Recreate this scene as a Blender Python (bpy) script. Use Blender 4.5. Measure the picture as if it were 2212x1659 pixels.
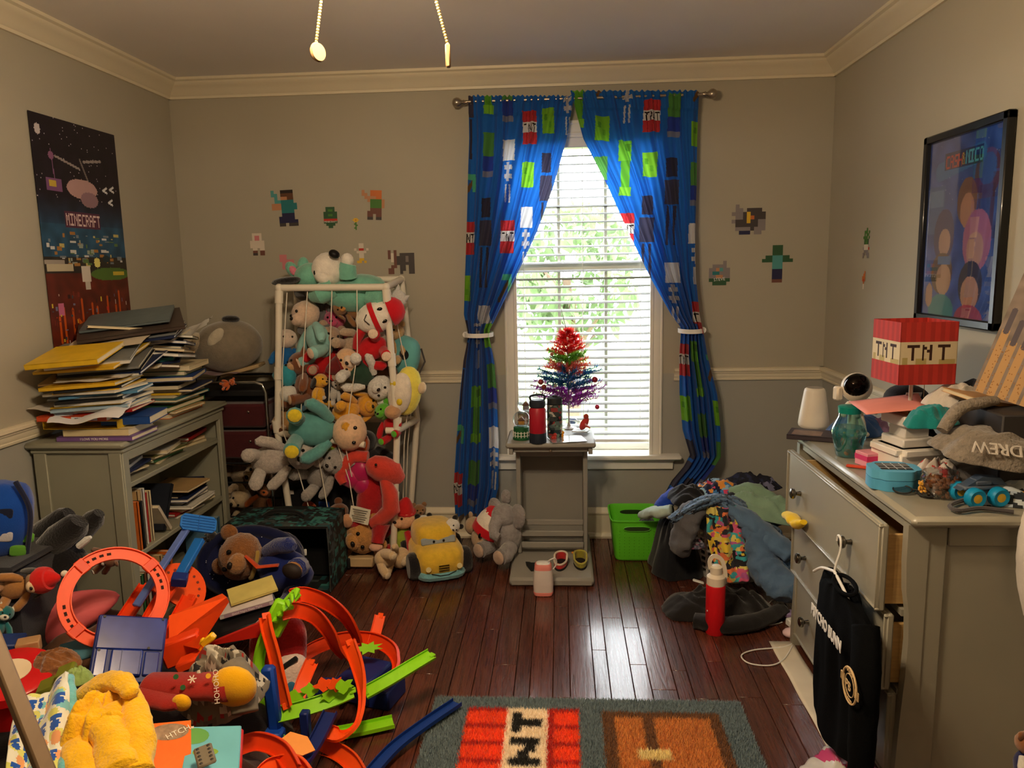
import bpy, bmesh, math, random
import numpy as np
from mathutils import Vector, Matrix, Euler, noise
scn = bpy.context.scene
col = scn.collection
for o in list(bpy.data.objects): bpy.data.objects.remove(o)
PI = math.pi
# ------------------------------------------------------------------ camera
W, H, F = 2212, 1659, 1648.5
YAW, PIT, ROL, HC = 0.0655, 0.1534, -0.0198, 1.4742
D, XL, XR, ZC = 4.022, -2.019, 1.357, 2.45
_fw = Vector((-math.sin(YAW)*math.cos(PIT), math.cos(YAW)*math.cos(PIT), -math.sin(PIT)))
_r0 = Vector((math.cos(YAW), math.sin(YAW), 0)); _u0 = _r0.cross(_fw)
_r = math.cos(ROL)*_r0 + math.sin(ROL)*_u0; _u = -math.sin(ROL)*_r0 + math.cos(ROL)*_u0
cam = bpy.data.cameras.new('camera'); camo = bpy.data.objects.new('camera', cam); col.objects.link(camo)
cam.sensor_width = 36; cam.lens = F/W*36; cam.clip_start = .05
camo.matrix_world = Matrix(((_r.x,_u.x,-_fw.x,0),(_r.y,_u.y,-_fw.y,0),(_r.z,_u.z,-_fw.z,HC),(0,0,0,1)))
scn.camera = camo
def P(px, py, **k):
    """point of the room seen at a pixel of the photograph, at a known depth (x=, y= or z=)"""
    d = _fw + (px-W/2)/F*_r - (py-H/2)/F*_u
    (a, v), = k.items(); i = 'xyz'.index(a); o = (0, 0, HC)
    return Vector(o) + d*((v-o[i])/d[i])
# ------------------------------------------------------------------ light
scn.view_settings.view_transform = 'Standard'; scn.view_settings.look = 'None'
scn.view_settings.exposure = 0.68; scn.view_settings.gamma = 1.0
scn.view_settings.use_curve_mapping = False
_c = scn.cycles; _c.max_bounces = 7; _c.diffuse_bounces = 4; _c.glossy_bounces = 3; _c.transmission_bounces = 4; _c.transparent_max_bounces = 8; _c.caustics_reflective = False; _c.caustics_refractive = False; _c.adaptive_threshold = .04
SKY, LAMP = 14.0, 78.0
wd = bpy.data.worlds.new('sky'); scn.world = wd; wd.use_nodes = True
_n = wd.node_tree.nodes; _n['Background'].inputs[0].default_value = (0.93, 0.97, 1.0, 1); _n['Background'].inputs[1].default_value = SKY
def light(name, kind, loc, energy, rgb, size=.1, rot=(0,0,0), **k):
    l = bpy.data.lights.new(name, kind); l.energy = energy; l.color = rgb
    if kind == 'POINT': l.shadow_soft_size = size
    if kind == 'AREA': l.shape = 'RECTANGLE'; l.size, l.size_y = size
    o = bpy.data.objects.new(name, l); col.objects.link(o); o.location = loc; o.rotation_euler = rot
    for a, v in k.items():
        t = l.cycles if a == 'is_portal' else l
        setattr(t, a, v)
    return o
light('window_portal', 'AREA', (.117, D+.16, 1.31), 1, (1,1,1), (.86, 1.66), (-PI/2,0,0), is_portal=True)
# ------------------------------------------------------------------ materials
def lin(c):
    return tuple(((x/255)/12.92 if x/255 <= .04045 else ((x/255+.055)/1.055)**2.4) for x in c[:3])
MC = {}
def mat(rgb, rough=.6, metal=0, bump=0, bs=120, var=.08, vs=9, sheen=0, spec=.4, coat=0, trans=0, alpha=1, emit=0, ior=1.45, transl=0, colattr=False, rnd=0, stretch=None):
    key = repr((rgb, rough, metal, bump, bs, var, vs, sheen, spec, coat, trans, alpha, emit, ior, transl, colattr, rnd, stretch))
    if key in MC: return MC[key]
    m = bpy.data.materials.new('material'); m.use_nodes = True; MC[key] = m
    nt = m.node_tree; N = nt.nodes; L = nt.links; b = N['Principled BSDF']
    c = lin(rgb)+(1,)
    b.inputs['Base Color'].default_value = c; b.inputs['Roughness'].default_value = rough; b.inputs['Metallic'].default_value = metal
    b.inputs['Specular IOR Level'].default_value = spec; b.inputs['IOR'].default_value = ior
    b.inputs['Sheen Weight'].default_value = sheen; b.inputs['Coat Weight'].default_value = coat; b.inputs['Coat Roughness'].default_value = .1
    b.inputs['Transmission Weight'].default_value = trans; b.inputs['Alpha'].default_value = alpha
    if emit: b.inputs['Emission Color'].default_value = c; b.inputs['Emission Strength'].default_value = emit
    tc = N.new('ShaderNodeTexCoord'); co = tc.outputs['Object']
    if stretch:
        mp = N.new('ShaderNodeMapping'); mp.inputs['Scale'].default_value = stretch; L.new(co, mp.inputs[0]); co = mp.outputs[0]
    src = None
    if colattr:
        at = N.new('ShaderNodeAttribute'); at.attribute_name = 'Col'; src = at.outputs['Color']
    if var or rnd:
        hs = N.new('ShaderNodeHueSaturation')
        if src: L.new(src, hs.inputs['Color'])
        else: hs.inputs['Color'].default_value = c
        nz = N.new('ShaderNodeTexNoise'); nz.inputs['Scale'].default_value = vs; nz.inputs['Detail'].default_value = 2
        L.new(co, nz.inputs[0])
        mr = N.new('ShaderNodeMapRange'); mr.inputs[1].default_value = .25; mr.inputs[2].default_value = .75
        mr.inputs[3].default_value = 1-var; mr.inputs[4].default_value = 1+var; L.new(nz.outputs[0], mr.inputs[0])
        v = mr.outputs[0]
        if rnd:
            oi = N.new('ShaderNodeObjectInfo'); m2 = N.new('ShaderNodeMapRange'); m2.inputs[3].default_value = 1-rnd; m2.inputs[4].default_value = 1+rnd
            L.new(oi.outputs['Random'], m2.inputs[0]); mm = N.new('ShaderNodeMath'); mm.operation = 'MULTIPLY'
            L.new(v, mm.inputs[0]); L.new(m2.outputs[0], mm.inputs[1]); v = mm.outputs[0]
        L.new(v, hs.inputs['Value']); src = hs.outputs[0]
    if src: L.new(src, b.inputs['Base Color'])
    if bump:
        n2 = N.new('ShaderNodeTexNoise'); n2.inputs['Scale'].default_value = bs; n2.inputs['Detail'].default_value = 2
        L.new(co, n2.inputs[0]); bp = N.new('ShaderNodeBump'); bp.inputs['Strength'].default_value = bump; bp.inputs['Distance'].default_value = .006
        L.new(n2.outputs[0], bp.inputs['Height']); L.new(bp.outputs[0], b.inputs['Normal'])
    if transl:
        tl = N.new('ShaderNodeBsdfTranslucent'); mx = N.new('ShaderNodeMixShader'); mx.inputs[0].default_value = transl
        if src: L.new(src, tl.inputs[0])
        else: tl.inputs[0].default_value = c
        out = N['Material Output']; L.new(b.outputs[0], mx.inputs[1]); L.new(tl.outputs[0], mx.inputs[2]); L.new(mx.outputs[0], out.inputs[0])
    return m
def plushm(rgb, fluffy=0): return mat(rgb, .95, bump=.5+.5*fluffy, bs=150-70*fluffy, var=.12+.08*fluffy, vs=30, sheen=.5, spec=.1)
def cloth(rgb, var=.1): return mat(rgb, .9, bump=.25, bs=300, var=var, vs=14, sheen=.25, spec=.15)
def plastic(rgb, rough=.42): return mat(rgb, rough, var=.03, vs=20, spec=.3)
def paint(rough=.7, **k): return mat((128,128,128), rough, var=k.pop('var', .04), colattr=True, **k)
# ------------------------------------------------------------------ mesh helper
def rotm(e): return Euler(e).to_matrix().to_4x4()
def T(loc=(0,0,0), rot=(0,0,0), s=1):
    if not hasattr(s, '__len__'): s = (s,s,s)
    return Matrix.Translation(loc) @ rotm(rot) @ Matrix.Diagonal((*s, 1))
class M:
    def __init__(self): self.v = []; self.f = []; self.mi = []; self.c = []
    def add(self, v, f, mi=0, X=None, c=None):
        o = len(self.v)
        if X is not None: v = [tuple(X @ Vector(p)) for p in v]
        self.v += [tuple(p) for p in v]; self.f += [tuple(i+o for i in q) for q in f]
        self.mi += [mi]*len(f)
        self.c += (list(c) if c is not None and len(f) and hasattr(c[0], '__len__') else [c or (0,0,0)]*len(f))
        return self
    def box(self, c, s, bev=0, rot=(0,0,0), mi=0, X=None, taper=1):
        x, y, z = s[0]/2, s[1]/2, s[2]/2
        if bev <= 0:
            v = [(-x,-y,-z),(x,-y,-z),(x,y,-z),(-x,y,-z),(-x*taper,-y*taper,z),(x*taper,-y*taper,z),(x*taper,y*taper,z),(-x*taper,y*taper,z)]
            f = [(0,3,2,1),(4,5,6,7),(0,1,5,4),(1,2,6,5),(2,3,7,6),(3,0,4,7)]
        else:
            b = min(bev, x*.98, y*.98, z*.98); v = []
            for sx in (-1,1):
                for sy in (-1,1):
                    for sz in (-1,1):
                        v += [(sx*x,sy*(y-b),sz*(z-b)),(sx*(x-b),sy*y,sz*(z-b)),(sx*(x-b),sy*(y-b),sz*z)]
            I = lambda a,b_,c_,k: ((a>0)*4+(b_>0)*2+(c_>0))*3+k
            f = []
            for s_ in (-1,1):
                f.append([I(s_,-1,-1,0),I(s_,1,-1,0),I(s_,1,1,0),I(s_,-1,1,0)][::s_])
                f.append([I(-1,s_,-1,1),I(1,s_,-1,1),I(1,s_,1,1),I(-1,s_,1,1)][::-s_])
                f.append([I(-1,-1,s_,2),I(1,-1,s_,2),I(1,1,s_,2),I(-1,1,s_,2)][::s_])
                for t in (-1,1):
                    f.append([I(s_,t,-1,0),I(s_,t,1,0),I(s_,t,1,1),I(s_,t,-1,1)][::s_*t*1])
                    f.append([I(s_,-1,t,0),I(s_,1,t,0),I(s_,1,t,2),I(s_,-1,t,2)][::-s_*t])
                    f.append([I(-1,s_,t,1),I(1,s_,t,1),I(1,s_,t,2),I(-1,s_,t,2)][::s_*t])
                    for w in (-1,1):
                        f.append([I(s_,t,w,0),I(s_,t,w,1),I(s_,t,w,2)][::s_*t*w])
        return self.add(v, f, mi, (X or Matrix()) @ T(c, rot))
    def tube(self, pts, r, n=8, closed=False, mi=0, flat=1, up=None, X=None, caps=True):
        pts = [Vector(p) for p in pts]; k = len(pts)
        rs = r if hasattr(r, '__len__') else [r]*k
        v = []; f = []; a = None
        for i, p in enumerate(pts):
            if closed: t = pts[(i+1)%k]-pts[i-1]
            else: t = pts[min(i+1,k-1)]-pts[max(i-1,0)]
            t = t.normalized() if t.length > 1e-9 else Vector((0,0,1))
            if up is not None: a = Vector(up)
            elif a is None: a = Vector((0,0,1)) if abs(t.z) < .9 else Vector((1,0,0))
            a = (a - t*a.dot(t)); a = a.normalized() if a.length > 1e-6 else t.orthogonal().normalized()
            b = t.cross(a)
            for j in range(n):
                w = 2*PI*j/n; v.append(p + (b*math.cos(w) + a*math.sin(w)*flat)*rs[i])
        for i in range(k if closed else k-1):
            i2 = (i+1) % k
            for j in range(n):
                j2 = (j+1) % n; f.append((i*n+j, i*n+j2, i2*n+j2, i2*n+j))
        if caps and not closed:
            f.append(tuple(range(n))[::-1]); f.append(tuple((k-1)*n+j for j in range(n)))
        return self.add(v, f, mi, X)
    def lathe(self, prof, n=20, c=(0,0,0), mi=0, X=None, sq=1):
        v = []; f = []
        for r, z in prof:
            for j in range(n):
                w = 2*PI*j/n; v.append((c[0]+r*math.cos(w), c[1]+r*math.sin(w)*sq, c[2]+z))
        k = len(prof)
        for i in range(k-1):
            for j in range(n): j2 = (j+1)%n; f.append((i*n+j, i*n+j2, (i+1)*n+j2, (i+1)*n+j))
        if prof[0][0] > 1e-6: f.append(tuple(range(n))[::-1])
        if prof[-1][0] > 1e-6: f.append(tuple((k-1)*n+j for j in range(n)))
        return self.add(v, f, mi, X)
    def ell(self, c, r, rot=(0,0,0), nu=16, nv=10, e=1, mi=0, X=None, nz=0, nf=6, seed=0):
        if not hasattr(r, '__len__'): r = (r,r,r)
        sp = lambda x: math.copysign(abs(x)**e, x)
        v = [(0,0,-1)]; 
        for i in range(1, nv):
            ph = -PI/2+PI*i/nv
            for j in range(nu):
                th = 2*PI*j/nu; v.append((sp(math.cos(ph))*sp(math.cos(th)), sp(math.cos(ph))*sp(math.sin(th)), sp(math.sin(ph))))
        v.append((0,0,1)); f = []
        for j in range(nu): f.append((0, 1+(j+1)%nu, 1+j))
        for i in range(nv-2):
            for j in range(nu): a = 1+i*nu; f.append((a+j, a+(j+1)%nu, a+nu+(j+1)%nu, a+nu+j))
        a = 1+(nv-2)*nu
        for j in range(nu): f.append((a+j, a+(j+1)%nu, len(v)-1))
        if nz:
            o = Vector((seed*3.7, seed*1.3, seed*.7)); v = [tuple(Vector(p)*(1+nz*noise.noise(Vector(p)*nf*.5+o))) for p in v]
        v = [(p[0]*r[0], p[1]*r[1], p[2]*r[2]) for p in v]
        return self.add(v, f, mi, (X or Matrix()) @ T(c, rot))
    def grid(self, fn, nu, nv, mi=0, X=None, c=None, wrap=False):
        v = [fn(i/nu, j/nv) for j in range(nv+1) for i in range(nu+1)]
        f = [(j*(nu+1)+i, j*(nu+1)+i+1, (j+1)*(nu+1)+i+1, (j+1)*(nu+1)+i) for j in range(nv) for i in range(nu)]
        return self.add(v, f, mi, X, c)
    def prism(self, poly, h, X=None, mi=0, z0=0):
        n = len(poly); v = [(x,y,z0) for x,y in poly]+[(x,y,z0+h) for x,y in poly]
        f = [tuple(range(n))[::-1], tuple(range(n,2*n))]+[(i,(i+1)%n,n+(i+1)%n,n+i) for i in range(n)]
        return self.add(v, f, mi, X)
    def sweep(self, sec, path, closed=False, up=(0,0,1), mi=0, X=None, ups=None):
        pts = [Vector(p) for p in path]; k = len(pts); n = len(sec); v = []; f = []
        for i, p in enumerate(pts):
            t = (pts[(i+1)%k]-pts[i-1]) if closed else pts[min(i+1,k-1)]-pts[max(i-1,0)]
            t.normalize(); a = Vector(ups[i] if ups else up); a = (a-t*a.dot(t)); a = a.normalized() if a.length > 1e-6 else t.orthogonal().normalized()
            b = t.cross(a)
            for x, y in sec: v.append(p + b*x + a*y)
        for i in range(k if closed else k-1):
            i2 = (i+1)%k
            for j in range(n): j2 = (j+1)%n; f.append((i*n+j, i*n+j2, i2*n+j2, i2*n+j))
        if not closed: f.append(tuple(range(n))[::-1]); f.append(tuple((k-1)*n+j for j in range(n)))
        return self.add(v, f, mi, X)
    def build(self, name, m, parent=None, smooth=40, loc=None, rot=None, kind=None, label=None, rc=True):
        me = bpy.data.meshes.new(name); me.from_pydata([tuple(p) for p in self.v], [], self.f)
        for x in (m if isinstance(m, (list, tuple)) else [m]): me.materials.append(x)
        if any(self.mi): me.polygons.foreach_set('material_index', self.mi)
        if any(any(c) for c in self.c):
            a = me.attributes.new('Col', 'FLOAT_COLOR', 'FACE')
            a.data.foreach_set('color', np.array([(*c[:3], 1) for c in self.c], dtype=np.float32).ravel())
        if smooth:
            me.polygons.foreach_set('use_smooth', [True]*len(me.polygons))
            if smooth < 180: me.set_sharp_from_angle(angle=math.radians(smooth))
        if len(self.f) < 30000 and rc:
            bm = bmesh.new(); bm.from_mesh(me); bmesh.ops.recalc_face_normals(bm, faces=bm.faces); bm.to_mesh(me); bm.free()
            if smooth and smooth < 180: me.set_sharp_from_angle(angle=math.radians(smooth))
        me.update()
        o = bpy.data.objects.new(name, me); col.objects.link(o)
        if parent: o.parent = parent
        if loc is not None: o.location = loc
        if rot is not None: o.rotation_euler = rot
        if kind: o['kind'] = kind
        if label: o['label'] = label
        return o
def tag(o, label, cat, group=None, kind=None):
    o['label'] = label; o['category'] = cat
    if group: o['group'] = group
    if kind: o['kind'] = kind
    return o
def thing(name, label, cat, loc=(0,0,0), rot=(0,0,0), group=None, s=1):
    o = bpy.data.objects.new(name, None); col.objects.link(o); o.location = loc; o.rotation_euler = rot; o.empty_display_size = .05
    o.scale = (s,s,s)
    return tag(o, label, cat, group)
def copy_tree(o, parent=None):
    c = o.copy(); col.objects.link(c)
    if parent: c.parent = parent
    for ch in o.children: copy_tree(ch, c)
    return c
def text(name, body, size, m, parent=None, loc=(0,0,0), rot=(0,0,0), align='CENTER', ext=.0006, scale=(1,1,1), bold=0, sp=1):
    cu = bpy.data.curves.new(name, 'FONT'); cu.body = body; cu.size = size; cu.align_x = align; cu.align_y = 'CENTER'; cu.extrude = ext; cu.offset = bold
    cu.space_character = sp; cu.resolution_u = 3; cu.materials.append(m)
    o = bpy.data.objects.new(name, cu); col.objects.link(o); o.parent = parent; o.location = loc; o.rotation_euler = rot; o.scale = scale
    return o
def struct(name, mb, m, parent=None, smooth=40, label=None):
    o = mb.build(name, m, parent, smooth)
    if parent is None: o['kind'] = 'structure'
    if label: o['label'] = label
    return o
# ---- little painter for printed things: canvas[row from top][column] in sRGB
PF = {'A':'01110 10001 10001 11111 10001 10001 10001','C':'01111 10000 10000 10000 10000 10000 01111','E':'11111 10000 10000 11110 10000 10000 11111','F':'11111 10000 10000 11110 10000 10000 10000',
'I':'11111 00100 00100 00100 00100 00100 11111','M':'10001 11011 10101 10101 10001 10001 10001','N':'10001 11001 10101 10011 10001 10001 10001','R':'11110 10001 10001 11110 10100 10010 10001','T':'11111 00100 00100 00100 00100 00100 00100',
'S':'01111 10000 10000 01110 00001 00001 11110','H':'10001 10001 10001 11111 10001 10001 10001','O':'01110 10001 10001 10001 10001 10001 01110','V':'10001 10001 10001 10001 01010 01010 00100','&':'01100 10010 01100 01101 10010 10010 01101','D':'11110 10001 10001 10001 10001 10001 11110','W':'10001 10001 10001 10101 10101 11011 10001',' ':'00000 '*7}
def cv(h, w, c): return np.ones((h, w, 3))*np.array(c, float)
def rect(a, x0, y0, x1, y1, c): a[max(0,int(y0)):max(0,int(y1)), max(0,int(x0)):max(0,int(x1))] = c
def disc(a, x, y, rx, ry, c):
    h, w = a.shape[:2]; Y, X = np.mgrid[0:h, 0:w]; a[((X-x)/rx)**2+((Y-y)/ry)**2 <= 1] = c
def line(a, x0, y0, x1, y1, t, c):
    h, w = a.shape[:2]; Y, X = np.mgrid[0:h, 0:w]; dx, dy = x1-x0, y1-y0; L2 = dx*dx+dy*dy+1e-9
    q = np.clip(((X-x0)*dx+(Y-y0)*dy)/L2, 0, 1); a[np.hypot(X-x0-q*dx, Y-y0-q*dy) <= t] = c
def write(a, s, x, y, px, c, py=None):
    py = py or px
    for ch in s:
        g = PF[ch].split()
        for j, row in enumerate(g):
            for i, b in enumerate(row):
                if b == '1': rect(a, round(x+i*px), round(y+j*py), round(x+(i+1)*px), round(y+(j+1)*py), c)
        x += 6*px
def srgb2lin(a):
    a = np.asarray(a)/255.; return np.where(a <= .04045, a/12.92, ((a+.055)/1.055)**2.4)
def fcols(a): return [tuple(c) for c in srgb2lin(a[::-1]).reshape(-1, 3)]   # faces of a grid whose v runs upwards
# ================================================================== the room
m_wall = mat((172,166,150), .75, bump=.06, bs=260, var=.02, vs=3, spec=.25)
m_wall2 = mat((162,161,154), .75, bump=.06, bs=260, var=.02, vs=3, spec=.25)
m_ceil = mat((234,230,226), .85, bump=.05, bs=200, var=.02, vs=3, spec=.2)
m_trim = mat((222,212,188), .4, var=.02, vs=5, spec=.45)
YF = -1.3; WX0, WX1, WZ0, WZ1 = -.295, .529, .456, 2.125
RZ = .90
mb = M()
for (z0, z1, mi) in ((0, WZ0, 1), (WZ1, ZC, 0)): mb.box(((XL+XR)/2, D+.08, (z0+z1)/2), (XR-XL+.4, .16, z1-z0), mi=mi)
for (x0, x1) in ((XL-.2, WX0), (WX1, XR+.2)):
    for z0, z1, mi in ((WZ0, RZ, 1), (RZ, WZ1, 0)): mb.box(((x0+x1)/2, D+.08, (z0+z1)/2), (x1-x0, .16, z1-z0), mi=mi)
wall_back = struct('wall_back', mb, [m_wall, m_wall2], smooth=0)
for nm, x, sg in (('wall_left', XL-.08, -1), ('wall_right', XR+.08, 1)):
    mb = M()
    for z0, z1, mi in ((0, RZ, 1), (RZ, ZC, 0)): mb.box((x, (YF+D)/2, (z0+z1)/2), (.16, D-YF, z1-z0), mi=mi)
    struct(nm, mb, [m_wall, m_wall2], smooth=0)
mb = M()
for z0, z1, mi in ((0, RZ, 1), (RZ, ZC, 0)): mb.box(((XL+XR)/2, YF-.08, (z0+z1)/2), (XR-XL+.4, .16, z1-z0), mi=mi)
struct('wall_front', mb, [m_wall, m_wall2], smooth=0)
struct('ceiling', M().box(((XL+XR)/2, (YF+D)/2, ZC+.05), (XR-XL+.4, D-YF+.4, .1)), m_ceil, smooth=0)
# floor with single planks
def wood_mat():
    m = mat((84,42,30), .26, var=.0, rnd=.0, spec=.5, coat=.35)
    m = m.copy(); N = m.node_tree.nodes; L = m.node_tree.links; b = N['Principled BSDF']
    tc = N.new('ShaderNodeTexCoord'); oi = N.new('ShaderNodeObjectInfo')
    mp = N.new('ShaderNodeMapping'); mp.inputs['Scale'].default_value = (16, 1.1, 16); L.new(tc.outputs['Object'], mp.inputs[0])
    cb = N.new('ShaderNodeCombineXYZ'); ml = N.new('ShaderNodeMath'); ml.operation = 'MULTIPLY'; ml.inputs[1].default_value = 70; L.new(oi.outputs['Random'], ml.inputs[0]); L.new(ml.outputs[0], cb.inputs[0]); L.new(ml.outputs[0], cb.inputs[1])
    va = N.new('ShaderNodeVectorMath'); L.new(mp.outputs[0], va.inputs[0]); L.new(cb.outputs[0], va.inputs[1])
    n1 = N.new('ShaderNodeTexNoise'); n1.inputs['Scale'].default_value = 1.0; n1.inputs['Detail'].default_value = 3; n1.inputs['Distortion'].default_value = .6; L.new(va.outputs[0], n1.inputs[0])
    wv = N.new('ShaderNodeMath'); wv.operation = 'MULTIPLY'; wv.inputs[1].default_value = 17; L.new(n1.outputs[0], wv.inputs[0])
    fr = N.new('ShaderNodeMath'); fr.operation = 'PINGPONG'; fr.inputs[1].default_value = 1; L.new(wv.outputs[0], fr.inputs[0])
    mp2 = N.new('ShaderNodeMapping'); mp2.inputs['Scale'].default_value = (180, 5, 5); L.new(tc.outputs['Object'], mp2.inputs[0])
    n2 = N.new('ShaderNodeTexNoise'); n2.inputs['Scale'].default_value = 1; n2.inputs['Detail'].default_value = 3; L.new(mp2.outputs[0], n2.inputs[0])
    ad = N.new('ShaderNodeMath'); ad.operation = 'MULTIPLY_ADD'; ad.inputs[1].default_value = .55; L.new(fr.outputs[0], ad.inputs[0]); L.new(n2.outputs[0], ad.inputs[2])
    rp = N.new('ShaderNodeValToRGB'); e = rp.color_ramp.elements; e[0].position = .25; e[0].color = lin((62,32,25))+(1,); e[1].position = 1.05; e[1].color = lin((92,49,36))+(1,)
    L.new(ad.outputs[0], rp.inputs[0])
    hs = N.new('ShaderNodeHueSaturation'); mr = N.new('ShaderNodeMapRange'); mr.inputs[3].default_value = .74; mr.inputs[4].default_value = 1.25
    L.new(oi.outputs['Random'], mr.inputs[0]); L.new(mr.outputs[0], hs.inputs['Value']); L.new(rp.outputs[0], hs.inputs['Color']); L.new(hs.outputs[0], b.inputs['Base Color'])
    bp = N.new('ShaderNodeBump'); bp.inputs['Strength'].default_value = .12; bp.inputs['Distance'].default_value = .002; L.new(ad.outputs[0], bp.inputs['Height']); L.new(bp.outputs[0], b.inputs['Normal'])
    r2 = N.new('ShaderNodeMapRange'); r2.inputs[3].default_value = .2; r2.inputs[4].default_value = .36; L.new(n2.outputs[0], r2.inputs[0]); L.new(r2.outputs[0], b.inputs['Roughness'])
    return m
m_wood = wood_mat()
floor = struct('floor', M().box(((XL+XR)/2, (YF+D)/2, -.045), (XR-XL+.3, D-YF+.3, .07)), mat((14,7,5), .9), smooth=0)
rng = random.Random(4)
joints = {0:[2.975], 2:[3.047], 3:[2.96,2.668], 5:[2.629], 6:[2.446]}
widths = [.087,.054,.082,.0615]
xs = [.0205]; i = 0
while xs[-1] < XR: xs.append(xs[-1]+widths[i%4]); i += 1
n0 = 0; i = -1; left = [.0205]
while left[-1] > XL: left.append(left[-1]-widths[i%4]); i -= 1
n0 = len(left)-1; xs = left[::-1][:-1]+xs
for i in range(len(xs)-1):
    x0, x1 = max(xs[i], XL), min(xs[i+1], XR); k = i-n0
    js = sorted(joints.get(k, []))
    y = (js[0] if js else 1.5+rng.random()*1.2)
    lo = []; yy = y
    while yy > YF+.5: yy -= .6+rng.random()*.8; lo.append(yy)
    hi = []; yy = js[-1] if js else y
    while yy < D-.5: yy += .55+rng.random()*.8; hi.append(yy)
    ys = [YF] + [q for q in sorted(lo+(js or [y])+hi) if YF+.15 < q < D-.15] + [D]
    for a, b in zip(ys[:-1], ys[1:]):
        if a < -.2 and b < .3: continue
        w, l = x1-x0-.0019, b-a-.0019
        M().box((0,0,-.006), (w, l, .012), .0013).build('plank', m_wood, floor, loc=((x0+x1)/2, (a+b)/2, 0))
# trims
def trim(name, sec, path, label=None): return struct(name, M().sweep(sec, path), m_trim, smooth=30, label=label)
Zt = 2.36
def crown_sec(s): return [(0,0),(s*.012,0),(s*.014,.012),(s*.022,.018),(s*.03,.03),(s*.055,.052),(s*.07,.062),(s*.075,.072),(s*.088,.078),(s*.09,.092),(0,.092)]
for n, a, b in ((1, (XL,D), (XR,D)), (2, (XL,YF), (XL,D)), (3, (XR,D), (XR,YF)), (4, (XR,YF), (XL,YF))):
    trim('trim_%d' % n, crown_sec(1), [(a[0],a[1],Zt), (b[0],b[1],Zt)])
def rail_sec(h=.06): return [(0,0),(.01,0),(.012,.008),(.009,.012),(.013,.02),(.013,.034),(.018,.038),(.02,.046),(.028,.05),(.028,.062),(.02,.066),(0,.066)]
for n, a, b in ((5, (XL,D), (WX0-.066,D)), (6, (WX1+.062,D), (XR,D)), (7, (XL,YF), (XL,D)), (8, (XR,D), (XR,YF))):
    trim('trim_%d' % n, rail_sec(), [(a[0],a[1],.862), (b[0],b[1],.862)])
base_sec = [(0,0),(.028,0),(.03,.012),(.022,.028),(.014,.03),(.014,.128),(.018,.134),(.018,.142),(.012,.152),(.006,.166),(0,.168)]
for n, a, b in (('back', (XL,D), (XR,D)), ('left', (XL,YF), (XL,D)), ('right', (XR,D), (XR,YF))):
    struct('baseboard_'+n, M().sweep(base_sec, [(a[0],a[1],0), (b[0],b[1],0)]), m_trim, smooth=30)
# window
def glass_thin(tint=(255,255,255), refl=.08, rough=.02):
    m = bpy.data.materials.new('material'); m.use_nodes = True; N = m.node_tree.nodes; L = m.node_tree.links
    N.remove(N['Principled BSDF']); t = N.new('ShaderNodeBsdfTransparent'); t.inputs[0].default_value = lin(tint)+(1,)
    g = N.new('ShaderNodeBsdfGlossy'); g.inputs['Roughness'].default_value = rough; x = N.new('ShaderNodeMixShader')
    lw = N.new('ShaderNodeLayerWeight'); lw.inputs[0].default_value = .3; mp = N.new('ShaderNodeMapRange'); mp.inputs[3].default_value = refl; mp.inputs[4].default_value = .7
    L.new(lw.outputs['Facing'], mp.inputs[0]); L.new(mp.outputs[0], x.inputs[0]); L.new(t.outputs[0], x.inputs[1]); L.new(g.outputs[0], x.inputs[2]); L.new(x.outputs[0], N['Material Output'].inputs[0])
    return m
m_white = mat((232,230,222), .45, var=.02, spec=.4); m_glass = glass_thin()
win = M()
cw = .066
cas = lambda s: [(0,0),(0,.012),(s*.006,.016),(s*.012,.012),(s*.02,.016),(s*.046,.016),(s*.052,.022),(s*.066,.022),(s*.066,0)]
for s, x in ((-1, WX0), (1, WX1)):
    win.sweep([(q[0]*1, q[1]) for q in cas(-s)], [(x, D, WZ0), (x, D, WZ1+cw)], up=(0,-1,0))
win.sweep([(q[0], q[1]) for q in cas(-1)], [(WX0-cw, D, WZ1), (WX1+cw, D, WZ1)], up=(0,-1,0))
for s, x in ((1, WX0), (-1, WX1)): win.box((x+s*.006, D+.08, (WZ0+WZ1)/2), (.012, .16, WZ1-WZ0))
win.box(((WX0+WX1)/2, D+.08, WZ1-.006), (WX1-WX0, .16, .012))
win.box(((WX0+WX1)/2, D+.08, WZ0+.006), (WX1-WX0, .16, .012))
w1 = struct('window_1', win, m_white, smooth=30)
M().box((.117, D-.015, WZ0-.002), (1.03, .09, .026), .008).build('window_sill', m_white, w1)
M().box((.117, D-.008, WZ0-.045), (.95, .02, .055), .004).box((.117, D-.012, WZ0-.022), (.96, .028, .014), .004).build('apron', m_white, w1)
zm = 1.466
for nm, y, z0, z1 in (('lower_sash', D+.1, WZ0+.012, zm+.02), ('upper_sash', D+.13, zm-.02, WZ1-.012)):
    s = M(); h = z1-z0; w = WX1-WX0-.024; cx = (WX0+WX1)/2
    for x in (-1,1): s.box((cx+x*(w/2-.022), y, (z0+z1)/2), (.044, .03, h), .004)
    for z in (z0+.02, z1-.02): s.box((cx, y, z), (w, .03, .04), .004)
    for k in (-1,1): s.box((cx+k*w*.155, y, (z0+z1)/2), (.016, .018, h-.05))
    s.box((cx, y, (z0+z1)/2), (w-.05, .018, .016))
    so = s.build(nm, m_white, w1)
    for a in range(3):
        for b_ in range(2):
            M().box((cx+(a-1)*w*.3, y, z0+h*(.27+.46*b_)), (w*.29, .003, h*.42)).build('pane', m_glass, so)
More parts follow.
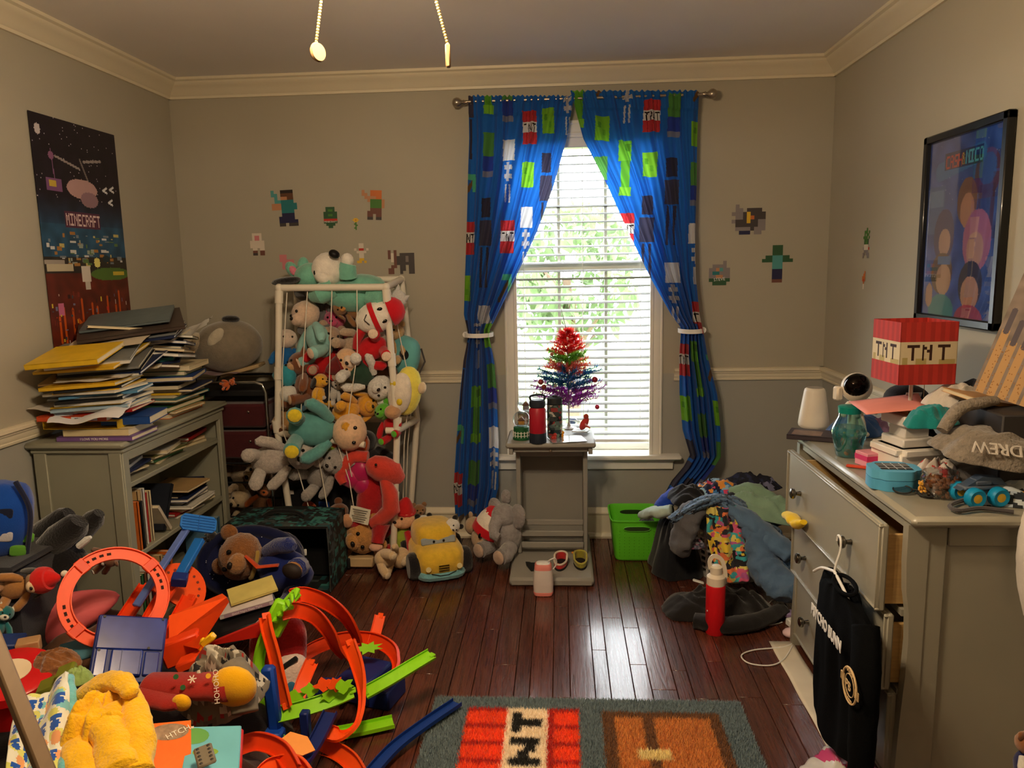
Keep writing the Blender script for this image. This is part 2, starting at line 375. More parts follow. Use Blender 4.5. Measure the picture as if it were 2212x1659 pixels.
# outside
m_leaf = mat((92,112,74), .7, var=.35, vs=3, transl=.35); m_bark = mat((90,75,60), .9, bump=.5)
struct('lawn', M().grid(lambda u, v: (-9+18*u, D+.3+16*v, -.6+.25*noise.noise(Vector((u*6, v*6, 0)))), 20, 20), mat((128,150,84), .95, var=.3, vs=2), label='sunlit lawn beyond the window')
def tree(x, y, h, r, lab, seed):
    rg = random.Random(seed); t = thing('garden_tree', lab, 'tree', (x, y, -.6), group='trees outside the window')
    tr = M().tube([(0,0,-.2),(.03,0,h*.4),(-.04,.03,h*.75)], [.09,.07,.04])
    for k in range(6):
        a = rg.random()*6.28; tr.tube([(0,0,h*(.4+.05*k)), (math.cos(a)*r*.6, math.sin(a)*r*.6, h*(.55+.06*k))], [.035,.012], 6)
    tr.build('trunk', m_bark, t)
    lf = M()
    for k in range(1500):
        d = Vector((rg.gauss(0,1), rg.gauss(0,1), rg.gauss(0,1))).normalized()*(rg.random()**.5)
        p = Vector((d.x*r, d.y*r, h*.75+d.z*r*.95)); q = noise.noise(p*1.7+Vector((seed,0,0)))
        if q < -.05: continue
        s = .05+.05*rg.random(); lf.add([(-s,0,0),(0,-s*.5,0),(s,0,.02),(0,s*.5,0)], [(0,1,2,3)], X=T(p, (rg.random()*3, rg.random()*3, rg.random()*6)))
    lf.build('foliage', m_leaf, t, smooth=0, kind='stuff', rc=False)
tree(.1, 7.6, 2.6, .75, 'leafy green tree seen through the middle of the window', 1)
tree(-1.5, 10.2, 3.6, 1.2, 'broad tree seen at the left side of the window', 2)
tree(1.9, 9.2, 2.7, .8, 'tree seen low at the right side of the window', 3)
# blind
bl = thing('window_blind', 'white slatted blind with open slats in the window', 'blind', (.117, D+.04, WZ0))
BW = WX1-WX0-.03
M().box((0, 0, WZ1-WZ0-.035), (BW, .055, .05), .006).build('head_rail', m_white, bl)
M().box((0, 0, .077), (BW, .05, .018), .005).build('bottom_rail', m_white, bl)
m_slat = mat((150,150,148), .6, var=.02)
sm = M().grid(lambda u, v: ((u-.5)*BW, (v-.5)*.05, .004*(1-(2*v-1)**2)), 1, 4)
s0 = None
nsl = 36
for k in range(nsl):
    z = .115+k*(WZ1-WZ0-.1-.115)/(nsl-1)
    if s0 is None: s0 = sm.build('slat', m_slat, bl, rc=False); o = s0
    else: o = s0.copy(); col.objects.link(o); o.parent = bl
    o.location = (0, 0, z); o.rotation_euler = (math.radians(14), 0, 0)
for x in (-.31, 0, .3):
    for y in (-.026, .026): M().tube([(x, y, .08), (x, y, WZ1-WZ0-.06)], .0011, 5).build('ladder_cord', m_white, bl)
M().tube([(-.36, -.035, WZ1-WZ0-.07), (-.358, -.04, .75)], .004, 6).build('tilt_wand', mat((150,155,158), .3), bl)

# ceiling fan with its light kit and pull chains
fx, fy = -.335, 1.42
fan = thing('ceiling_fan', 'ceiling fan with frosted lamp shades and two hanging pull chains', 'ceiling fan', (fx, fy, ZC))
m_fan = mat((214,204,184), .4); m_brass = mat((150,124,76), .4, metal=.6)
M().lathe([(.001,0),(.07,0),(.065,-.03),(.02,-.045),(.013,-.05),(.013,-.15),(.1,-.16),(.12,-.18),(.12,-.25),(.06,-.275),(.05,-.33),(.03,-.35),(.001,-.35)], 28).build('motor', m_fan, fan)
for k in range(5):
    a = 2*PI*k/5+.3; bm_ = M().box((.44, 0, 0), (.5, .13, .008), .003, rot=(.2,0,0)).box((.16,0,.0), (.12,.03,.01), .002)
    bm_.build('blade', mat((190,172,140), .5, stretch=(1,8,8), var=.12), fan, loc=(0,0,-.215), rot=(0,0,a))
m_bulb = mat((255,220,170), .4, emit=14)
for k in range(4):
    a = 2*PI*k/4+.5; X = Vector((math.cos(a)*.13, math.sin(a)*.13, -.355))
    M().tube([(math.cos(a)*.03, math.sin(a)*.03, -.31), (math.cos(a)*.1, math.sin(a)*.1, -.305), tuple(X+Vector((0,0,.03)))], .008).build('lamp_arm', m_fan, fan)
    sh = M().lathe([(.02,.03),(.03,.02),(.048,-.03),(.055,-.065)], 20, tuple(X)).build('lamp_shade', glass_thin((255,240,214), .12, .3), fan)
    M().ell(tuple(X+Vector((0,0,-.02))), (.022,.022,.03), nu=12, nv=8).build('bulb', m_bulb, sh)
    light('fan_bulb', 'POINT', (fx+X.x, fy+X.y, ZC+X.z-.055), LAMP/4, (1.0,.84,.64), .03)
for (px, py, x, lab, wz) in ((688, 150, -.46, 'left', 1), (972, 155, -.2, 'right', 0)):
    e = P(px, py, y=1.5); e = e-Vector((fx, fy, ZC))
    top = Vector((e.x*.5, e.y*.5, -.3)); c = M()
    q = P(px-5, py-60, y=1.5)-Vector((fx, fy, ZC)); L_ = (top-q).length
    n = int(L_/.0052)
    for i in range(n): c.ell(tuple(q.lerp(top, i/n)), .0032, nu=6, nv=4)
    c.build('pull_chain', m_brass, fan)
    f_ = M()
    if wz: f_.lathe([(.001,-.004),(.016,-.004),(.018,0),(.016,.004),(.001,.004)], 20, X=T(tuple(q+Vector((.002,0,-.019))), (PI/2,0,1.0)))
    else: f_.box(tuple(q+Vector((0,0,-.021))), (.009,.012,.042), .002)
    f_.build('chain_fob', mat((120,94,58), .6), fan)
# ================================================================== curtains
def lerp_rows(rows, py):
    for a, b in zip(rows[:-1], rows[1:]):
        if py <= b[0]: t = (py-a[0])/(b[0]-a[0]); return [x+(y-x)*t for x, y in zip(a, b)]
    return rows[-1]
def tnt(a, x, y, w=20, h=22, red=(206,58,66)):
    rect(a, x, y, x+w, y+h, red)
    for k in range(1, 4): rect(a, x+k*w//4, y, x+k*w//4+1, y+h, (170,40,50))
    rect(a, x, y+h*.33, x+w, y+h*.67, (232,228,224))
    q = w/20; yy = y+h*.33+h*.05; s = h*.24/5
    for (dx, pat) in ((1.5, '11111 00100 00100 00100 00100'), (8, '10001 11001 10101 10011 10001'), (14, '11111 00100 00100 00100 00100')):
        for j, r in enumerate(pat.split()):
            for i, c in enumerate(r):
                if c == '1': rect(a, round(x+(dx+i)*q), round(yy+j*s), round(x+(dx+i+1)*q), max(round(yy+j*s)+1, round(yy+(j+1)*s)), (34,26,30))
def curtain_canvas(w, h, seed, ox):
    rg = random.Random(seed); a = cv(h, w, (34,110,204))
    def green(x, y):   # plain green patches
        rect(a, x, y, x+17, y+17, (128,196,52)); rect(a, x+3, y+4, x+7, y+8, (92,160,44)); rect(a, x+9, y+9, x+13, y+13, (108,178,48))
    def stack(x, y):
        rect(a, x, y, x+15, y+14, (120,196,60)); rect(a, x+3, y+14, x+13, y+32, (98,172,52)); rect(a, x+1, y+32, x+15, y+38, (130,200,60))
        rect(a, x+8, y+2, x+14, y+7, (88,150,44))
    def dark(x, y):
        rect(a, x, y, x+13, y+13, (56,54,76)); rect(a, x-2, y+15, x+15, y+32, (70,68,92)); rect(a, x+1, y+33, x+4, y+60, (62,58,80)); rect(a, x+9, y+33, x+12, y+60, (62,58,80))
    def pale(x, y):
        rect(a, x, y, x+17, y+14, (222,222,226)); rect(a, x+3, y+17, x+14, y+20, (206,206,212)); rect(a, x+3, y+23, x+14, y+26, (206,206,212)); rect(a, x+6, y+15, x+10, y+28, (190,190,200)); rect(a, x+5, y+30, x+7, y+42, (210,210,214)); rect(a, x+10, y+30, x+12, y+42, (210,210,214))
    def tool(x, y):
        for k in range(14): rect(a, x+k, y+16-k, x+k+3, y+19-k, (116,84,52))
        for k in range(11): rect(a, x+5+k, y, x+8+k, y+4, (86,190,150))
        rect(a, x+14, y+2, x+19, y+12, (86,190,150))
    def navy(x, y): rect(a, x, y, x+15, y+16, (86,150,74)); rect(a, x, y+16, x+15, y+26, (44,70,170)); rect(a, x, y+26, x+15, y+30, (126,132,160))
    seq = [[lambda x,y: tnt(a,x,y), green, pale, stack], [dark, tool, lambda x,y: tnt(a,x,y), green], [stack, navy, dark, pale], [pale, lambda x,y: tnt(a,x,y), tool, green, navy]]
    gap = {0:[34,30,54,50], 1:[70,32,36,30], 2:[50,44,72,54], 3:[54,36,32,28,42]}
    x, ci = -8+ox, seed
    while x < w:
        y = -10-rg.randint(0, 50); k = rg.randint(0, 3); s = seq[ci%4]; g = gap[ci%4]
        while y < h: s[k%len(s)](x, y); y += g[k%len(s)]; k += 1
        x += 28; ci += 1
    return a
def curtain(label, rows, seed, nf, ox):
    nu, nv = 150, 280; a = curtain_canvas(nu, nv, seed, ox); y0, y1 = rows[0][0], rows[-1][0]
    def fn(u, v):
        py = y0+(y1-y0)*(1-v); r = lerp_rows(rows, py); yb = r[3]; wd_ = r[2]-r[1]
        den = min(1, .25+wd_/240)
        uu = u + .018*math.sin(u*23+v*5)+.02*noise.noise(Vector((u*3, v*2.5, seed)))
        p = P(r[1]+wd_*u, py, y=yb)
        amp = (.012+.030*(1-den)+.012*noise.noise(Vector((u*4, v*3, seed+5))))*(.3 if v > .985 else 1)
        off = amp*math.sin(2*PI*nf*uu + 1.3*noise.noise(Vector((u*2, v*3.2, seed+9)))) + .008*math.sin(2*PI*nf*2.3*uu+seed)
        if v > .955: off += .004*math.sin(u*190)-.012
        return (p.x, p.y+off, p.z+(.004*math.sin(u*150) if v > .985 else 0))
    cc = []
    for j in range(nv):
        r = lerp_rows(rows, y0+(y1-y0)*(1-(j+.5)/nv)); k = (r[2]-r[1])/max(228, rows[0][2]-rows[0][1]); row = nv-1-j
        if r[0] > 700: k = max(k, .42)
        for i in range(nu): cc.append(a[row, min(nu-1, int(((i+.5)*k if ox == 0 else nu-1-(nu-i-.5)*k)))])
    g = M().grid(fn, nu, nv, c=[tuple(q) for q in srgb2lin(np.array(cc))])
    o = g.build('curtain', paint(.85, transl=.5, sheen=.15, bump=.15, bs=400), smooth=180, rc=False)
    return tag(o, label, 'curtain', 'window curtains')
yc = D-.095
curtain('printed blue curtain hanging at the left of the window down to the baseboard', [(208,1012,1240,yc),(300,1014,1224,yc),(400,1011,1196,yc),(500,1008,1160,yc),(600,1004,1113,yc),(680,1001,1074,yc),(712,1008,1058,yc-.01),(728,1010,1057,yc-.01),(780,1000,1068,yc),(850,993,1074,yc),(950,986,1078,yc),(1050,980,1077,yc),(1112,983,1062,yc)], 1, 6, 0)
curtain('printed blue curtain at the right of the window, its hem slumped on the laundry', [(197,1232,1510,yc),(300,1260,1507,yc),(400,1312,1506,yc),(500,1357,1503,yc),(600,1405,1503,yc),(680,1450,1510,yc),(706,1470,1515,yc-.01),(720,1471,1518,yc-.01),(770,1468,1527,yc),(850,1469,1548,yc),(930,1476,1556,yc),(985,1492,1556,yc-.01),(1010,1478,1540,yc-.04),(1040,1452,1515,yc-.1),(1075,1432,1500,yc-.16)], 2, 6, 9)
m_tie = mat((226,224,222), .6)
for lab, c0, w, knob in (('white tie band holding the left curtain back', (1034,722), 30, -1), ('white tie band holding the right curtain back', (1493,713), 26, 1)):
    c = P(c0[0], c0[1], y=yc); t = thing('curtain_tieback', lab, 'curtain tie', c, group='curtain tie bands')
    hw = w/400
    M().sweep([(-.002,-.011),(.002,-.011),(.002,.011),(-.002,.011)], [(math.cos(q)*hw, math.sin(q)*.055-.0, .004*math.sin(q)) for q in [2*PI*i/24 for i in range(24)]], closed=True).build('band', m_tie, t)
    M().lathe([(.001,0),(.014,0),(.016,.006),(.008,.012),(.006,.04),(.001,.04)], 14, X=T((knob*hw*.9, -.02, 0), (-PI/2,0,0))).build('knob', m_tie, t)
rd = thing('curtain_rod', 'brushed metal curtain rod with round finials above the window', 'curtain rod', (.12, yc, 2.283))
m_rod = mat((170,160,146), .28, metal=.9, var=.02)
M().tube([(-.58,0,-.001),(.59,0,-.004)], .008, 12).build('rod', m_rod, rd)
for s in (-1,1):
    M().lathe([(.001,.0),(.01,0),(.011,.012),(.015,.016),(.008,.02),(.012,.026),(.022,.038),(.025,.05),(.021,.063),(.010,.071),(.001,.072)], 18, X=T((s*.575,0,-.003), (0, s*PI/2, 0))).build('finial', m_rod, rd)
    M().box((s*.55,.08,-.006), (.018,.01,.05), .003).tube([(s*.55,.08,-.006),(s*.55,.0,-.012)], .005).build('bracket', m_rod, rd)
# ================================================================== book stand by the window
m_grey = mat((150,148,142), .5, var=.04, vs=6, spec=.35)
st = thing('book_stand', 'grey wooden book stand with slats in front of the window', 'stand', (-.055, 3.66, 0))
M().box((0,.0,.022), (.392,.62,.044), .012).build('base', m_grey, st)
for s in (-1,1): M().box((s*.165+.003, .09, .33), (.022,.19,.57), .004).build('post', m_grey, st)
M().box((.003, .17, .33), (.31,.012,.56)).build('back_panel', m_grey, st)
M().box((.003, .005, .57), (.31,.018,.05), .004).build('top_rail', m_grey, st)
for z, y in ((.19,.01), (.135,.0), (.08,-.012)): M().box((.003, y, z+.015), (.31,.016,.03), .004).build('slat', m_grey, st)
M().box((0, .04, .625), (.43,.32,.024), .008).build('table_top', m_grey, st)
d_ = M().box((0,-.075,.598), (.36,.02,.024), .004).box((-.19,.02,.595),(.02,.25,.03),.003).box((.19,.02,.595),(.02,.25,.03),.003).build('drawer', m_grey, st)
M().lathe([(.001,0),(.005,0),(.004,.006),(.007,.012),(.005,.016),(.001,.017)], 12, X=T((0,-.085,.598), (PI/2,0,0))).build('knob', m_rod, d_)
# ================================================================== bookcase
m_bc = mat((146,145,128), .5, var=.03, vs=6, spec=.35)
BX0, BX1, BY0, BY1 = XL+.02, -1.655, 2.70, 3.56
bk = thing('bookcase', 'low sage grey bookcase piled with books against the left wall', 'bookcase', ((BX0+BX1)/2, (BY0+BY1)/2, 0))
bw, bd = BX1-BX0, BY1-BY0
M().box((.0,0,.838), (bw+.045,bd+.05,.024), .008).build('top', m_bc, bk)
M().box((0,0,.815), (bw+.02,bd+.02,.02), .006).build('top_moulding', m_bc, bk)
for s in (-1,1):
    p_ = M().box((0, s*(bd/2-.009), .41), (bw-.02,.014,.8)).build('side_panel', m_bc, bk)
    for x in (-1,1): M().box((x*(bw/2-.025), s*(bd/2-.004), .41), (.05,.022,.8), .003).build('stile', m_bc, p_)
    M().box((0, s*(bd/2-.004), .055), (bw-.1,.02,.09), .003).build('rail', m_bc, p_)
M().box((-bw/2+.006,0,.41), (.008,bd-.03,.8)).build('back_panel', m_bc, bk)
for z in (.09,.375,.665): M().box((.0,0,z-.0), (bw-.02,bd-.03,.02), .003).build('shelf', m_bc, bk)
ff = M().box((bw/2-.0052,0,.788), (.02,bd-.07,.036), .003)
for s in (-1,1): ff.box((bw/2-.006, s*(bd/2-.02), .41), (.02,.04,.8), .003)
ff.box((bw/2-.0052,0,.045), (.02,bd-.07,.07), .003).build('face_frame', m_bc, bk)
# ================================================================== chrome drawer cart
m_chrome = mat((190,190,192), .12, metal=1, var=0); m_blk = mat((26,26,28), .5); m_maroon = cloth((74,28,32))
ct = thing('drawer_cart', 'chrome framed cart with maroon fabric drawers behind the bookcase', 'cart', (-1.66, 3.8, 0))
cw_, cd_, chh = .20, .16, .93
for s in (-1,1):
    y = s*cd_
    pts = [(-cw_,y,0),(-cw_,y,chh-.05),(-cw_+.015,y,chh-.012),(-cw_+.05,y,chh),(cw_-.05,y,chh),(cw_-.015,y,chh-.012),(cw_,y,chh-.05),(cw_,y,0)]
    M().tube(pts, .0085, 10).build('frame_tube', m_chrome, ct)
for z in (.06,.24,.42,.52):
    for s in (-1,1): M().tube([(-cw_,s*cd_,z),(cw_,s*cd_,z)], .005).build('cross_bar', m_blk, ct)
    for s in (-1,1): M().tube([(s*cw_,-cd_,z),(s*cw_,cd_,z)], .005).build('side_bar', m_blk, ct)
M().box((0,0,chh-.055), (2*cw_-.02,2*cd_-.01,.03), .004).build('top_tray', m_blk, ct)
for z in (.76,.61):
    d_ = M().box((0,-.005,z), (2*cw_-.03,2*cd_-.02,.12 if z > .7 else .14), .012).build('drawer', m_maroon, ct)
    for x in (-.1,.1): M().lathe([(.001,0),(.007,0),(.008,.006),(.004,.01),(.001,.01)], 10, X=T((x,-cd_+.01,z+.02), (PI/2,0,0))).build('knob', m_chrome, d_)
# ================================================================== dresser
m_dr = mat((150,146,132), .36, var=.03, vs=5, spec=.45, coat=.15); m_knob = mat((120,116,108), .25, metal=1, var=.05); m_dbox = mat((196,160,104), .6, stretch=(2,2,20), var=.1)
m_bkd = mat((18,16,14), .8)
DY0, DY1, DX0, DX1, DZ = 1.93, 2.86, .885, XR-.012, .80
ds = thing('dresser', 'grey painted dresser with half open drawers along the right wall', 'dresser', ((DX0+DX1)/2, (DY0+DY1)/2, 0))
O_ = Vector(ds.location)
def dl(x, y, z): return (x-O_.x, y-O_.y, z)
M().box(dl((.878+DX1)/2, (1.90+2.905)/2, .815), (DX1-.878, 1.005, .03), .011).build('top', m_dr, ds)
prof = [(.882,.80),(.882,.70),(.886,.62),(.896,.56),(.899,.48),(.896,.38),(.889,.25),(.884,.12),(.882,.0)]
for y, s in ((DY0, 1), (DY1-.03, 1)):
    poly = [(x-O_.x, z) for x, z in prof] + [(.935-O_.x, 0), (.935-O_.x, .80)]
    M().prism(poly, .03, X=T((0, y-O_.y+.03, 0), (PI/2,0,0))).build('front_post', m_dr, ds)
M().box(dl((.93+DX1)/2, DY0+.02, .42), (DX1-.93, .018, .76), .002).build('side_panel', m_dr, ds)
for z, h in ((.77,.056), (.05,.08)): M().box(dl((.985+DX1-.065)/2, DY0+.015, z), (DX1-.065-.985, .022, h), .003).build('side_rail', m_dr, ds)
M().box(dl(DX1-.03, DY0+.014, .4), (.06,.024,.79), .004).build('side_stile', m_dr, ds); M().box(dl(.957, DY0+.014, .4), (.05,.022,.79), .004).build('side_stile', m_dr, ds)
M().box(dl((.93+DX1)/2, DY1-.02, .41), (DX1-.93, .018, .78), .002).build('side_panel', m_dr, ds)
M().box(dl(DX1-.006, (DY0+DY1)/2, .42), (.01, DY1-DY0-.06, .76)).build('back_panel', m_bkd, ds)
for z in (.79,.548,.323,.05): M().box(dl(.915, (DY0+DY1)/2, z), (.05, DY1-DY0-.06, .018)).build('rail', m_dr, ds)
M().box(dl(.92, (DY0+DY1)/2, .045), (.04, DY1-DY0-.06, .05), .006).build('plinth', m_dr, ds)
for (z0, z1, x) in ((.553,.793,.826), (.328,.545,.852), (.075,.32,.872)):
    ya, yb_ = 1.955, 2.775; h = z1-z0
    d_ = M().box(dl(x+.01, (ya+yb_)/2, (z0+z1)/2), (.02, yb_-ya, h), .005).build('drawer', m_dr, ds)
    M().box(dl(x+.001, (ya+yb_)/2, z1-.006), (.014, yb_-ya, .006), .002).box(dl(x+.001, (ya+yb_)/2, z0+.006), (.014, yb_-ya, .006), .002).box(dl(x+.001, ya+.006, (z0+z1)/2), (.014,.006,h), .002).box(dl(x+.001, yb_-.006, (z0+z1)/2), (.014,.006,h), .002).build('edge_bead', m_dr, d_)
    bx_ = M()
    for y in (ya+.025, yb_-.025): bx_.box(dl(x+.2, y, (z0+z1)/2-.01), (.38,.014,h-.05))
    bx_.box(dl(x+.2, (ya+yb_)/2, z0+.025), (.38, yb_-ya-.05, .008)).box(dl(x+.39, (ya+yb_)/2, (z0+z1)/2-.01), (.012, yb_-ya-.05, h-.05))
    bx_.build('drawer_box', m_dbox, d_)
    for y in (2.15, 2.62):
        M().lathe([(.001,0),(.009,0),(.008,.004),(.0065,.012),(.009,.016),(.017,.02),(.019,.025),(.017,.031),(.011,.034),(.001,.035)], 20, X=T(dl(x-.002, y, (z0+z1)/2), (0,-PI/2,0))).build('knob', m_knob, d_)
# ================================================================== foreground toy rack at the left
m_rack = mat((120,98,74), .5, var=.06, stretch=(8,1,1))
rk = thing('toy_rack', 'brown wooden toy rack with a slanted side at the lower left edge', 'rack', (-1.3, 1.25, 0))
def rl(v): return v-Vector(rk.location)
a_, b_ = P(-30,1345,y=1.42), P(108,1690,y=1.30)
dd = (b_-a_).normalized()
M().box(tuple(rl((a_+b_)/2)), (.03,.03,(b_-a_).length+.5), .004, rot=tuple(dd.to_track_quat('Z','X').to_euler())).build('slanted_side', m_rack, rk)
M().box((-.12,.09,.51), (.3,.2,.018), .003).build('shelf', m_rack, rk)
M().box((-.12,.09,.25), (.3,.2,.018), .003).build('shelf', m_rack, rk)
M().box((-.24,.14,.38), (.03,.3,.76), .003).build('post', m_rack, rk)
M().box((.28,-.02,.12), (.03,.3,.24), .003).build('foot', m_rack, rk)
# ================================================================== soft toys
BLKE = mat((14,13,14), .18, var=0)
def scale_px(y, py=900): return F/(y*.986+.08)   # pixels per metre near that depth
def plush(name, label, px, py, y, hpx, rot=(0,0,0), c=(180,150,110), c2=None, top=None, limb=None, ear='round', earc=None, muz=True, fl=0, nose=(30,24,22), eyes=True, hat=None, group=None, legs=True, fat=1.0, z=None, headc=None, tail=None, arms=True, x=None):
    s = hpx/scale_px(y); loc = P(px, py, y=y) if x is None else P(px, py, x=x)
    if z is not None: loc = P(px, py, z=z)
    t = thing(name, label, 'plush toy', loc, rot, group, s)
    mc = plushm(c, fl); m2 = plushm(c2 or c, fl); mt = cloth(top) if top else mc; ml = plushm(limb, fl) if limb else (mt if top else mc); mh = plushm(headc, fl) if headc else mc
    zo = -.5; nz = .05+.05*fl
    M().ell((0,0,.27+zo), (.2*fat,.175*fat,.27), nz=nz, seed=px).build('body', mt, t)
    hd = M().ell((0,-.02,.70+zo), (.225,.2,.2), nz=nz, seed=py).build('head', mh, t)
    if muz:
        M().ell((0,-.19,.655+zo), (.11,.085,.085), nu=12, nv=8).build('muzzle', m2, hd)
        M().ell((0,-.268,.69+zo), (.036,.025,.026), nu=10, nv=6).build('nose', mat(nose, .35), hd)
    if eyes:
        for q in (-1,1): M().ell((q*.085,-.193,.755+zo), .024, nu=8, nv=6).build('eye', BLKE, hd)
    me_ = plushm(earc, fl) if earc else mh
    for q in (-1,1):
        if ear == 'round': M().ell((q*.17,.01,.875+zo), (.085,.045,.085), nu=12, nv=8).build('ear', me_, hd)
        elif ear == 'long': M().ell((q*.11,.03,1.02+zo), (.06,.03,.22), rot=(0,q*.25,0), nu=10, nv=8).build('ear', me_, hd)
        elif ear == 'flop': M().ell((q*.225,0,.64+zo), (.05,.1,.17), rot=(0,-q*.35,0), nu=10, nv=8).build('ear', me_, hd)
        elif ear == 'point': M().lathe([(.075,0),(.05,.06),(.02,.12),(.001,.15)], 10, X=T((q*.14,.01,.83+zo), (0,q*.4,0))).build('ear', me_, hd)
        elif ear == 'big': M().ell((q*.3,.02,.72+zo), (.15,.03,.17), rot=(0,0,q*.2), nu=12, nv=8).build('ear', me_, hd)
        if arms: M().tube([(q*.13,-.03,.47+zo),(q*.25,-.1,.36+zo),(q*.32,-.17,.24+zo),(q*.33,-.2,.18+zo)], [.06,.075,.075,.035], 10).build('arm', ml if not (top and limb) else ml, t)
        if legs:
            M().tube([(q*.09,-.02,.13+zo),(q*.16,-.18,.09+zo),(q*.2,-.33,.08+zo),(q*.205,-.37,.08+zo)], [.08,.09,.095,.06], 10).build('leg', ml, t)
            M().ell((q*.205,-.375,.085+zo), (.075,.02,.08), nu=10, nv=6).build('foot_pad', m2, t)
    if tail: M().tube([(0,.12,.15+zo),(.1,.3,.2+zo),(.05,.4,.35+zo)], [.05,.045,.02], 8).build('tail', plushm(tail, fl), t)
    if hat:
        M().lathe([(.2,.0),(.21,.04),(.18,.05),(.14,.14),(.06,.26),(.001,.3)], 14, X=T((0,0,.8+zo), (.1,.15,0))).build('hat', cloth(hat), hd)
    return t
G1 = 'soft toys in the pipe cage'
# ---- the pipe cage
m_pvc = mat((230,222,206), .38, var=.02)
yA, yB = 3.60, 3.90
fl_, fr2 = P(603,622,y=yA), P(834,620,y=yA); tl, tr = P(600,935,y=yA), P(858,930,y=yA); gl, gr = P(640,1190,y=yA+.02), P(848,1195,y=yA); gl.z = gr.z = .012
bl_, br = P(640,606,y=yB), P(867,603,y=yB); tbl, tbr = P(648,905,y=yB), P(901,906,y=yB); gbl, gbr = P(660,1100,y=yB), P(880,1130,y=yB); gbl.z = gbr.z = .012
cg = thing('plush_cage', 'white plastic pipe cage stuffed full of soft toys', 'toy cage', ((fl_+gr)/2).xy.to_3d())
cO = Vector(cg.location)
def pipe(a, b, r=.0165, nm='pipe'): M().tube([tuple(a-cO), tuple(b-cO)], r, 12).build(nm, m_pvc, cg)
for a, b in ((fl_,fr2),(fl_,bl_),(fr2,br),(bl_,br),(fl_,tl),(fr2,tr),(bl_,tbl),(br,tbr),(tl,gl),(tr,gr),(tbl,gbl),(tbr,gbr),(tbl,tbr),(tl,tbl),(tr,tbr),(gl,gbl)): pipe(a, b)
pipe(tl, P(788,961,y=yA-.03)); pipe(tr, P(834,930,y=yA))
for a in (fl_,fr2,bl_,br): M().ell(tuple(a-cO), .0205, nu=12, nv=8).build('elbow', m_pvc, cg)
for a, b, f_ in ((fl_,tl,.06),(fr2,tr,.06),(fl_,tl,.58),(fr2,tr,.5),(tl,gl,-.05),(tr,gr,-.05),(tl,gl,.62),(tr,gr,.5),(tl,gl,.93)):
    c0 = a.lerp(b, f_); d_ = (b-a).normalized(); M().tube([tuple(c0-d_*.03-cO), tuple(c0+d_*.03-cO)], .0205, 12).build('coupling', m_pvc, cg)
for pts in ([(620,632),(610,800),(612,935),(645,1020),(668,1100)], [(664,630),(655,780),(650,900),(690,1000),(712,1120),(745,1200)], [(717,628),(712,800),(710,900),(755,1040),(765,1100)], [(771,626),(772,760),(755,880),(745,960),(760,1030)]):
    M().tube([tuple(P(a, b, y=3.565)-cO) for a, b in pts], .0026, 6).build('cord', m_pvc, cg)
for pts, f_ in (([(842,622),(862,720),(886,830),(873,960),(870,1110)], .35), ([(854,618),(874,720),(893,830),(881,960),(876,1100)], .7)):
    M().tube([tuple(P(a, b, y=yA+(yB-yA)*f_)-cO) for a, b in pts], .0026, 6).build('cord', m_pvc, cg)
R = math.radians
# ---- soft toys inside
def pl(*a, **k): k.setdefault('group', G1); return plush(*a, **k)
pl('plush_doll', 'sleepy plush in a pale aqua floral romper high in the cage', 675, 705, 3.70, 150, (R(10),R(-25),R(-40)), c=(226,196,172), top=(146,196,192), ear='none', legs=True)
pl('plush_elf', 'peach faced plush with maroon hair and red suit in the cage', 775, 768, 3.66, 135, (R(0),R(-118),R(10)), c=(232,186,142), top=(196,30,38), ear='none', c2=(240,214,190), hat=(118,34,34))
pl('plush_bunny', 'fluffy beige plush bunny beneath the red capped toy', 790, 738, 3.72, 120, (R(20),R(70),R(20)), c=(196,170,144), ear='flop', fl=1)
pl('plush_bear', 'plush bear in a red shirt and grey hood at cage centre', 705, 752, 3.72, 125, (R(0),R(20),R(30)), c=(180,150,128), top=(196,32,36), ear='round')
pl('plush_sheep', 'white and pink plush with blue body at the cage left edge', 618, 752, 3.70, 105, (R(0),R(5),R(30)), c=(224,202,186), top=(30,96,160), ear='none', muz=False)
pl('plush_reindeer', 'brown plush reindeer with a pale collar in the cage', 655, 810, 3.66, 130, (R(0),R(-15),R(-50)), c=(124,72,40), ear='point', c2=(198,160,120))
pl('plush_doll', 'small doll in turquoise sleeper hanging by the left pipe', 622, 832, 3.62, 95, (R(170),R(0),R(10)), c=(226,222,214), top=(54,150,168), limb=(54,150,168), c2=(236,232,224), ear='none', eyes=False, muz=False)
pl('plush_dog', 'small yellow plush dog with a black floppy ear', 690, 838, 3.63, 80, (R(0),R(10),R(60)), c=(230,172,44), ear='flop', earc=(30,26,24))
pl('plush_puppy', 'white fluffy plush puppy with brown patches mid cage', 725, 840, 3.66, 62, (R(0),R(30),R(0)), c=(226,220,212), earc=(110,66,40), ear='flop', fl=1)
pl('plush_bear', 'white fluffy plush bear in a dark green floral dress', 800, 822, 3.66, 130, (R(0),R(130),R(10)), c=(232,228,222), top=(44,70,56), limb=(230,226,220), ear='round', fl=1)
pl('plush_dog', 'large golden yellow plush sprawled across the cage middle', 772, 882, 3.66, 120, (R(-20),R(80),R(20)), c=(224,160,44), ear='flop')
pl('plush_giraffe', 'tan plush giraffe peeking by the left pipe', 622, 886, 3.68, 95, (R(0),R(0),R(20)), c=(196,150,92), c2=(90,54,30), ear='point')
pl('plush_frog', 'bright green plush frog with a red sleeve low in the cage', 838, 905, 3.66, 95, (R(0),R(-30),R(-20)), c=(96,184,44), top=(190,30,38), ear='round')
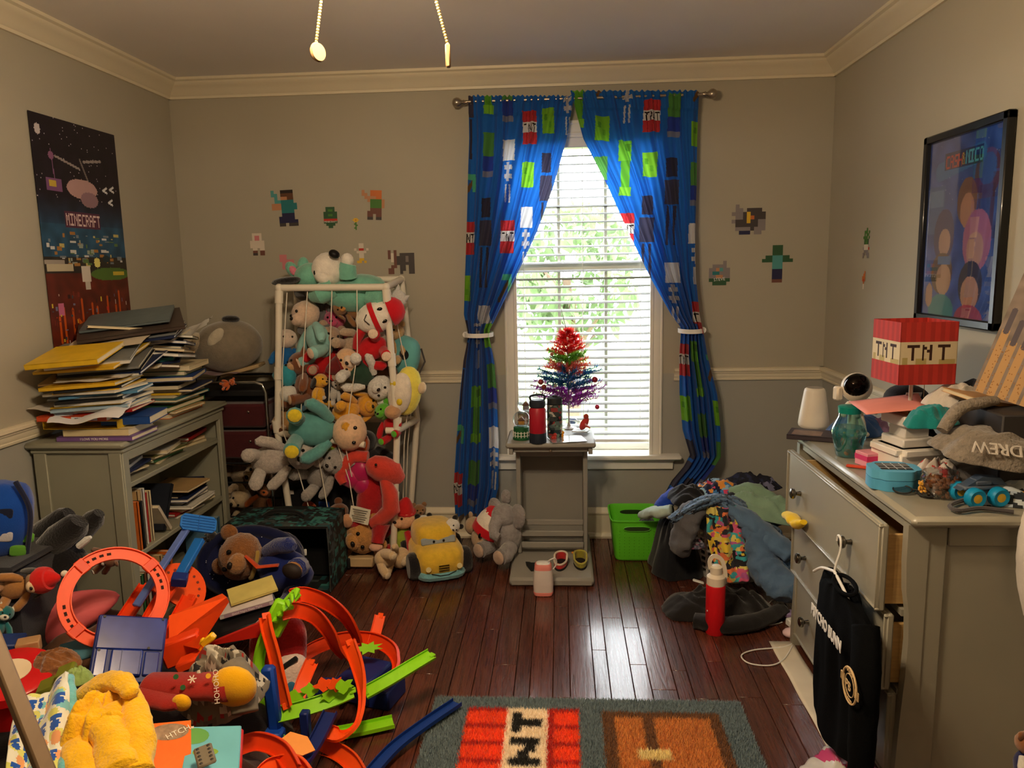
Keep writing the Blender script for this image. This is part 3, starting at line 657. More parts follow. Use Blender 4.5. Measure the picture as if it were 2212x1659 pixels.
pl('plush_doll', 'baby doll in teal star pajamas lying on the broken bar', 718, 930, 3.57, 190, (R(10),R(98),R(25)), c=(236,196,160), top=(96,160,158), c2=(232,206,50), limb=(96,160,158), ear='none', muz=False)
pl('plush_bear', 'shaggy pale grey plush bear slumped against the left cage leg', 622, 985, 3.55, 165, (R(20),R(80),R(30)), c=(196,186,178), ear='round', fl=1)
pl('plush_wolf', 'grey plush wolf with red ribbon in the lower cage', 712, 1010, 3.63, 140, (R(0),R(55),R(-20)), c=(168,162,158), ear='point', fl=1)
pl('plush_lion', 'big tan plush lion lying along the cage floor', 752, 1160, 3.62, 190, (R(20),R(75),R(10)), c=(196,140,76), ear='round', fl=1)
pl('plush_bear', 'cream plush bear with its head flopped onto the floor', 850, 1205, 3.53, 110, (R(-35),R(110),R(20)), c=(220,190,148), ear='round', c2=(236,214,180))
pl('plush_elf', 'plush elf in green and red squeezed beside the right cage leg', 868, 1140, 3.66, 130, (R(0),R(10),R(-20)), c=(230,180,140), top=(150,168,60), limb=(190,32,36), ear='none', hat=(190,32,36))
pl('plush_frog', 'tiny lime green plush frog on the floor by the suitcase', 733, 1213, 3.52, 44, (R(40),R(-30),R(30)), c=(120,196,44), ear='round', muz=False)
pl('plush_monkey', 'brown plush monkey sitting low behind the red toy', 745, 1122, 3.66, 110, (R(0),R(-40),R(20)), c=(120,72,44), c2=(206,164,122), ear='round')
pl('plush_fox', 'orange plush fox low at the back of the cage', 655, 1108, 3.72, 90, (R(0),R(60),R(20)), c=(206,84,30), ear='point')
pl('plush_dog', 'small tan plush dog tucked under the green dog', 752, 668, 3.72, 85, (R(0),R(-70),R(20)), c=(150,104,62), c2=(216,150,72), ear='flop')
pl('plush_pig', 'hot pink plush pig behind the red shirt bear', 725, 712, 3.80, 110, (R(0),R(0),R(0)), c=(206,80,120), ear='point')
pl('plush_cat', 'white plush cat at the upper right rear of the cage', 852, 660, 3.80, 95, (R(0),R(40),R(-30)), c=(220,216,212), ear='point')
pl('plush_bear', 'honey coloured plush bear behind the aqua bag', 855, 735, 3.78, 95, (R(0),R(0),R(-20)), c=(196,160,110), ear='round')
pl('plush_elephant', 'dark grey plush elephant at the back of the cage', 690, 655, 3.82, 130, (R(0),R(0),R(0)), c=(110,108,108), ear='big', muz=False)
pl('plush_bear', 'chestnut plush bear at the rear by the left pipe', 640, 905, 3.80, 120, (R(0),R(20),R(0)), c=(110,52,36), ear='round')
pl('plush_turtle', 'teal plush turtle behind the yellow dog', 678, 878, 3.74, 95, (R(0),R(0),R(40)), c=(48,128,124), top=(60,130,80), ear='none')
pl('plush_penguin', 'black plush penguin at the back of the lower cage', 800, 975, 3.80, 130, (R(0),R(-30),R(0)), c=(36,34,38), c2=(220,214,204), ear='none')
pl('plush_bear', 'cocoa plush bear at the rear right of the cage', 825, 770, 3.82, 130, (R(0),R(0),R(-20)), c=(140,100,70), ear='round')
pl('plush_owl', 'purple plush owl peeking beneath the broken bar', 690, 1065, 3.78, 110, (R(0),R(0),R(0)), c=(70,50,60), ear='point')
# big green dog lying on the cage
t = thing('plush_dog', 'large white plush dog in a mint green hooded suit on top of the cage', 'plush toy', P(740,612,y=3.74), group=G1)
def lo(px, py, y): return tuple(P(px, py, y=y)-Vector(t.location))
mg = plushm((120,186,164)); mw = plushm((238,230,218)); k_ = 1/scale_px(3.74)
M().ell(lo(765,640,3.76), (72*k_,.13,36*k_), rot=(0,.1,0), nz=.06).build('body', mg, t)
hd = M().ell(lo(708,582,3.70), (34*k_,.08,36*k_), rot=(0,.25,0), nz=.04).ell(lo(700,600,3.66), (20*k_,.05,14*k_), rot=(0,.5,0)).build('head', mw, t)
M().ell(lo(722,549,3.63), (12*k_,.03,9*k_), rot=(0,.5,0), nu=12, nv=8).build('nose', mat((16,14,14), .5), hd)
for q in ((681,589),): M().ell(lo(q[0], q[1], 3.645), (4*k_,.01,6*k_), nu=8, nv=6).build('eye', BLKE, hd)
M().ell(lo(670,598,3.74), (34*k_,.09,30*k_), rot=(0,-.3,0), nz=.05).build('hood', mg, hd)
for q in ((632,583,-.6), (655,575,.1)): 
    e = M().ell(lo(q[0], q[1], 3.74), (13*k_,.03,20*k_), rot=(0,q[2],0), nu=12, nv=8).build('hood_ear', mg, hd)
M().ell(lo(634,585,3.712), (8*k_,.01,12*k_), rot=(0,-.6,0), nu=10, nv=6).build('ear_lining', plushm((226,130,150)), hd)
M().ell(lo(618,607,3.64), (32*k_,.05,9*k_), rot=(0,-.12,0), nu=14, nv=8).build('ear', plushm((26,24,26)), hd)
M().ell(lo(792,618,3.78), (46*k_,.1,26*k_), rot=(0,.15,0), nz=.05).build('rump', mg, t)
M().tube([lo(752,600,3.70),lo(750,580,3.69),lo(752,570,3.69)], [.045,.045,.04], 12).build('sleeve', mg, t)
M().ell(lo(750,562,3.69), (14*k_,.035,15*k_), nu=12, nv=8).build('paw', mw, t)
M().tube([lo(720,622,3.66),lo(690,636,3.64),lo(675,640,3.66)], [.05,.05,.03], 12).build('arm', mg, t)
M().tube([lo(800,640,3.66),lo(822,646,3.64),lo(832,650,3.66)], [.05,.055,.03], 12).build('leg', mg, t)
# white ball toy with red cap
t = thing('plush_ball', 'round white plush with red band and red cap beside the right pipe', 'plush toy', P(812,685,y=3.62), (0,R(70),R(10)), G1, 1)
M().ell((0,0,0), (.075,.075,.1), nz=.02).build('body', mw, t)
M().lathe([(.0765,-.012),(.077,-.012),(.077,.012),(.0765,.012)], 24, c=(0,0,-.005)).build('band', cloth((200,24,34)), t)
M().lathe([(.072,.05),(.07,.07),(.055,.1),(.03,.12),(.001,.125)], 20, c=(0,0,.02)).build('cap', cloth((206,28,40)), t)
for q in (-1,1): M().ell((q*.03,-.062,.035), (.009,.006,.014), nu=8, nv=6).build('eye', BLKE, t)
M().tube([(-.03,-.074,-.03),(-.01,-.078,-.05),(.02,-.076,-.035)], .0022, 5).build('stitch', BLKE, t)
# aqua bag
t = thing('plush_backpack', 'aqua rounded plush bag with black markings at the cage right side', 'bag', P(874,768,y=3.78), (0,R(15),R(-30)), G1)
M().ell((0,0,0), (.085,.05,.1), e=.7).build('pouch', cloth((104,176,178)), t)
M().ell((.03,-.04,.02), (.03,.018,.03)).build('patch', cloth((24,26,30)), t)
M().ell((-.035,-.042,-.01), (.014,.014,.02)).build('patch', cloth((230,230,226)), t)
M().tube([(.08,.02,.06),(.11,.03,0),(.09,.02,-.08)], .005).build('strap', cloth((70,66,66)), t)
# pale toy with yellow rim hood
t = thing('plush_dinosaur', 'pale plush toy with yellow rimmed hood at the right cage pipe', 'plush toy', P(873,850,y=3.64), (0,R(12),R(-15)), G1)
M().ell((.005,.02,.01), (.075,.05,.125), nz=.03).build('hood', plushm((236,222,96)), t)
h_ = M().ell((-.012,-.02,-.0), (.062,.045,.105), nz=.03).build('head', plushm((232,220,204)), t)
for q in ((-.03,.05),(.018,-.03)): M().ell((q[0]-.01,-.058,q[1]), (.016,.008,.018), nu=10, nv=6).build('eye', mat((226,196,40), .3), h_)
M().ell((-.02,-.05,-.09), (.04,.05,.035)).build('snout', plushm((196,150,110)), h_)
M().ell((.09,.0,.05), (.02,.02,.03)).build('paw', plushm((226,204,170)), t)
# leaf cushion, globe, castle, magenta heart, box
o = M().ell((0,0,0), (.12,.05,.075), e=.8, nz=.05).build('cushion', plushm((176,82,40)), loc=P(748,955,y=3.65), rot=(0,R(15),0)); tag(o, 'rust orange leaf shaped cushion under the baby doll', 'cushion', G1)
o = M().ell((0,0,0), (.09,.04,.04), e=.8, nz=.05).build('cushion', plushm((112,140,50)), loc=P(700,968,y=3.63), rot=(0,R(20),0)); tag(o, 'olive green leaf shaped cushion under the baby doll', 'cushion', G1)
t = thing('plush_globe', 'round blue plush globe with a black pointed hat', 'plush toy', P(684,872,y=3.65), group=G1)
M().ell((0,0,0), .05).build('ball', plushm((56,128,140)), t); M().lathe([(.05,0),(.03,.02),(.015,.07),(.001,.11)], 14, X=T((.04,0,.02), (0,R(20),0))).build('hat', cloth((24,26,34)), t)
for q in ((-.02,-.045,.01),(.02,-.044,-.02)): M().ell(q, (.02,.008,.014), nu=8, nv=6).build('patch', plushm((60,120,60)), t)
t = thing('plush_castle', 'small grey blue plush tower by the left pipe', 'plush toy', P(651,872,y=3.63), (0,R(5),0), G1)
M().box((0,0,0), (.05,.05,.07), .008).build('tower', cloth((80,120,140)), t)
for q in (-1,0,1): M().box((q*.018,-.015,.04), (.012,.02,.02), .003).build('battlement', cloth((80,120,140)), t)
o = M().ell((-.03,0,.02), (.06,.05,.07), rot=(0,-.5,0), nz=.03).ell((.03,0,.02), (.06,.05,.07), rot=(0,.5,0), nz=.03).ell((0,0,-.045), (.055,.045,.06), nz=.03).build('heart_cushion', mat((186,24,92), .35, var=.05, sheen=.4), loc=P(775,1030,y=3.62), rot=(0,R(-30),0)); tag(o, 'shiny magenta heart cushion held by the red toy', 'cushion', G1)
t = thing('plush_dinosaur', 'salmon red plush with long arms hanging in the lower cage', 'plush toy', P(800,1040,y=3.58), group=G1)
def lo(px, py, y): return tuple(P(px, py, y=y)-Vector(t.location))
ms = plushm((206,66,52)); ms2 = plushm((176,30,36))
hd = M().tube([lo(792,1000,3.57),lo(802,1004,3.57),lo(822,1012,3.58),lo(850,1022,3.6),lo(866,1035,3.62)], [.02,.05,.065,.06,.03], 14).build('head', ms, t)
M().ell(lo(812,1004,3.505), .007, nu=8, nv=6).build('eye', BLKE, hd)
M().tube([lo(795,988,3.6),lo(765,985,3.6),lo(742,1005,3.59),lo(735,1030,3.58),lo(742,1045,3.57)], [.03,.035,.035,.03,.02], 10).build('arm', ms, t)
M().tube([lo(830,1035,3.56),lo(842,1065,3.55),lo(845,1100,3.55),lo(825,1120,3.55),lo(802,1132,3.55)], [.025,.04,.045,.038,.025], 10).build('arm', ms, t)
M().ell(lo(800,1080,3.62), (.07,.05,.13), rot=(0,.2,0), nz=.04).build('body', ms2, t)
M().tube([lo(822,1130,3.57),lo(818,1155,3.56),lo(815,1172,3.55)], [.05,.035,.032], 12).build('leg', ms2, t); M().ell(lo(812,1182,3.54), (.034,.03,.02)).build('foot', plushm((226,176,150)), t)
M().tube([lo(790,1130,3.6),lo(770,1128,3.57),lo(758,1125,3.55)], [.045,.035,.03], 12).build('leg', ms2, t); M().ell(lo(750,1125,3.53), (.028,.02,.035)).build('foot', plushm((196,146,110)), t)
tg = M().grid(lambda u, v: ((u-.5)*.1, .004*math.sin(u*5), (v-.5)*.08), 8, 6).build('care_tag', mat((232,226,208), .7), t, loc=lo(777,1113,3.52), rot=(0,R(12),0), rc=False)
for k in range(6): M().box((0,-.006,.028-.011*k), (.075-.01*(k%3),.001,.0035)).build('print_line', mat((120,116,108), .8), tg)
o = thing('storage_box', 'black fabric storage box with a paper label inside the cage', 'box', P(690,1075,y=3.80))
M().box((0,0,0), (.36,.16,.2), .02).build('box', cloth((20,20,22)), o)
M().box((-.13,-.083,.055), (.05,.002,.022)).build('label', mat((230,222,210), .7), o); M().box((.05,-.083,-.02), (.055,.002,.05)).build('label', mat((40,84,170), .6), o)
# toys on the floor near the cage
o = thing('tan_board', 'pale wooden board with a black clip under the lion', 'board', P(780,1212,y=3.56)); M().box((0,0,0), (.13,.05,.05), .006).build('slab', mat((200,172,130), .6), o); M().box((-.055,-.03,0), (.018,.01,.055), .004).build('clip', m_blk, o)
G2 = 'soft toys on the floor by the curtain'
plush('plush_panda', 'small panda with big black eyes behind the yellow car', 915, 1140, 3.72, 78, (R(10),0,R(20)), c=(232,228,220), limb=(26,24,26), ear='round', earc=(26,24,26), group=G2)
plush('plush_panda', 'panda riding on top of the yellow plush car', 965, 1142, 3.58, 78, (R(20),R(60),R(30)), c=(236,232,226), limb=(26,24,26), ear='round', earc=(26,24,26), group=G2)
plush('plush_bear', 'light brown plush bear beside the baseboard behind the panda', 906, 1115, 3.80, 70, (0,0,R(20)), c=(150,108,70), ear='round', group=G2)
plush('plush_bear', 'tan plush with a paper tag between the car and the white ball toy', 1028, 1150, 3.72, 100, (R(0),R(60),R(120)), c=(190,160,128), ear='round', group=G2)
plush('plush_bear', 'dark plush toy in blue beneath the small panda', 893, 1165, 3.70, 60, (0,R(20),R(10)), c=(40,60,110), ear='round', group=G2)
# yellow plush car
t = thing('plush_car', 'yellow plush car with smiling bumper on the floor', 'plush toy', P(948,1238,z=0), (0,0,R(22)))
my = plushm((228,186,58)); mb_ = plushm((30,28,32)); mbl = plushm((120,178,190))
M().ell((0,.08,.085), (.125,.2,.075), e=.55, nu=24, nv=14).build('body', my, t)
M().ell((0,.1,.165), (.105,.12,.075), e=.6, nu=24, nv=14).build('cabin', my, t)
M().ell((0,.075,.028), (.128,.2,.028), e=.5, nu=20, nv=8).build('bumper', mbl, t)
ws = M().box((0,-.014,.172), (.17,.012,.035), .012, rot=(-.25,0,0)).build('windscreen', cloth((150,160,168)), t)
for s in (-1,1):
    M().ell((s*.024,-.025,.172), (.006,.004,.007), nu=8, nv=6).build('pupil', BLKE, ws)
    M().lathe([(.001,.004),(.013,.004),(.013,0),(.001,0)], 14, X=T((s*.075,-.122,.075), (PI/2,0,0))).build('headlight', mat((240,226,170), .5), t)
    for y in (-.02,.18): M().lathe([(.001,-.028),(.055,-.028),(.065,-.015),(.065,.015),(.055,.028),(.001,.028)], 18, X=T((s*.125,y,.062), (0,PI/2,0))).build('wheel', mb_, t)
for k in range(3): M().box((0,-.125,.062+.012*k), (.05,.003,.003)).build('grille_line', BLKE, t)
M().tube([(-.06,-.118,.05),(-.02,-.124,.038),(.02,-.124,.038),(.06,-.118,.05)], .002, 5).build('smile', BLKE, t)
# white ball toy with red cap and band + grey elephant
t = thing('plush_ball', 'white plush with red stripes lying against the grey elephant', 'plush toy', P(1062,1135,y=3.70), (R(10),R(28),R(20)), G2)
M().ell((0,0,0), (.085,.08,.11), nz=.02).build('body', mw, t)
M().lathe([(.087,-.028),(.089,-.016),(.089,.004),(.088,.014)], 26, c=(0,0,-.02)).build('band', cloth((200,26,40)), t)
M().lathe([(.07,.06),(.058,.085),(.034,.104),(.001,.112)], 22).build('cap', cloth((206,30,44)), t)
M().ell((-.05,-.062,-.045), (.013,.008,.02), nu=10, nv=6).build('eye', BLKE, t)
t = thing('plush_elephant', 'fluffy grey plush elephant sitting against the book stand', 'plush toy', P(1095,1140,y=3.66), (0,0,R(-40)), G2)
mge = plushm((150,146,148), 1)
M().ell((0,0,-.03), (.075,.075,.105), nz=.08).build('body', mge, t); h_ = M().ell((0,-.02,.07), (.065,.06,.06), nz=.06).build('head', mge, t)
M().tube([(0,-.06,.065),(.01,-.1,.03),(.03,-.12,.0),(.05,-.11,-.01)], [.035,.03,.026,.022], 10).build('trunk', mge, h_)
for s in (-1,1): M().ell((s*.075,.0,.075), (.05,.02,.065), rot=(0,s*.3,0), nz=.05).build('ear', mge, h_); M().tube([(s*.05,-.03,-.08),(s*.07,-.09,-.1),(s*.07,-.12,-.1)], [.04,.042,.04], 12).build('leg', mge, t); M().ell((s*.07,-.135,-.1), (.035,.012,.035)).build('foot_pad', plushm((190,164,146)), t)
M().ell((-.03,.03,.145), (.03,.02,.04)).build('tuft', mge, h_)
# big grey cushion toy on the cart
t = thing('plush_raccoon', 'huge round grey plush with pale snout resting on the drawer cart', 'plush toy', P(492,748,y=3.78), (R(0),R(-8),R(8)))
mgc = plushm((134,124,108))
M().ell((0,0,0), (.175,.14,.132), nz=.03, nu=24, nv=16).build('body', mgc, t)
f_ = M().ell((-.135,-.06,.045), (.045,.06,.055), rot=(0,.4,0)).build('muzzle', plushm((190,178,156)), t)
M().ell((-.16,-.1,.055), (.014,.012,.012)).build('eye', BLKE, f_); M().ell((-.16,-.055,.09), (.014,.012,.012)).build('eye', BLKE, f_)
M().ell((-.01,-.128,.06), (.055,.014,.028), rot=(0,-.7,0)).build('ear', plushm((196,186,164)), t)
M().ell((.05,-.02,.135), (.045,.04,.018), rot=(0,.2,0)).build('ear', plushm((30,28,30)), t)
o = M().grid(lambda u, v: ((u-.5)*.22, (v-.5)*.16, -.01+.006*math.sin(u*9)), 10, 6).build('maroon_cloth', cloth((96,20,26)), loc=P(478,800,y=3.72), rc=False); tag(o, 'maroon cloth under the big grey plush', 'cloth')
o = M().box((0,0,0), (.2,.14,.018), .004).build('folder', mat((178,152,112), .7), loc=P(525,798,y=3.76), rot=(0,R(-14),R(8))); tag(o, 'tan folder on the drawer cart under the grey plush', 'folder')
plush('plush_tiger', 'little orange tiger toy on the cart top tray', 495, 828, 3.63, 34, (0,R(70),R(10)), c=(206,96,34), ear='round')
plush('plush_bear', 'large cream plush lying on the floor behind the cart', 548, 1020, 3.86, 150, (R(30),R(70),0), c=(196,170,136), ear='round', fl=1)
plush('plush_bear', 'cream plush leg and body low behind the bookcase', 512, 1080, 3.80, 110, (R(30),R(60),0), c=(200,176,140), ear='round')
plush('plush_monkey', 'brown plush monkey with orange feet behind the suitcase', 570, 1072, 3.70, 90, (R(0),R(20),R(10)), c=(120,80,52), c2=(206,110,50), limb=(206,110,50), ear='round')
# ================================================================== books
m_page = mat((222,208,176), .8, var=.06, vs=40, stretch=(1,1,30)); m_page2 = mat((232,228,218), .8, var=.05, vs=40, stretch=(1,1,30))
ORD = ['lowest','second','third','fourth','fifth','sixth','seventh','eighth','ninth','tenth','eleventh','twelfth','thirteenth','fourteenth','fifteenth','sixteenth','seventeenth','eighteenth','nineteenth','twentieth']
CN = [('navy',(28,40,76)),('red',(168,34,34)),('yellow',(222,178,40)),('white',(216,212,202)),('black',(28,28,30)),('sky blue',(86,140,180)),('cream',(214,198,160)),('green',(52,104,62)),('brown',(104,70,46)),('teal',(40,104,110)),('orange',(206,104,36)),('grey',(120,122,120)),('dark blue',(34,66,130)),('purple',(112,84,140)),('tan',(184,152,104)),('pale blue',(150,176,196)),('maroon',(96,30,34)),('olive',(112,112,60))]
CD = dict(CN)
def book(label, loc, w, l, t, c, rot=(0,0,0), spine='-y', soft=False, group=None, pages=m_page, cat='book'):
    """w: spine to fore edge, l: along the spine, t: thickness; lies flat, spine towards -y, loc = centre"""
    o = thing('book', label, cat, loc, rot, group)
    mc = mat(c, .45, var=.1, vs=18, spec=.4); b = .0012 if soft else .0022; cv_ = M()
    for z in (-1,1): cv_.box((0,0,z*(t/2-b/2)), (l,w,b))
    cv_.box((0,-w/2+b/2,0), (l,b,t)); cv_.build('cover', mc, o, smooth=0)
    M().box((0,.001,0), (l-.006,w-.006,t-2*b)).build('pages', pages, o, smooth=0)
    return o
rb = random.Random(11)
UPR = Matrix(((0,-1,0),(0,0,-1),(1,0,0)))
def upr(a=0): return tuple((Matrix.Rotation(a, 3, 'X') @ UPR).to_euler())
def pile(where, x, y, z, n, lr, wr, tr, jx, jy, rz, cols, tilt=(0,0), spine=True, group=None, start=0):
    tx, ty = tilt; up = rotm((tx, ty, 0)).to_3x3() @ Vector((0,0,1)); p = Vector((x, y, z)); out = []
    for k in range(n):
        t = rb.uniform(*tr); cn = cols[k%len(cols)]; p = p + up*(t/2)
        lab = '%s book, %s from the bottom of the %s' % (cn, ORD[k+start], where) if k+start else '%s book, %s of the %s' % (cn, ORD[0], where)
        q = p + Vector((rb.uniform(-jx,jx), rb.uniform(-jy,jy), 0))
        o = book(lab, q, rb.uniform(*wr), rb.uniform(*lr), t, CD[cn], (tx, ty, rz+rb.uniform(-.22,.22)+(PI if (not spine and rb.random() < .7) else 0)), soft=t < .012, group=group, pages=rb.choice((m_page,m_page2)))
        out.append(o); p = p + up*(t/2+.0006)
    return p, out
gA, gB, gC, gS = 'books in the front pile on the bookcase', 'books in the rear pile on the bookcase', 'tilted books heaped on top', 'books on the bookcase shelves'
ZT = .8505
# front pile, its lowest books as the photo shows them
m_let = mat((236,230,226), .6)
xa, ya = -1.80, 2.83
def spine_text(o, s, size, m, dx=0, l=None, w=.2):
    tx = text('lettering', s, size, m, o, (dx, -w/2-.0006, 0), (PI/2,0,0), ext=.0004)
z = ZT
b1 = book('purple picture book with white spine lettering, lowest of the front pile', (xa+.035, ya-.02, z+.0085), .2, .29, .017, (122,88,150), (0,0,.03), group=gA); spine_text(b1, 'I LOVE YOU MORE', .013, m_let); z += .0178
b2 = book('thick cream book just above the purple book', (xa+.035, ya-.01, z+.013), .2, .25, .026, (222,206,160), (0,0,.05), group=gA); z += .0266
t = thing('slipcase', 'open yellow cardboard slipcase sticking out of the front pile', 'box', (xa-.02, ya-.01, z+.016), (0,0,.02))
for q in (-1,1): M().box((0,0,q*.0145), (.29,.2,.0022)).build('panel', mat((222,184,46), .5), t, smooth=0)
for q in (-1,1): M().box((q*.144,0,0), (.0022,.2,.027)).build('end_panel', mat((206,172,40), .5), t, smooth=0)
z += .0324
b3 = book('orange red book with a blue title strip jutting to the left', (xa-.045, ya-.02, z+.01), .2, .27, .02, (204,76,38), (0,0,.02), group=gA)
M().box((.05,-.1005,0), (.1,.001,.014)).build('title_strip', mat((196,206,214), .6), b3, smooth=0); text('lettering', "WHO'S THAT?", .0115, mat((30,34,60), .6), b3, (.05,-.102,0), (PI/2,0,0)); z += .0206
b4 = book('blue book with spine lettering at the right of the front pile', (xa+.12, ya+.03, z-.03), .2, .18, .03, (28,70,140), (0,0,.16), group=gA)
p_, _ = pile('front pile', xa+.02, ya+.0, z, 12, (.24,.31), (.18,.24), (.006,.014), .025, .02, .06, ['red','white','pale blue','yellow','white','black','grey','sky blue','white','yellow','black','yellow'], tilt=(.02,-.06), group=gA, start=4)
def sheet(label, loc, w, l, rot, c=(228,226,220), seed=0, amp=.008, group=None, cat='paper'):
    o = M().grid(lambda u, v: ((u-.5)*w, (v-.5)*l, amp*noise.noise(Vector((u*3, v*3, seed)))+amp*.6*math.sin(u*6+seed)), 12, 10).build('paper_sheet', mat(c, .7, var=.04), loc=loc, rot=rot, rc=False)
    return tag(o, label, 'paper', group)
gp = 'loose papers in the book piles'
sheet('crumpled white paper hanging over the front of the front pile', (xa+.03, ya-.1, .962), .28, .14, (.35,-.05,0), (214,214,220), 3, .02, gp)
sheet('curled white sheet poking out left of the front pile', (xa-.14, ya-.04, .957), .16, .16, (0,.35,.1), (206,200,190), 5, .012, gp)
sheet('white sheets fanned at the top of the front pile', (xa+.02, ya-.01, p_.z+.012), .26, .2, (.03,-.06,.1), (226,224,218), 7, .008, gp)
# rear pile
p2, _ = pile('rear pile', -1.79, 3.30, ZT, 13, (.22,.28), (.20,.34), (.008,.022), .03, .04, .1, ['orange','tan','green','yellow','teal','cream','yellow','navy','black','cream','dark blue','green','cream'], spine=False, group=gB)
# tilted heap over both
cl = ['brown','cream','navy','teal','grey','tan','pale blue','black','dark blue','white','olive','navy','grey','cream']
p3, _ = pile('tilted stack over the rear pile', -1.78, 3.20, p2.z+.0, 14, (.24,.33), (.22,.30), (.007,.018), .04, .06, .25, cl, tilt=(.12,-.10), spine=False, group=gC)
p4, _ = pile('tilted stack over the front pile', -1.83, 2.93, p_.z+.02, 9, (.26,.34), (.24,.34), (.006,.014), .03, .05, .12, ['tan','white','navy','black','grey','yellow','yellow','white','grey'], tilt=(.20,-.05), group=gC)
book('large dark picture book crowning the tilted heap', (-1.80, 3.10, p3.z+.02), .30, .40, .014, (70,58,52), (.22,-.1,.5), group=gC)
book('thin grey blue picture book lying on the crowning book', (-1.82, 3.12, p3.z+.045), .24, .34, .01, (100,112,116), (.22,-.1,.35), group=gC)
book('yellow picture book with a colourful cover jutting out at the left', (-1.83, 2.76, p4.z-.005), .24, .26, .02, (224,182,36), (.18,-.06,.12), group=gC)
sheet('curled white sheet at the right of the tilted heap', (-1.66, 3.32, 1.22), .2, .18, (.2,-.35,.2), (206,204,198), 8, .015, gp)
sheet('printed magazine page lying on the tilted heap', (-1.82, 2.98, p4.z+.035), .3, .26, (.2,-.08,.2), (206,192,170), 9, .006, gp)
# shelf books
zs1, zs2, zs3 = .6755, .3855, .1005
pile('near stack on the upper shelf', -1.80, 2.86, zs1, 6, (.20,.24), (.16,.2), (.006,.014), .02, .02, PI/2, ['white','red','cream','grey','navy','white'], group=gS)
pile('middle stack on the upper shelf', -1.79, 3.12, zs1, 5, (.20,.24), (.16,.2), (.008,.02), .02, .02, PI/2, ['cream','green','cream','olive','white'], group=gS, spine=False)
pile('far stack on the upper shelf', -1.80, 3.38, zs1, 4, (.2,.23), (.15,.18), (.01,.022), .02, .02, PI/2, ['cream','tan','green','red'], group=gS, spine=False)
y = 2.76
for k, cn in enumerate(['dark blue','sky blue','orange','black','tan','white','red','cream']):
    t_ = rb.uniform(.014,.026); h_ = rb.uniform(.19,.235)
    book('%s book standing upright at the near end of the middle shelf' % cn, (-1.765+rb.uniform(-.012,.012), y+t_/2, zs2+h_/2), .17, h_, t_, CD[cn], upr(), group=gS); y += t_+.002
book('dark book leaning beside the upright books on the middle shelf', (-1.76, 3.045, zs2+.1), .16, .2, .02, (30,34,44), upr(-.5), group=gS)
book('cream book leaning low against the dark leaning book', (-1.74, 2.99, zs2+.07), .14, .15, .016, (206,196,176), upr(.6), group=gS)
pile('far stack on the middle shelf', -1.78, 3.30, zs2, 9, (.2,.25), (.16,.22), (.009,.02), .025, .03, PI/2, ['grey','red','cream','white','black','navy','black','navy','tan'], group=gS, spine=False)
y = 2.78
for k, cn in enumerate(['green','brown','white','maroon','tan','navy','teal','orange']):
    t_ = rb.uniform(.015,.03); h_ = rb.uniform(.18,.22)
    book('%s book standing on the bottom shelf' % cn, (-1.76, y+t_/2, zs3+h_/2), .17, h_, t_, CD[cn], upr(), group=gS); y += t_+.06 if k == 3 else t_+.002
book('pale blue book standing at the far end of the bottom shelf', (-1.75, 3.46, zs3+.1), .17, .2, .02, (90,130,160), upr(), group=gS)
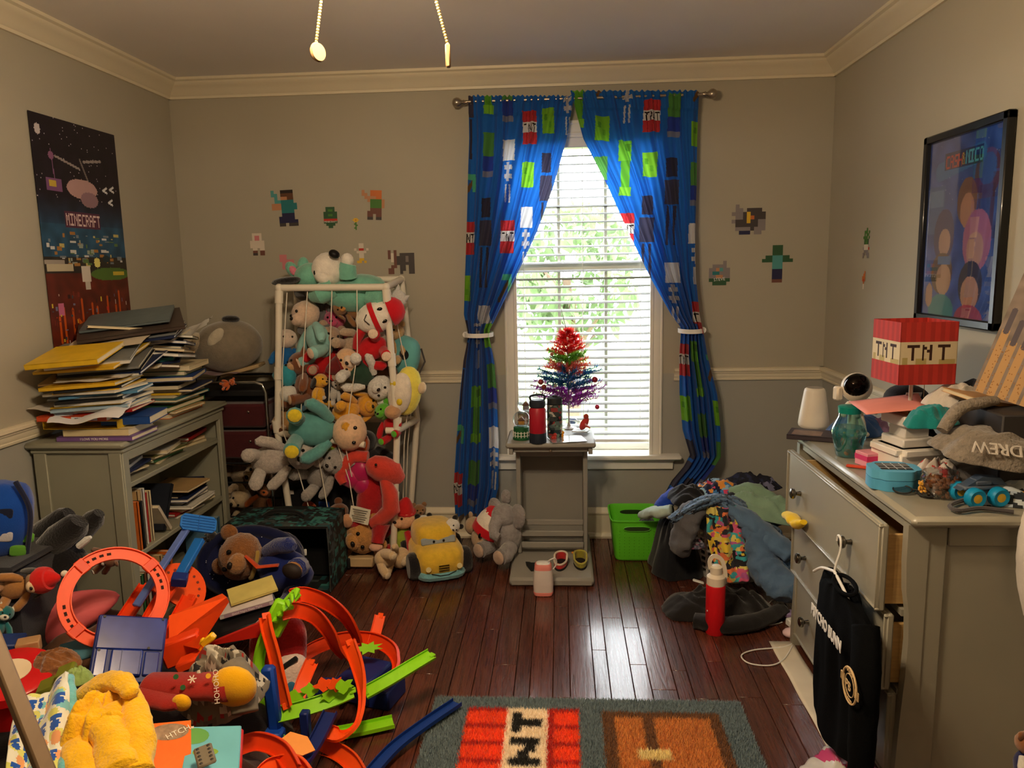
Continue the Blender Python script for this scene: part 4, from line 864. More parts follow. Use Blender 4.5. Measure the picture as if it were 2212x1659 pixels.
# ================================================================== wall prints
def panel(name, a, w, h, mtl, thick=.002):
    """flat printed sheet in the xz plane facing -y, origin at its centre"""
    n, m_ = a.shape[1], a.shape[0]; g = M().grid(lambda u, v: ((u-.5)*w, 0, (v-.5)*h), n, m_, c=fcols(a))
    return g
def poster_art():
    h, w = 240, 130; a = cv(h, w, (24,16,28)); rg = random.Random(5)
    for j in range(h):
        f = j/h
        c = np.array((26,17,30)) if f < .36 else np.array((40,80,112)) if f < .58 else np.array((96,36,24))
        if .30 < f < .42: c = np.array((26,17,30))*(1-(f-.30)/.12)+np.array((38,66,96))*((f-.30)/.12)
        if .55 < f < .62: c = np.array((50,44,40))
        if f > .93: c = np.array((196,110,30))
        for i in range(w): a[j, i] = c*(1+.25*noise.noise(Vector((i*.09, j*.09, 1))))
    for k in range(60): x, y = rg.randint(0,w-1), rg.randint(0, 80); a[y, x] = (200,190,200)
    line(a, 30,36,64,44,1.2,(150,140,140)); line(a, 72,36,100,32,1.4,(150,140,140)); line(a, 66,34,78,58,.9,(120,110,110))
    rect(a, 14,58,36,70,(126,82,130)); rect(a, 18,60,28,66,(206,176,70)); line(a, 24,30,26,58,.7,(130,90,130)); disc(a, 24,36,4,4,(140,90,130)); disc(a, 9,14,4,5,(200,190,196))
    disc(a, 66,64,24,10,(186,150,150)); disc(a, 76,74,14,8,(150,118,130))
    for x, y in ((100,62),(112,60),(108,74)): line(a, x,y,x+6,y-3,1,(220,220,226)); line(a, x,y,x+6,y+2,1,(220,220,226))
    rect(a, 35,88,35+55,104,(86,44,70)); write(a, 'MINECRAFT', 37, 90, 1.0, (220,196,196), 1.7)
    for k in range(70): x, y = rg.randint(2,w-8), rg.randint(108,140); rect(a, x, y, x+rg.randint(2,9), y+rg.randint(1,4), rg.choice([(150,160,150),(120,130,140),(196,180,110),(90,120,70),(206,206,206),(170,120,60)]))
    rect(a, 2,140,40,147,(196,186,160)); rect(a, 0,136,28,140,(170,160,150)); disc(a, 100,150,34,7,(84,116,50)); rect(a, 104,148,124,152,(206,180,60))
    rect(a, 52,142,66,158,(216,206,196)); rect(a, 56,158,64,166,(200,190,180)); disc(a, 78,138,5,5,(236,226,130)); disc(a, 94,134,6,4,(30,50,60))
    for k in range(13):
        x, y = rg.randint(2,w-4), rg.randint(160,200); line(a, x, y, x, min(h-1, y+rg.randint(12,44)), 1.2, (200,84,24))
    line(a, 40,196,64,232,2.2,(200,90,30)); line(a, 66,200,92,222,1.6,(196,84,28)); rect(a, 12,178,20,190,(206,110,150))
    for k in range(70): x, y = rg.randint(2,w-5), rg.randint(165,236); rect(a, x, y, x+rg.randint(1,4), y+rg.randint(1,5), rg.choice([(226,196,60),(226,206,196),(60,80,90),(130,50,34),(206,60,40),(60,30,30),(120,120,150)]))
    return a
po = panel('poster', poster_art(), .568, .99, None).build('poster', paint(.45, spec=.5), rc=False, smooth=0, loc=(XL+.008, 3.185, 1.60), rot=(0,0,PI/2)); tag(po, 'tall game poster with dark sky above and lava below on the left wall', 'poster')
po.modifiers.new('thickness', 'SOLIDIFY').thickness = .002
def frame_art():
    h, w = 170, 130; a = cv(h, w, (50,80,170)); rg = random.Random(2)
    for j in range(h):
        for i in range(w): n_ = noise.noise(Vector((i*.06, j*.06, 3))); a[j, i] = (60+40*n_, 92+46*n_, 186+60*n_)
    for k in range(60): a[rg.randint(0,60), rg.randint(0,w-1)] = (180,200,240)
    disc(a, 104,40,20,22,(110,60,100)); disc(a, 104,36,14,14,(70,100,180)); rect(a, 92,50,118,96,(90,50,90)); rect(a, 96,62,112,96,(60,70,150)); rect(a, 4,44,34,90,(70,110,180)); rect(a, 6,48,32,64,(110,150,206))
    line(a, 22,30,92,20,9,(60,130,206)); 
    rect(a, 30, 14, 96, 30, (40,50,110))
    for q in (0,.6): write(a, 'CASH', 32+q, 17, 1.25, (226,56,40), 1.7); write(a, 'NICO', 67+q, 16, 1.25, (90,200,230), 1.7)
    write(a, '&', 61, 17, .9, (240,200,60), 1.6)
    # plain colour fields in place of the drawn figures
    disc(a, 74,62,17,22,(150,100,62)); disc(a, 75,70,12,16,(222,160,118)); disc(a, 36,92,19,26,(76,52,120)); disc(a, 38,98,11,13,(220,170,150)); disc(a, 94,98,23,28,(206,120,160)); disc(a, 92,106,14,16,(228,174,150))
    disc(a, 36,128,20,20,(120,78,50)); disc(a, 40,134,14,15,(224,170,130)); rect(a, 28,112,52,120,(70,120,190)); disc(a, 88,138,20,22,(70,44,40)); disc(a, 88,146,15,16,(226,168,130))
    disc(a, 38,164,24,16,(60,160,160)); disc(a, 88,170,24,14,(196,60,84)); disc(a, 14,150,7,12,(224,170,136))
    return a
t = thing('framed_picture', 'colourful poster in a black frame on the right wall', 'picture frame', (XR-.001, 2.71, 1.575), (0,0,-PI/2))
fw_, fh = .535, .66
panel('print', frame_art(), fw_-.05, fh-.05, None).build('print', paint(.5), t, loc=(0,-.012,0), rc=False, smooth=0)
M().box((0,-.016,0), (fw_-.05,.0015,fh-.05)).build('glazing', glass_thin((255,255,255), .10, .01), t, smooth=0)
m_bf = mat((16,16,18), .3, coat=.3)
f_ = M()
for x in (-1,1): f_.box((x*(fw_/2-.014),-.014,0), (.028,.028,fh), .004)
for z in (-1,1): f_.box((0,-.014,z*(fh/2-.014)), (fw_,.028,.028), .004)
f_.build('frame', m_bf, t)
# decals: plain colour patches without drawn features
PAL = {'k':(40,30,28),'b':(96,62,42),'s':(186,132,96),'t':(36,116,120),'n':(36,36,72),'g':(70,120,50),'G':(48,86,56),'w':(214,204,190),'p':(206,128,134),'o':(200,110,54),'y':(222,180,50),'r':(190,50,40),'d':(66,60,60),'e':(132,126,128),'m':(110,70,60),'l':(120,110,106),'c':(80,150,150)}
def decal(label, px, py, rows, wpx, wall='y', tilt=0, thick=.0012):
    n = max(len(r) for r in rows); c = P(px, py, y=D) if wall == 'y' else P(px, py, x=XR)
    s = wpx/n/ (F/(D*.99) if wall == 'y' else F/(c.y*.99))
    g = M(); cc = []
    for j, r in enumerate(rows):
        for i, ch in enumerate(r):
            if ch in ' .': continue
            x, z_ = (i-n/2)*s, (len(rows)/2-j)*s
            g.add([(x,0,z_-s),(x+s,0,z_-s),(x+s,0,z_),(x,0,z_)], [(0,1,2,3)], c=lin(PAL[ch]))
    o = g.build('wall_decal', paint(.5), rc=False, smooth=0, loc=(c.x, D-.0015, c.z) if wall == 'y' else (XR-.0015, c.y, c.z), rot=(0,tilt,0) if wall == 'y' else (0,tilt,-PI/2))
    tag(o, label, 'wall sticker', 'stickers on the walls'); return o
decal('brown, teal and navy blocky wall sticker, topmost left above the cage', 615, 450, ['c..kkkk.','cc.bbbb.','.c.ssbb.','.cctttt.','sssttttt','sssttttt','...tttt.','...nnnn.','..nnnnn.','..nnnnnn','..dd.ddd'], 56, tilt=-.03)
bd = decal('small dark green badge sticker with a red lettered banner', 714, 470, ['.GGGG.','.GggG.','GGGGGG','GGggGG','GGGGGG','rrrrrr','GGGGGG','.GGGG.','..GG..'], 30)
text('lettering', 'MINECRAFT', .0125, mat((230,220,210), .6), bd, (0,-.002,-.022), (PI/2,0,0))
decal('tiny sunflower sticker with a green stem', 769, 484, ['.yyy.','yyoyy','.yyy.','..g..','.gg..','..gg.','..g..','.gg..','..g..'], 14)
decal('orange, green and brown blocky wall sticker at the upper right of the group', 806, 443, ['s..oooo.','ss.oooo.','.ssssoo.','..sggggs','...ggggs','...ggggs','...mmmm.','..mmmmm.','..mm.mm.','..dd.dd.'], 50, tilt=.05)
decal('white and pink blocky sticker at the far left of the group', 556, 528, ['.wwww.','.wppw.','.wppw.','wwwwww','wwwwww','wwwwww','.ww.ww','.mm.mm','.dd.mm'], 32)
decal('pink blocky sticker partly hidden by the green plush dog', 620, 566, ['ppp...','ppp...','pppppp','.ppppp','.pp.pp','.pp.pp'], 32)
decal('small white sticker with yellow base above the green dog', 781, 547, ['..ww..','..ww..','w.rr.w','.wwww.','..ww..','..ww..','..yy..','.yy.y.'], 32)
decal('dark grey blocky sticker beside the cage top', 867, 566, ['m.m......','mwm.ddddd','mwmdddldd','.wmdddldd','..mdddddd','.mm.dd.dd','mm..dd.dd','mm..d..dd'], 58)
decal('cluster sticker of grey stone blocks right of the window', 1617, 474, ['.e.......','.ee.dddd.','eeedydddd','.eedyoddd','edddyddee','.ddddddee','.eeeedeee','..nnn.ee.'], 70)
decal('teal and navy blocky sticker near the right corner', 1679, 570, ['...GGG...','...GGG...','...GGG...','.GGcccGG.','GGGcccGGG','...ccc...','...ccc...','...nnn...','...nnn...','...nnn...','...mmm...'], 64)
hx = decal('grey hexagon badge sticker with white letters beside the right curtain', 1554, 590, ['....e.','.eeee.','eesceе'.replace('е','e'),'etteee','eessee','GGGGGG','.GGGG.'], 44)
te = text('lettering', 'STEVE', .022, mat((226,226,222), .6), hx, (0,-.002,-.032), (PI/2,-.08,0), scale=(1,1,1))
decal('green and grey sprouting plant sticker on the right wall', 1872, 525, ['...g..','.ggg.g','.g.gg.','gggg.g','.gGgG.','.GggG.','.wwww.','ewwwwr','.eeee.','ee.eee','e...ee'], 34, wall='x')
decal('small orange flame sticker on the right wall', 1866, 605, ['..o','.oo','ooo','oro','.o.','.w.','.w.'], 16, wall='x')
# ================================================================== cloth helpers
def pat(palette, seed, scale=14):
    def f(p):
        q = Vector((p[0]*scale, p[1]*scale, p[2]*scale)); n_ = noise.cell(q+Vector((noise.noise(q*.9)*1.6, noise.noise(q*.9+Vector((5,5,5)))*1.6, seed))); return palette[int(abs(n_)*997)%len(palette)]
    return f
def heap(name, label, cat, loc, rx, ry, h, m, seed=0, rot=(0,0,0), folds=.5, group=None, nr=26, na=72, pf=None, parent=None, ff=3.2):
    v = [(0,0,0)]; S = Vector((seed*7.1, seed*3.3, 0)); f = []
    def hz(x, y, r):
        ca, sa = math.cos(seed*1.7), math.sin(seed*1.7); xr, yr = x*ca+y*sa, y*ca-x*sa
        w_ = .5*noise.noise(Vector((xr*1.5, yr*1.5, 8))+S)
        n1 = noise.noise(Vector((xr*.9, yr*2.6+w_, 0))+S); n2 = noise.noise(Vector((xr*2.0+w_, yr*.8, 2))+S); n3 = noise.noise(Vector((xr*1.6, yr*4.6+w_*2, 6))+S)
        rg_ = lambda n: 1-math.sqrt(n*n+.004)*2.6
        rid = rg_(n1)*.5+rg_(n2)*.34+rg_(n3)*.22
        return h*max(0, (1-r**3.0))*(.70+folds*(rid-.3)*.75) + .003
    v[0] = (0, 0, hz(0,0,0))
    for i in range(1, nr+1):
        r = i/nr
        for j in range(na):
            a = 2*PI*j/na; R_ = 1+.22*noise.noise(Vector((math.cos(a)*1.6, math.sin(a)*1.6, 4))+S)+.06*noise.noise(Vector((math.cos(a)*6, math.sin(a)*6, 9))+S)
            x, y = math.cos(a)*r*R_, math.sin(a)*r*R_; v.append((x*rx, y*ry, hz(x, y, r)))
    for j in range(na): f.append((0, 1+j, 1+(j+1)%na))
    for i in range(nr-1):
        for j in range(na): a = 1+i*na; f.append((a+j, a+na+j, a+na+(j+1)%na, a+(j+1)%na))
    o0 = len(v); v += [(x, y, 0) for x, y, _ in v[1+(nr-1)*na:1+nr*na]]
    for j in range(na): a = 1+(nr-1)*na; f.append((a+j, o0+j, o0+(j+1)%na, a+(j+1)%na))
    f.append(tuple(o0+j for j in range(na))[::-1])
    c = None
    if pf: c = [lin(pf(v[q[0]])) for q in f]
    o = M().add(v, f, c=c).build(name, m, parent, smooth=180, loc=loc, rot=rot)
    return tag(o, label, cat, group) if label else o
def limb(pts, rs, flat=.6, wr=.12, seed=0, n=28, sub=10, up=None, mb=None):
    """wrinkled cloth tube along a smoothed path"""
    q = spline(pts, sub); k = len(q); rr = [rs[min(int(i/(k-1)*(len(rs)-1)), len(rs)-2)]*(1-(i/(k-1)*(len(rs)-1)-min(int(i/(k-1)*(len(rs)-1)), len(rs)-2)))+rs[min(int(i/(k-1)*(len(rs)-1)), len(rs)-2)+1]*(i/(k-1)*(len(rs)-1)-min(int(i/(k-1)*(len(rs)-1)), len(rs)-2)) for i in range(k)]
    g = mb or M(); v0 = len(g.v); g.tube(q, rr, n, flat=flat, up=up)
    for i in range(v0, len(g.v)):
        p = Vector(g.v[i]); c = Vector(q[min((i-v0)//n, k-1)]); g.v[i] = tuple(c+(p-c)*(1+wr*(1.2*(.55-abs(noise.noise(p*13+Vector((seed,0,0))))*2)+.7*(.5-abs(noise.noise(p*27+Vector((0,seed,3))))*2))))
    return g
def spline(pts, sub=6):
    p = [Vector(x) for x in pts]; out = []
    for i in range(len(p)-1):
        a, b, c, d = p[max(i-1,0)], p[i], p[i+1], p[min(i+2,len(p)-1)]
        for s in range(sub):
            t = s/sub; out.append(.5*((2*b)+(c-a)*t+(2*a-5*b+4*c-d)*t*t+(3*b-a-3*c+d)*t**3))
    return out+[p[-1]]
def drape(fn, nu, nv, th=.004, m=None, name='cloth', c=None):
    o = M().grid(fn, nu, nv, c=c).build(name, m, smooth=180, rc=False); md = o.modifiers.new('thickness', 'SOLIDIFY'); md.thickness = th; return o
def wire(name, label, cat, pts, r, m, sub=8, group=None):
    return tag(M().tube(spline(pts, sub), r, 6).build(name, m), label, cat, group)
# ================================================================== on the dresser
ZD = .8305
def dz(px, py): return P(px, py, z=ZD)
m_ivory = mat((226,214,196), .45, var=.02)
t = thing('night_lamp', 'cream tapered night lamp at the far end of the dresser', 'lamp', dz(1757,922))
M().lathe([(.001,0),(.05,0),(.056,.006),(.058,.014),(.055,.04),(.040,.14),(.037,.15),(.030,.155),(.001,.155)], 32).build('shade', mat((232,222,206), .4, transl=.2), t)
M().lathe([(.022,.1552),(.030,.1552),(.030,.1562),(.022,.1562)], 28).build('touch_ring', mat((150,140,124), .5), t)
o = book('slim dark comic book with orange corner under the cream lamp', tuple(dz(1757,945)+Vector((0,0,.009))), .13, .17, .017, (60,52,58), (0,0,R(-24)), group=None, pages=m_page)
M().box((-.02,-.01,.0088), (.1,.08,.0006)).build('cover_print', mat((120,96,84), .5, var=.3, vs=60), o)
# astronaut lamp
t = thing('astronaut_figure', 'cream astronaut figurine with a mirrored visor near the wall corner', 'figurine', P(1847,905,y=2.74), (0,0,R(20)))
t.location.z = ZD+.02
s_ = 1.0
b_ = M().lathe([(.001,.075),(.022,.07),(.03,.085),(.031,.105),(.028,.122),(.02,.13),(.001,.132)], 20, sq=.8).build('body', m_ivory, t)
M().tube([(0,-.024,.105),(0,-.027,.105)], .008, 14).build('chest_badge', m_ivory, b_)
h_ = M().ell((0,0,.175), (.054,.05,.052), nu=24, nv=16).build('helmet', m_ivory, t)
M().ell((-.012,-.014,.185), (.046,.042,.042), rot=(.3,-.35,0), nu=24, nv=16).build('visor', mat((30,24,22), .04, metal=.85, var=0), h_)
M().box((-.062,.02,.155), (.026,.03,.05), .006).build('air_pack', m_ivory, t)
for q in (-1,1):
    M().tube([(q*.026,0,.118),(q*.045,-.008,.105),(q*.062,-.018,.09)], [.012,.013,.010], 10).ell((q*.068,-.022,.086), .010, nu=8, nv=6).build('arm', m_ivory, t)
    M().tube([(q*.014,0,.08),(q*.02,-.008,.045),(q*.022,-.012,.012)], [.015,.016,.016], 10).box((q*.022,-.018,.008), (.03,.042,.016), .006).build('leg', m_ivory, t)
# block lamp with lettering
t = thing('table_lamp', 'lamp with a square red and white lettered shade on the dresser', 'lamp', (0,0,0), (0,0,R(4)))
c_ = P(1973,757,y=2.42); t.location = (c_.x, c_.y, ZD)
sw, sh = .172, .188; z0 = c_.z-ZD-sh/2
def shade_art(k):
    a = cv(64, 64, (196,58,50)); 
    for i in range(64):
        f = .92+.1*(int(i/5.4)%2); a[:, i] = np.array((196,56,48))*f
    rect(a, 0, 20, 64, 43, (222,206,170)); rect(a, 3, 36, 9, 43, (190,170,110)); rect(a, 18, 37, 30, 43, (190,170,110)); rect(a, 44, 38, 62, 43, (190,170,110))
    for (x, pt) in ((8,'11111 00100 00100 00100 00100 00100'), (25,'10010 11010 10110 10010 10010 10010'), (42,'11111 00100 00100 00100 00100 00100')):
        for j, r in enumerate(pt.split()):
            for i, ch in enumerate(r):
                if ch == '1': rect(a, x+i*2.8, 23+j*2.7, x+(i+1)*2.8, 23+(j+1)*2.7+.5, (62,36,30))
    return a
m_sh = paint(.75, transl=.15)
shade = bpy.data.objects.new('lamp_shade', None); bpy.data.objects.remove(shade)
g = M(); art = fcols(shade_art(0))
for k in range(4):
    a = k*PI/2; g.grid(lambda u, v: ((u-.5)*sw, -sw/2, z0+v*sh), 64, 64, X=rotm((0,0,a)), c=art)
sh_o = g.build('lamp_shade', m_sh, t, smooth=0, rc=False); sh_o.modifiers.new('thickness', 'SOLIDIFY').thickness = .002
M().tube([(0,0,.01),(0,0,z0+.1)], .006, 10).build('stem', mat((206,196,176), .4), t); M().box((0,0,.008), (.1,.1,.016), .004).build('base', mat((196,58,50), .5), t)
M().tube([(.03,-.02,z0+.03),(.03,-.02,z0-.05)], .001, 5).build('pull_chain', m_brass, t); M().ell((0,0,z0+.12), (.02,.02,.03)).build('bulb', mat((240,236,226), .3), t)
# fish jar
t = thing('toy_aquarium', 'clear plastic jar aquarium toy with teal lid', 'jar', dz(1831,985))
M().lathe([(.034,0),(.038,.006),(.053,.07),(.056,.085),(.05,.105),(.035,.135),(.033,.148)], 28).build('jar', glass_thin((200,236,232), .10, .02), t)
M().lathe([(.001,.003),(.034,.003),(.05,.066),(.052,.082),(.047,.1),(.001,.1)], 28).build('water', mat((70,150,160), .1, alpha=.55, var=.35, vs=30), t)
M().lathe([(.036,.146),(.037,.166),(.033,.169),(.001,.169)], 28).build('lid', mat((14,128,116), .3), t)
for q in ((-.02,-.02,.05,(70,160,60),.035),(.01,-.028,.045,(60,150,70),.03),(.022,0,.05,(110,190,60),.03),(-.012,-.03,.02,(206,110,60),.012),(.015,-.035,.09,(230,120,40),.006),(-.025,-.03,.085,(230,190,60),.005)):
    M().ell(q[:3], (.008 if q[4] > .02 else q[4], .006, q[4]), nu=8, nv=6).build('plant' if q[4] > .02 else 'fish', mat(q[3], .5), t)
# blue shoe / stuffed slipper behind the jar
heap('blue_shirt', 'crumpled blue shirt behind the toy aquarium', 'clothing', dz(1850,935), .12, .09, .08, cloth((64,104,168)), 3, (0,0,.4), group='clothes on the dresser')
heap('lilac_sock', 'crumpled lilac sock beside the blocky white lamp', 'clothing', dz(1898,935), .04, .035, .065, cloth((170,130,170)), 4, group='clothes on the dresser')
heap('black_bag', 'black fabric bag behind the white block lamp', 'bag', P(1975,925,y=2.52).xy.to_3d()+Vector((0,0,ZD)), .11, .09, .12, cloth((24,24,28)), 5, group='clothes on the dresser')
# cap
t = thing('baseball_cap', 'black baseball cap with a white patch behind the pink paper', 'cap', P(1958,862,y=2.56)); 
M().ell((0,0,0), (.07,.075,.05), nu=20, nv=12).build('crown', cloth((22,22,28)), t); M().ell((-.02,-.07,-.02), (.06,.06,.006), rot=(.2,0,0)).build('brim', cloth((22,22,28)), t); M().box((-.01,-.068,.022), (.05,.003,.028), .001, rot=(.5,0,0)).build('patch', mat((226,224,218), .7), t)
# pink paper
a_, b_, c2_, d2_ = P(1833,868,y=2.60), P(1984,850,y=2.48), P(2006,884,y=2.28), P(1872,896,y=2.30)
o = drape(lambda u, v: tuple((a_.lerp(b_, u)).lerp(d2_.lerp(c2_, u), v)+Vector((0,0,.006*math.sin(u*4)*math.sin(v*3)))), 10, 8, .0015, mat((226,140,126), .7), 'pink_paper'); tag(o, 'sheet of pink paper lying over the clothes on the dresser', 'paper')
# white block lamp
t = thing('block_lamp', 'white translucent stepped block lamp on the dresser', 'lamp', dz(1958,1012), (0,0,R(12)))
m_wb = mat((242,234,222), .4); m_cl = mat((228,222,214), .25)
M().box((0,0,.032), (.15,.15,.064), .005).box((0,0,.068), (.13,.17,.02), .003).box((0,0,.068), (.17,.13,.02), .003).build('base', m_wb, t)
M().box((0,0,.092), (.11,.11,.028), .004).build('step', m_cl, t); M().box((0,0,.125), (.08,.08,.04), .003).build('neck', m_cl, t); M().box((0,0,.16), (.115,.115,.032), .003).build('tray', m_cl, t); M().box((0,0,.168), (.06,.06,.05), .003).build('cube', mat((176,120,66), .6), t)
# pink box, orange strip, blue box
t = thing('gift_box', 'small pink paper box beside the white block lamp', 'box', dz(1880,1004)+Vector((0,0,.022)), (0,0,R(15)))
M().box((0,0,0), (.07,.06,.044), .002).build('carton', mat((226,150,164), .6), t); M().box((0,0,.005), (.0706,.0606,.016)).build('stripe', mat((206,50,110), .6), t)
o = M().box((0,0,0), (.08,.018,.006), .001).box((.04,-.004,.008), (.03,.02,.012), .001).build('toy_strip', mat((214,74,44), .5), loc=dz(1858,1012)+Vector((0,0,.005)), rot=(0,0,R(-28))); tag(o, 'flat orange plastic strip toy in front of the pink box', 'toy')
t = thing('keepsake_box', 'sky blue scalloped box with a dark checked lid', 'box', dz(1928,1050), (0,0,R(-6)))
poly = [((.062+.006*math.cos(4*a))*abs(math.cos(a))**.45*math.copysign(1,math.cos(a)), (.055+.006*math.cos(4*a))*abs(math.sin(a))**.45*math.copysign(1,math.sin(a))) for a in [2*PI*i/40 for i in range(40)]]
M().prism(poly, .03).build('bottom', plastic((84,164,206)), t); M().prism(poly, .026, z0=.0315).build('lid', plastic((92,172,212)), t)
M().box((0,0,.058), (.085,.07,.002), .001).build('lid_print', mat((40,44,50), .4), t)
for q in (-.022,0,.022): M().box((q,0,.0594), (.002,.07,.0006)).build('print_line', mat((200,204,206), .5), t)
for q in (-.018,.006,.02): M().box((0,q,.0594), (.085,.002,.0006)).build('print_line', mat((200,204,206), .5), t)
# glasses
t = thing('eyeglasses', 'folded black framed glasses near the dresser edge', 'glasses', dz(1975,1070)+Vector((0,0,.012)), (R(-70),0,R(-35)))
for q in (-1,1):
    M().tube([(q*.03+math.cos(a)*.024, .0, math.sin(a)*.018) for a in [2*PI*i/20 for i in range(20)]], .0022, 6, closed=True).build('rim', m_blk, t); M().lathe([(.001,0),(.022,0),(.022,.0008),(.001,.0008)], 18, X=T((q*.03,0,0), (PI/2,0,0), (1,.78,1))).build('lens', glass_thin((206,206,206), .12), t)
    M().tube([(q*.055,.0,.006),(q*.056,.02,.004),(-q*.03,.03,.004)], .002, 6).build('temple', m_blk, t)
M().tube([(-.008,0,.006),(.008,0,.006)], .002, 6).build('bridge', m_blk, t)
# nut jar
t = thing('snack_jar', 'short clear jar of brown granola without a lid', 'jar', dz(2030,1070))
M().lathe([(.001,0),(.046,0),(.05,.006),(.05,.052),(.044,.058),(.044,.068)], 28).build('jar', glass_thin((240,238,234), .12), t)
g = M(); rg = random.Random(3)
for k in range(160):
    a, r_ = rg.random()*6.28, .043*rg.random()**.4; g.ell((r_*math.cos(a), r_*math.sin(a), .006+.044*rg.random()), .0065*(.7+.6*rg.random()), nu=6, nv=4, nz=.2, seed=k)
g.build('granola', mat((130,84,56), .8, var=.45, vs=70), t, kind='stuff', rc=False)
# small toys
t = thing('brick_toy', 'green, white and brown building brick toy behind the snack jar', 'toy', dz(2055,1035), (0,0,R(10)))
for (x, y, z_, sx, sy, sz, c) in ((-.02,0,.012,.03,.03,.024,(226,222,214)),(-.02,0,.03,.032,.032,.012,(90,180,60)),(.015,0,.016,.028,.03,.032,(150,84,50)),(-.005,0,.042,.02,.03,.012,(130,200,80)),(.03,.01,.03,.02,.025,.05,(176,110,62))): M().box((x,y,z_), (sx,sy,sz), .0015).build('brick', plastic(c), t)
plush('rubber_duck', 'tiny yellow orange toy animal between blue box and snack jar', 1989, 1049, 2.06, 26, (0,0,R(20)), c=(236,170,40), ear='round')
t = thing('toy_truck', 'grey toy monster truck with bright blue tyres', 'toy vehicle', P(2118,1086,z=ZD)+Vector((0,0,.0)), (0,0,R(8)))
for x in (-.042,.022):
    for y in (-.035,.03):
        w_ = M().lathe([(.012,-.012),(.021,-.014),(.026,-.008),(.026,.008),(.021,.014),(.012,.012)], 18, X=T((x,y,.026), (PI/2,0,0))).build('wheel', plastic((20,140,190)), t); M().lathe([(.001,-.013),(.012,-.012),(.012,.012),(.001,.013)], 12, X=T((x,y,.026), (PI/2,0,0))).build('hub', plastic((220,180,60)), w_)
M().box((-.01,0,.045), (.1,.04,.012), .004).box((-.006,0,.058), (.05,.036,.018), .006).build('body', plastic((90,100,116)), t)
M().prism([(-.07,.04),(.0,.055),(.06,.05),(.04,.07),(-.01,.075)], .03, X=T((0,.015,0), (PI/2,0,0))).build('cab', plastic((70,84,104)), t)
o = wire('velvet_hanger', 'grey velvet clothes hanger lying at the dresser near edge', 'hanger', [tuple(P(*q, z=ZD+.01)) for q in ((2190,1106),(2120,1098),(2070,1103),(2052,1092),(2085,1080),(2140,1078),(2180,1083),(2230,1090))], .006, cloth((74,70,72)), group='hangers')
o = M().ell((0,0,.018), (.02,.02,.018)).build('toy_ball', plastic((236,170,30)), loc=P(2206,1090,z=ZD)); tag(o, 'small yellow ball at the right edge of the dresser', 'toy')
heap('dark_toy', 'dark green and black small toy beside the truck', 'toy', P(2172,1075,z=ZD), .03, .03, .03, mat((44,56,40), .6, var=.4, vs=60), 8)
# clothes on the dresser
gc = 'clothes on the dresser'
def at(px, py, y, z=None): p = P(px, py, y=y); return p if z is None else Vector((p.x, p.y, z))
heap('teal_shirt', 'teal shirt bunched beside the pink paper', 'clothing', at(2012,915,2.22), .075, .06, .06, cloth((26,128,128)), 12, (0,R(-5),.3), group=gc)
heap('white_shirt', 'white shirt with black sleeve at the back of the pile', 'clothing', at(2062,872,2.35), .09, .08, .07, cloth((214,206,196)), 13, group=gc)
heap('black_sweater', 'black sweater behind the white shirt under the painting', 'clothing', at(2120,870,2.4), .09, .09, .08, cloth((24,22,24)), 14, group=gc)
t = heap('grey_sweater', 'grey knitted sweater with white knitted letters on the pile', 'clothing', at(2140,985,2.08), .15, .11, .10, mat((132,122,110), .95, bump=.8, bs=160, var=.2, vs=60, sheen=.3), 15, (R(8),R(6),.1), folds=.2, group=gc, nr=28)
text('lettering', 'DREW', .045, mat((214,206,196), .9), t, (-.055,-.088,.052), (R(52),0,R(-6)), ext=.002, scale=(-1,-1,1))
cuff = limb([at(2035,930,2.1), at(2070,885,2.12), at(2110,872,2.14), at(2150,865,2.16)], [.016,.02,.02,.016], .8, .06, 2).build('rolled_hem', mat((140,130,118), .95, bump=.9, bs=160, var=.25, vs=60), None); cuff.parent = t; cuff.matrix_parent_inverse = (Matrix.LocRotScale(t.location, t.rotation_euler, t.scale)).inverted()
heap('printed_shirt', 'pale blue and black printed shirt at the bottom of the dresser pile', 'clothing', at(2190,1035,2.05,ZD), .13, .07, .06, paint(.9, sheen=.2), 16, (0,0,.1), group=gc, pf=pat([(176,190,206),(176,190,206),(206,212,218),(40,44,52),(110,140,170),(196,206,214)], 3, 26))
heap('striped_shirt', 'white and red printed shirt squeezed under the grey sweater', 'clothing', at(2030,960,2.18,ZD+.0), .07, .08, .09, paint(.9), 17, group=gc, pf=pat([(200,190,180),(190,60,50),(200,190,180),(120,110,110)], 5, 30))
heap('folded_cloth', 'stack of folded dark clothes under the sweater', 'clothing', at(2120,990,2.2,ZD), .18, .14, .09, cloth((90,86,84)), 18, group=gc, folds=.2)
o = book('tan paper folder on the clothes under the painting', tuple(at(2135,862,2.25)), .14, .2, .012, (196,150,96), (R(6),R(10),.3), soft=True)
o = M().box((1.25, 2.2, (ZD+1.06)/2), (.18,.3,1.06-ZD), .004).build('shoe_box', mat((46,42,42), .6, var=.1)); tag(o, 'dark cardboard box under the leaning painting', 'box')
t = thing('canvas_painting', 'canvas painting of a gold castle leaning at the right edge', 'painting', P(2268,742,y=2.12), (R(-14),R(13),R(-50)))
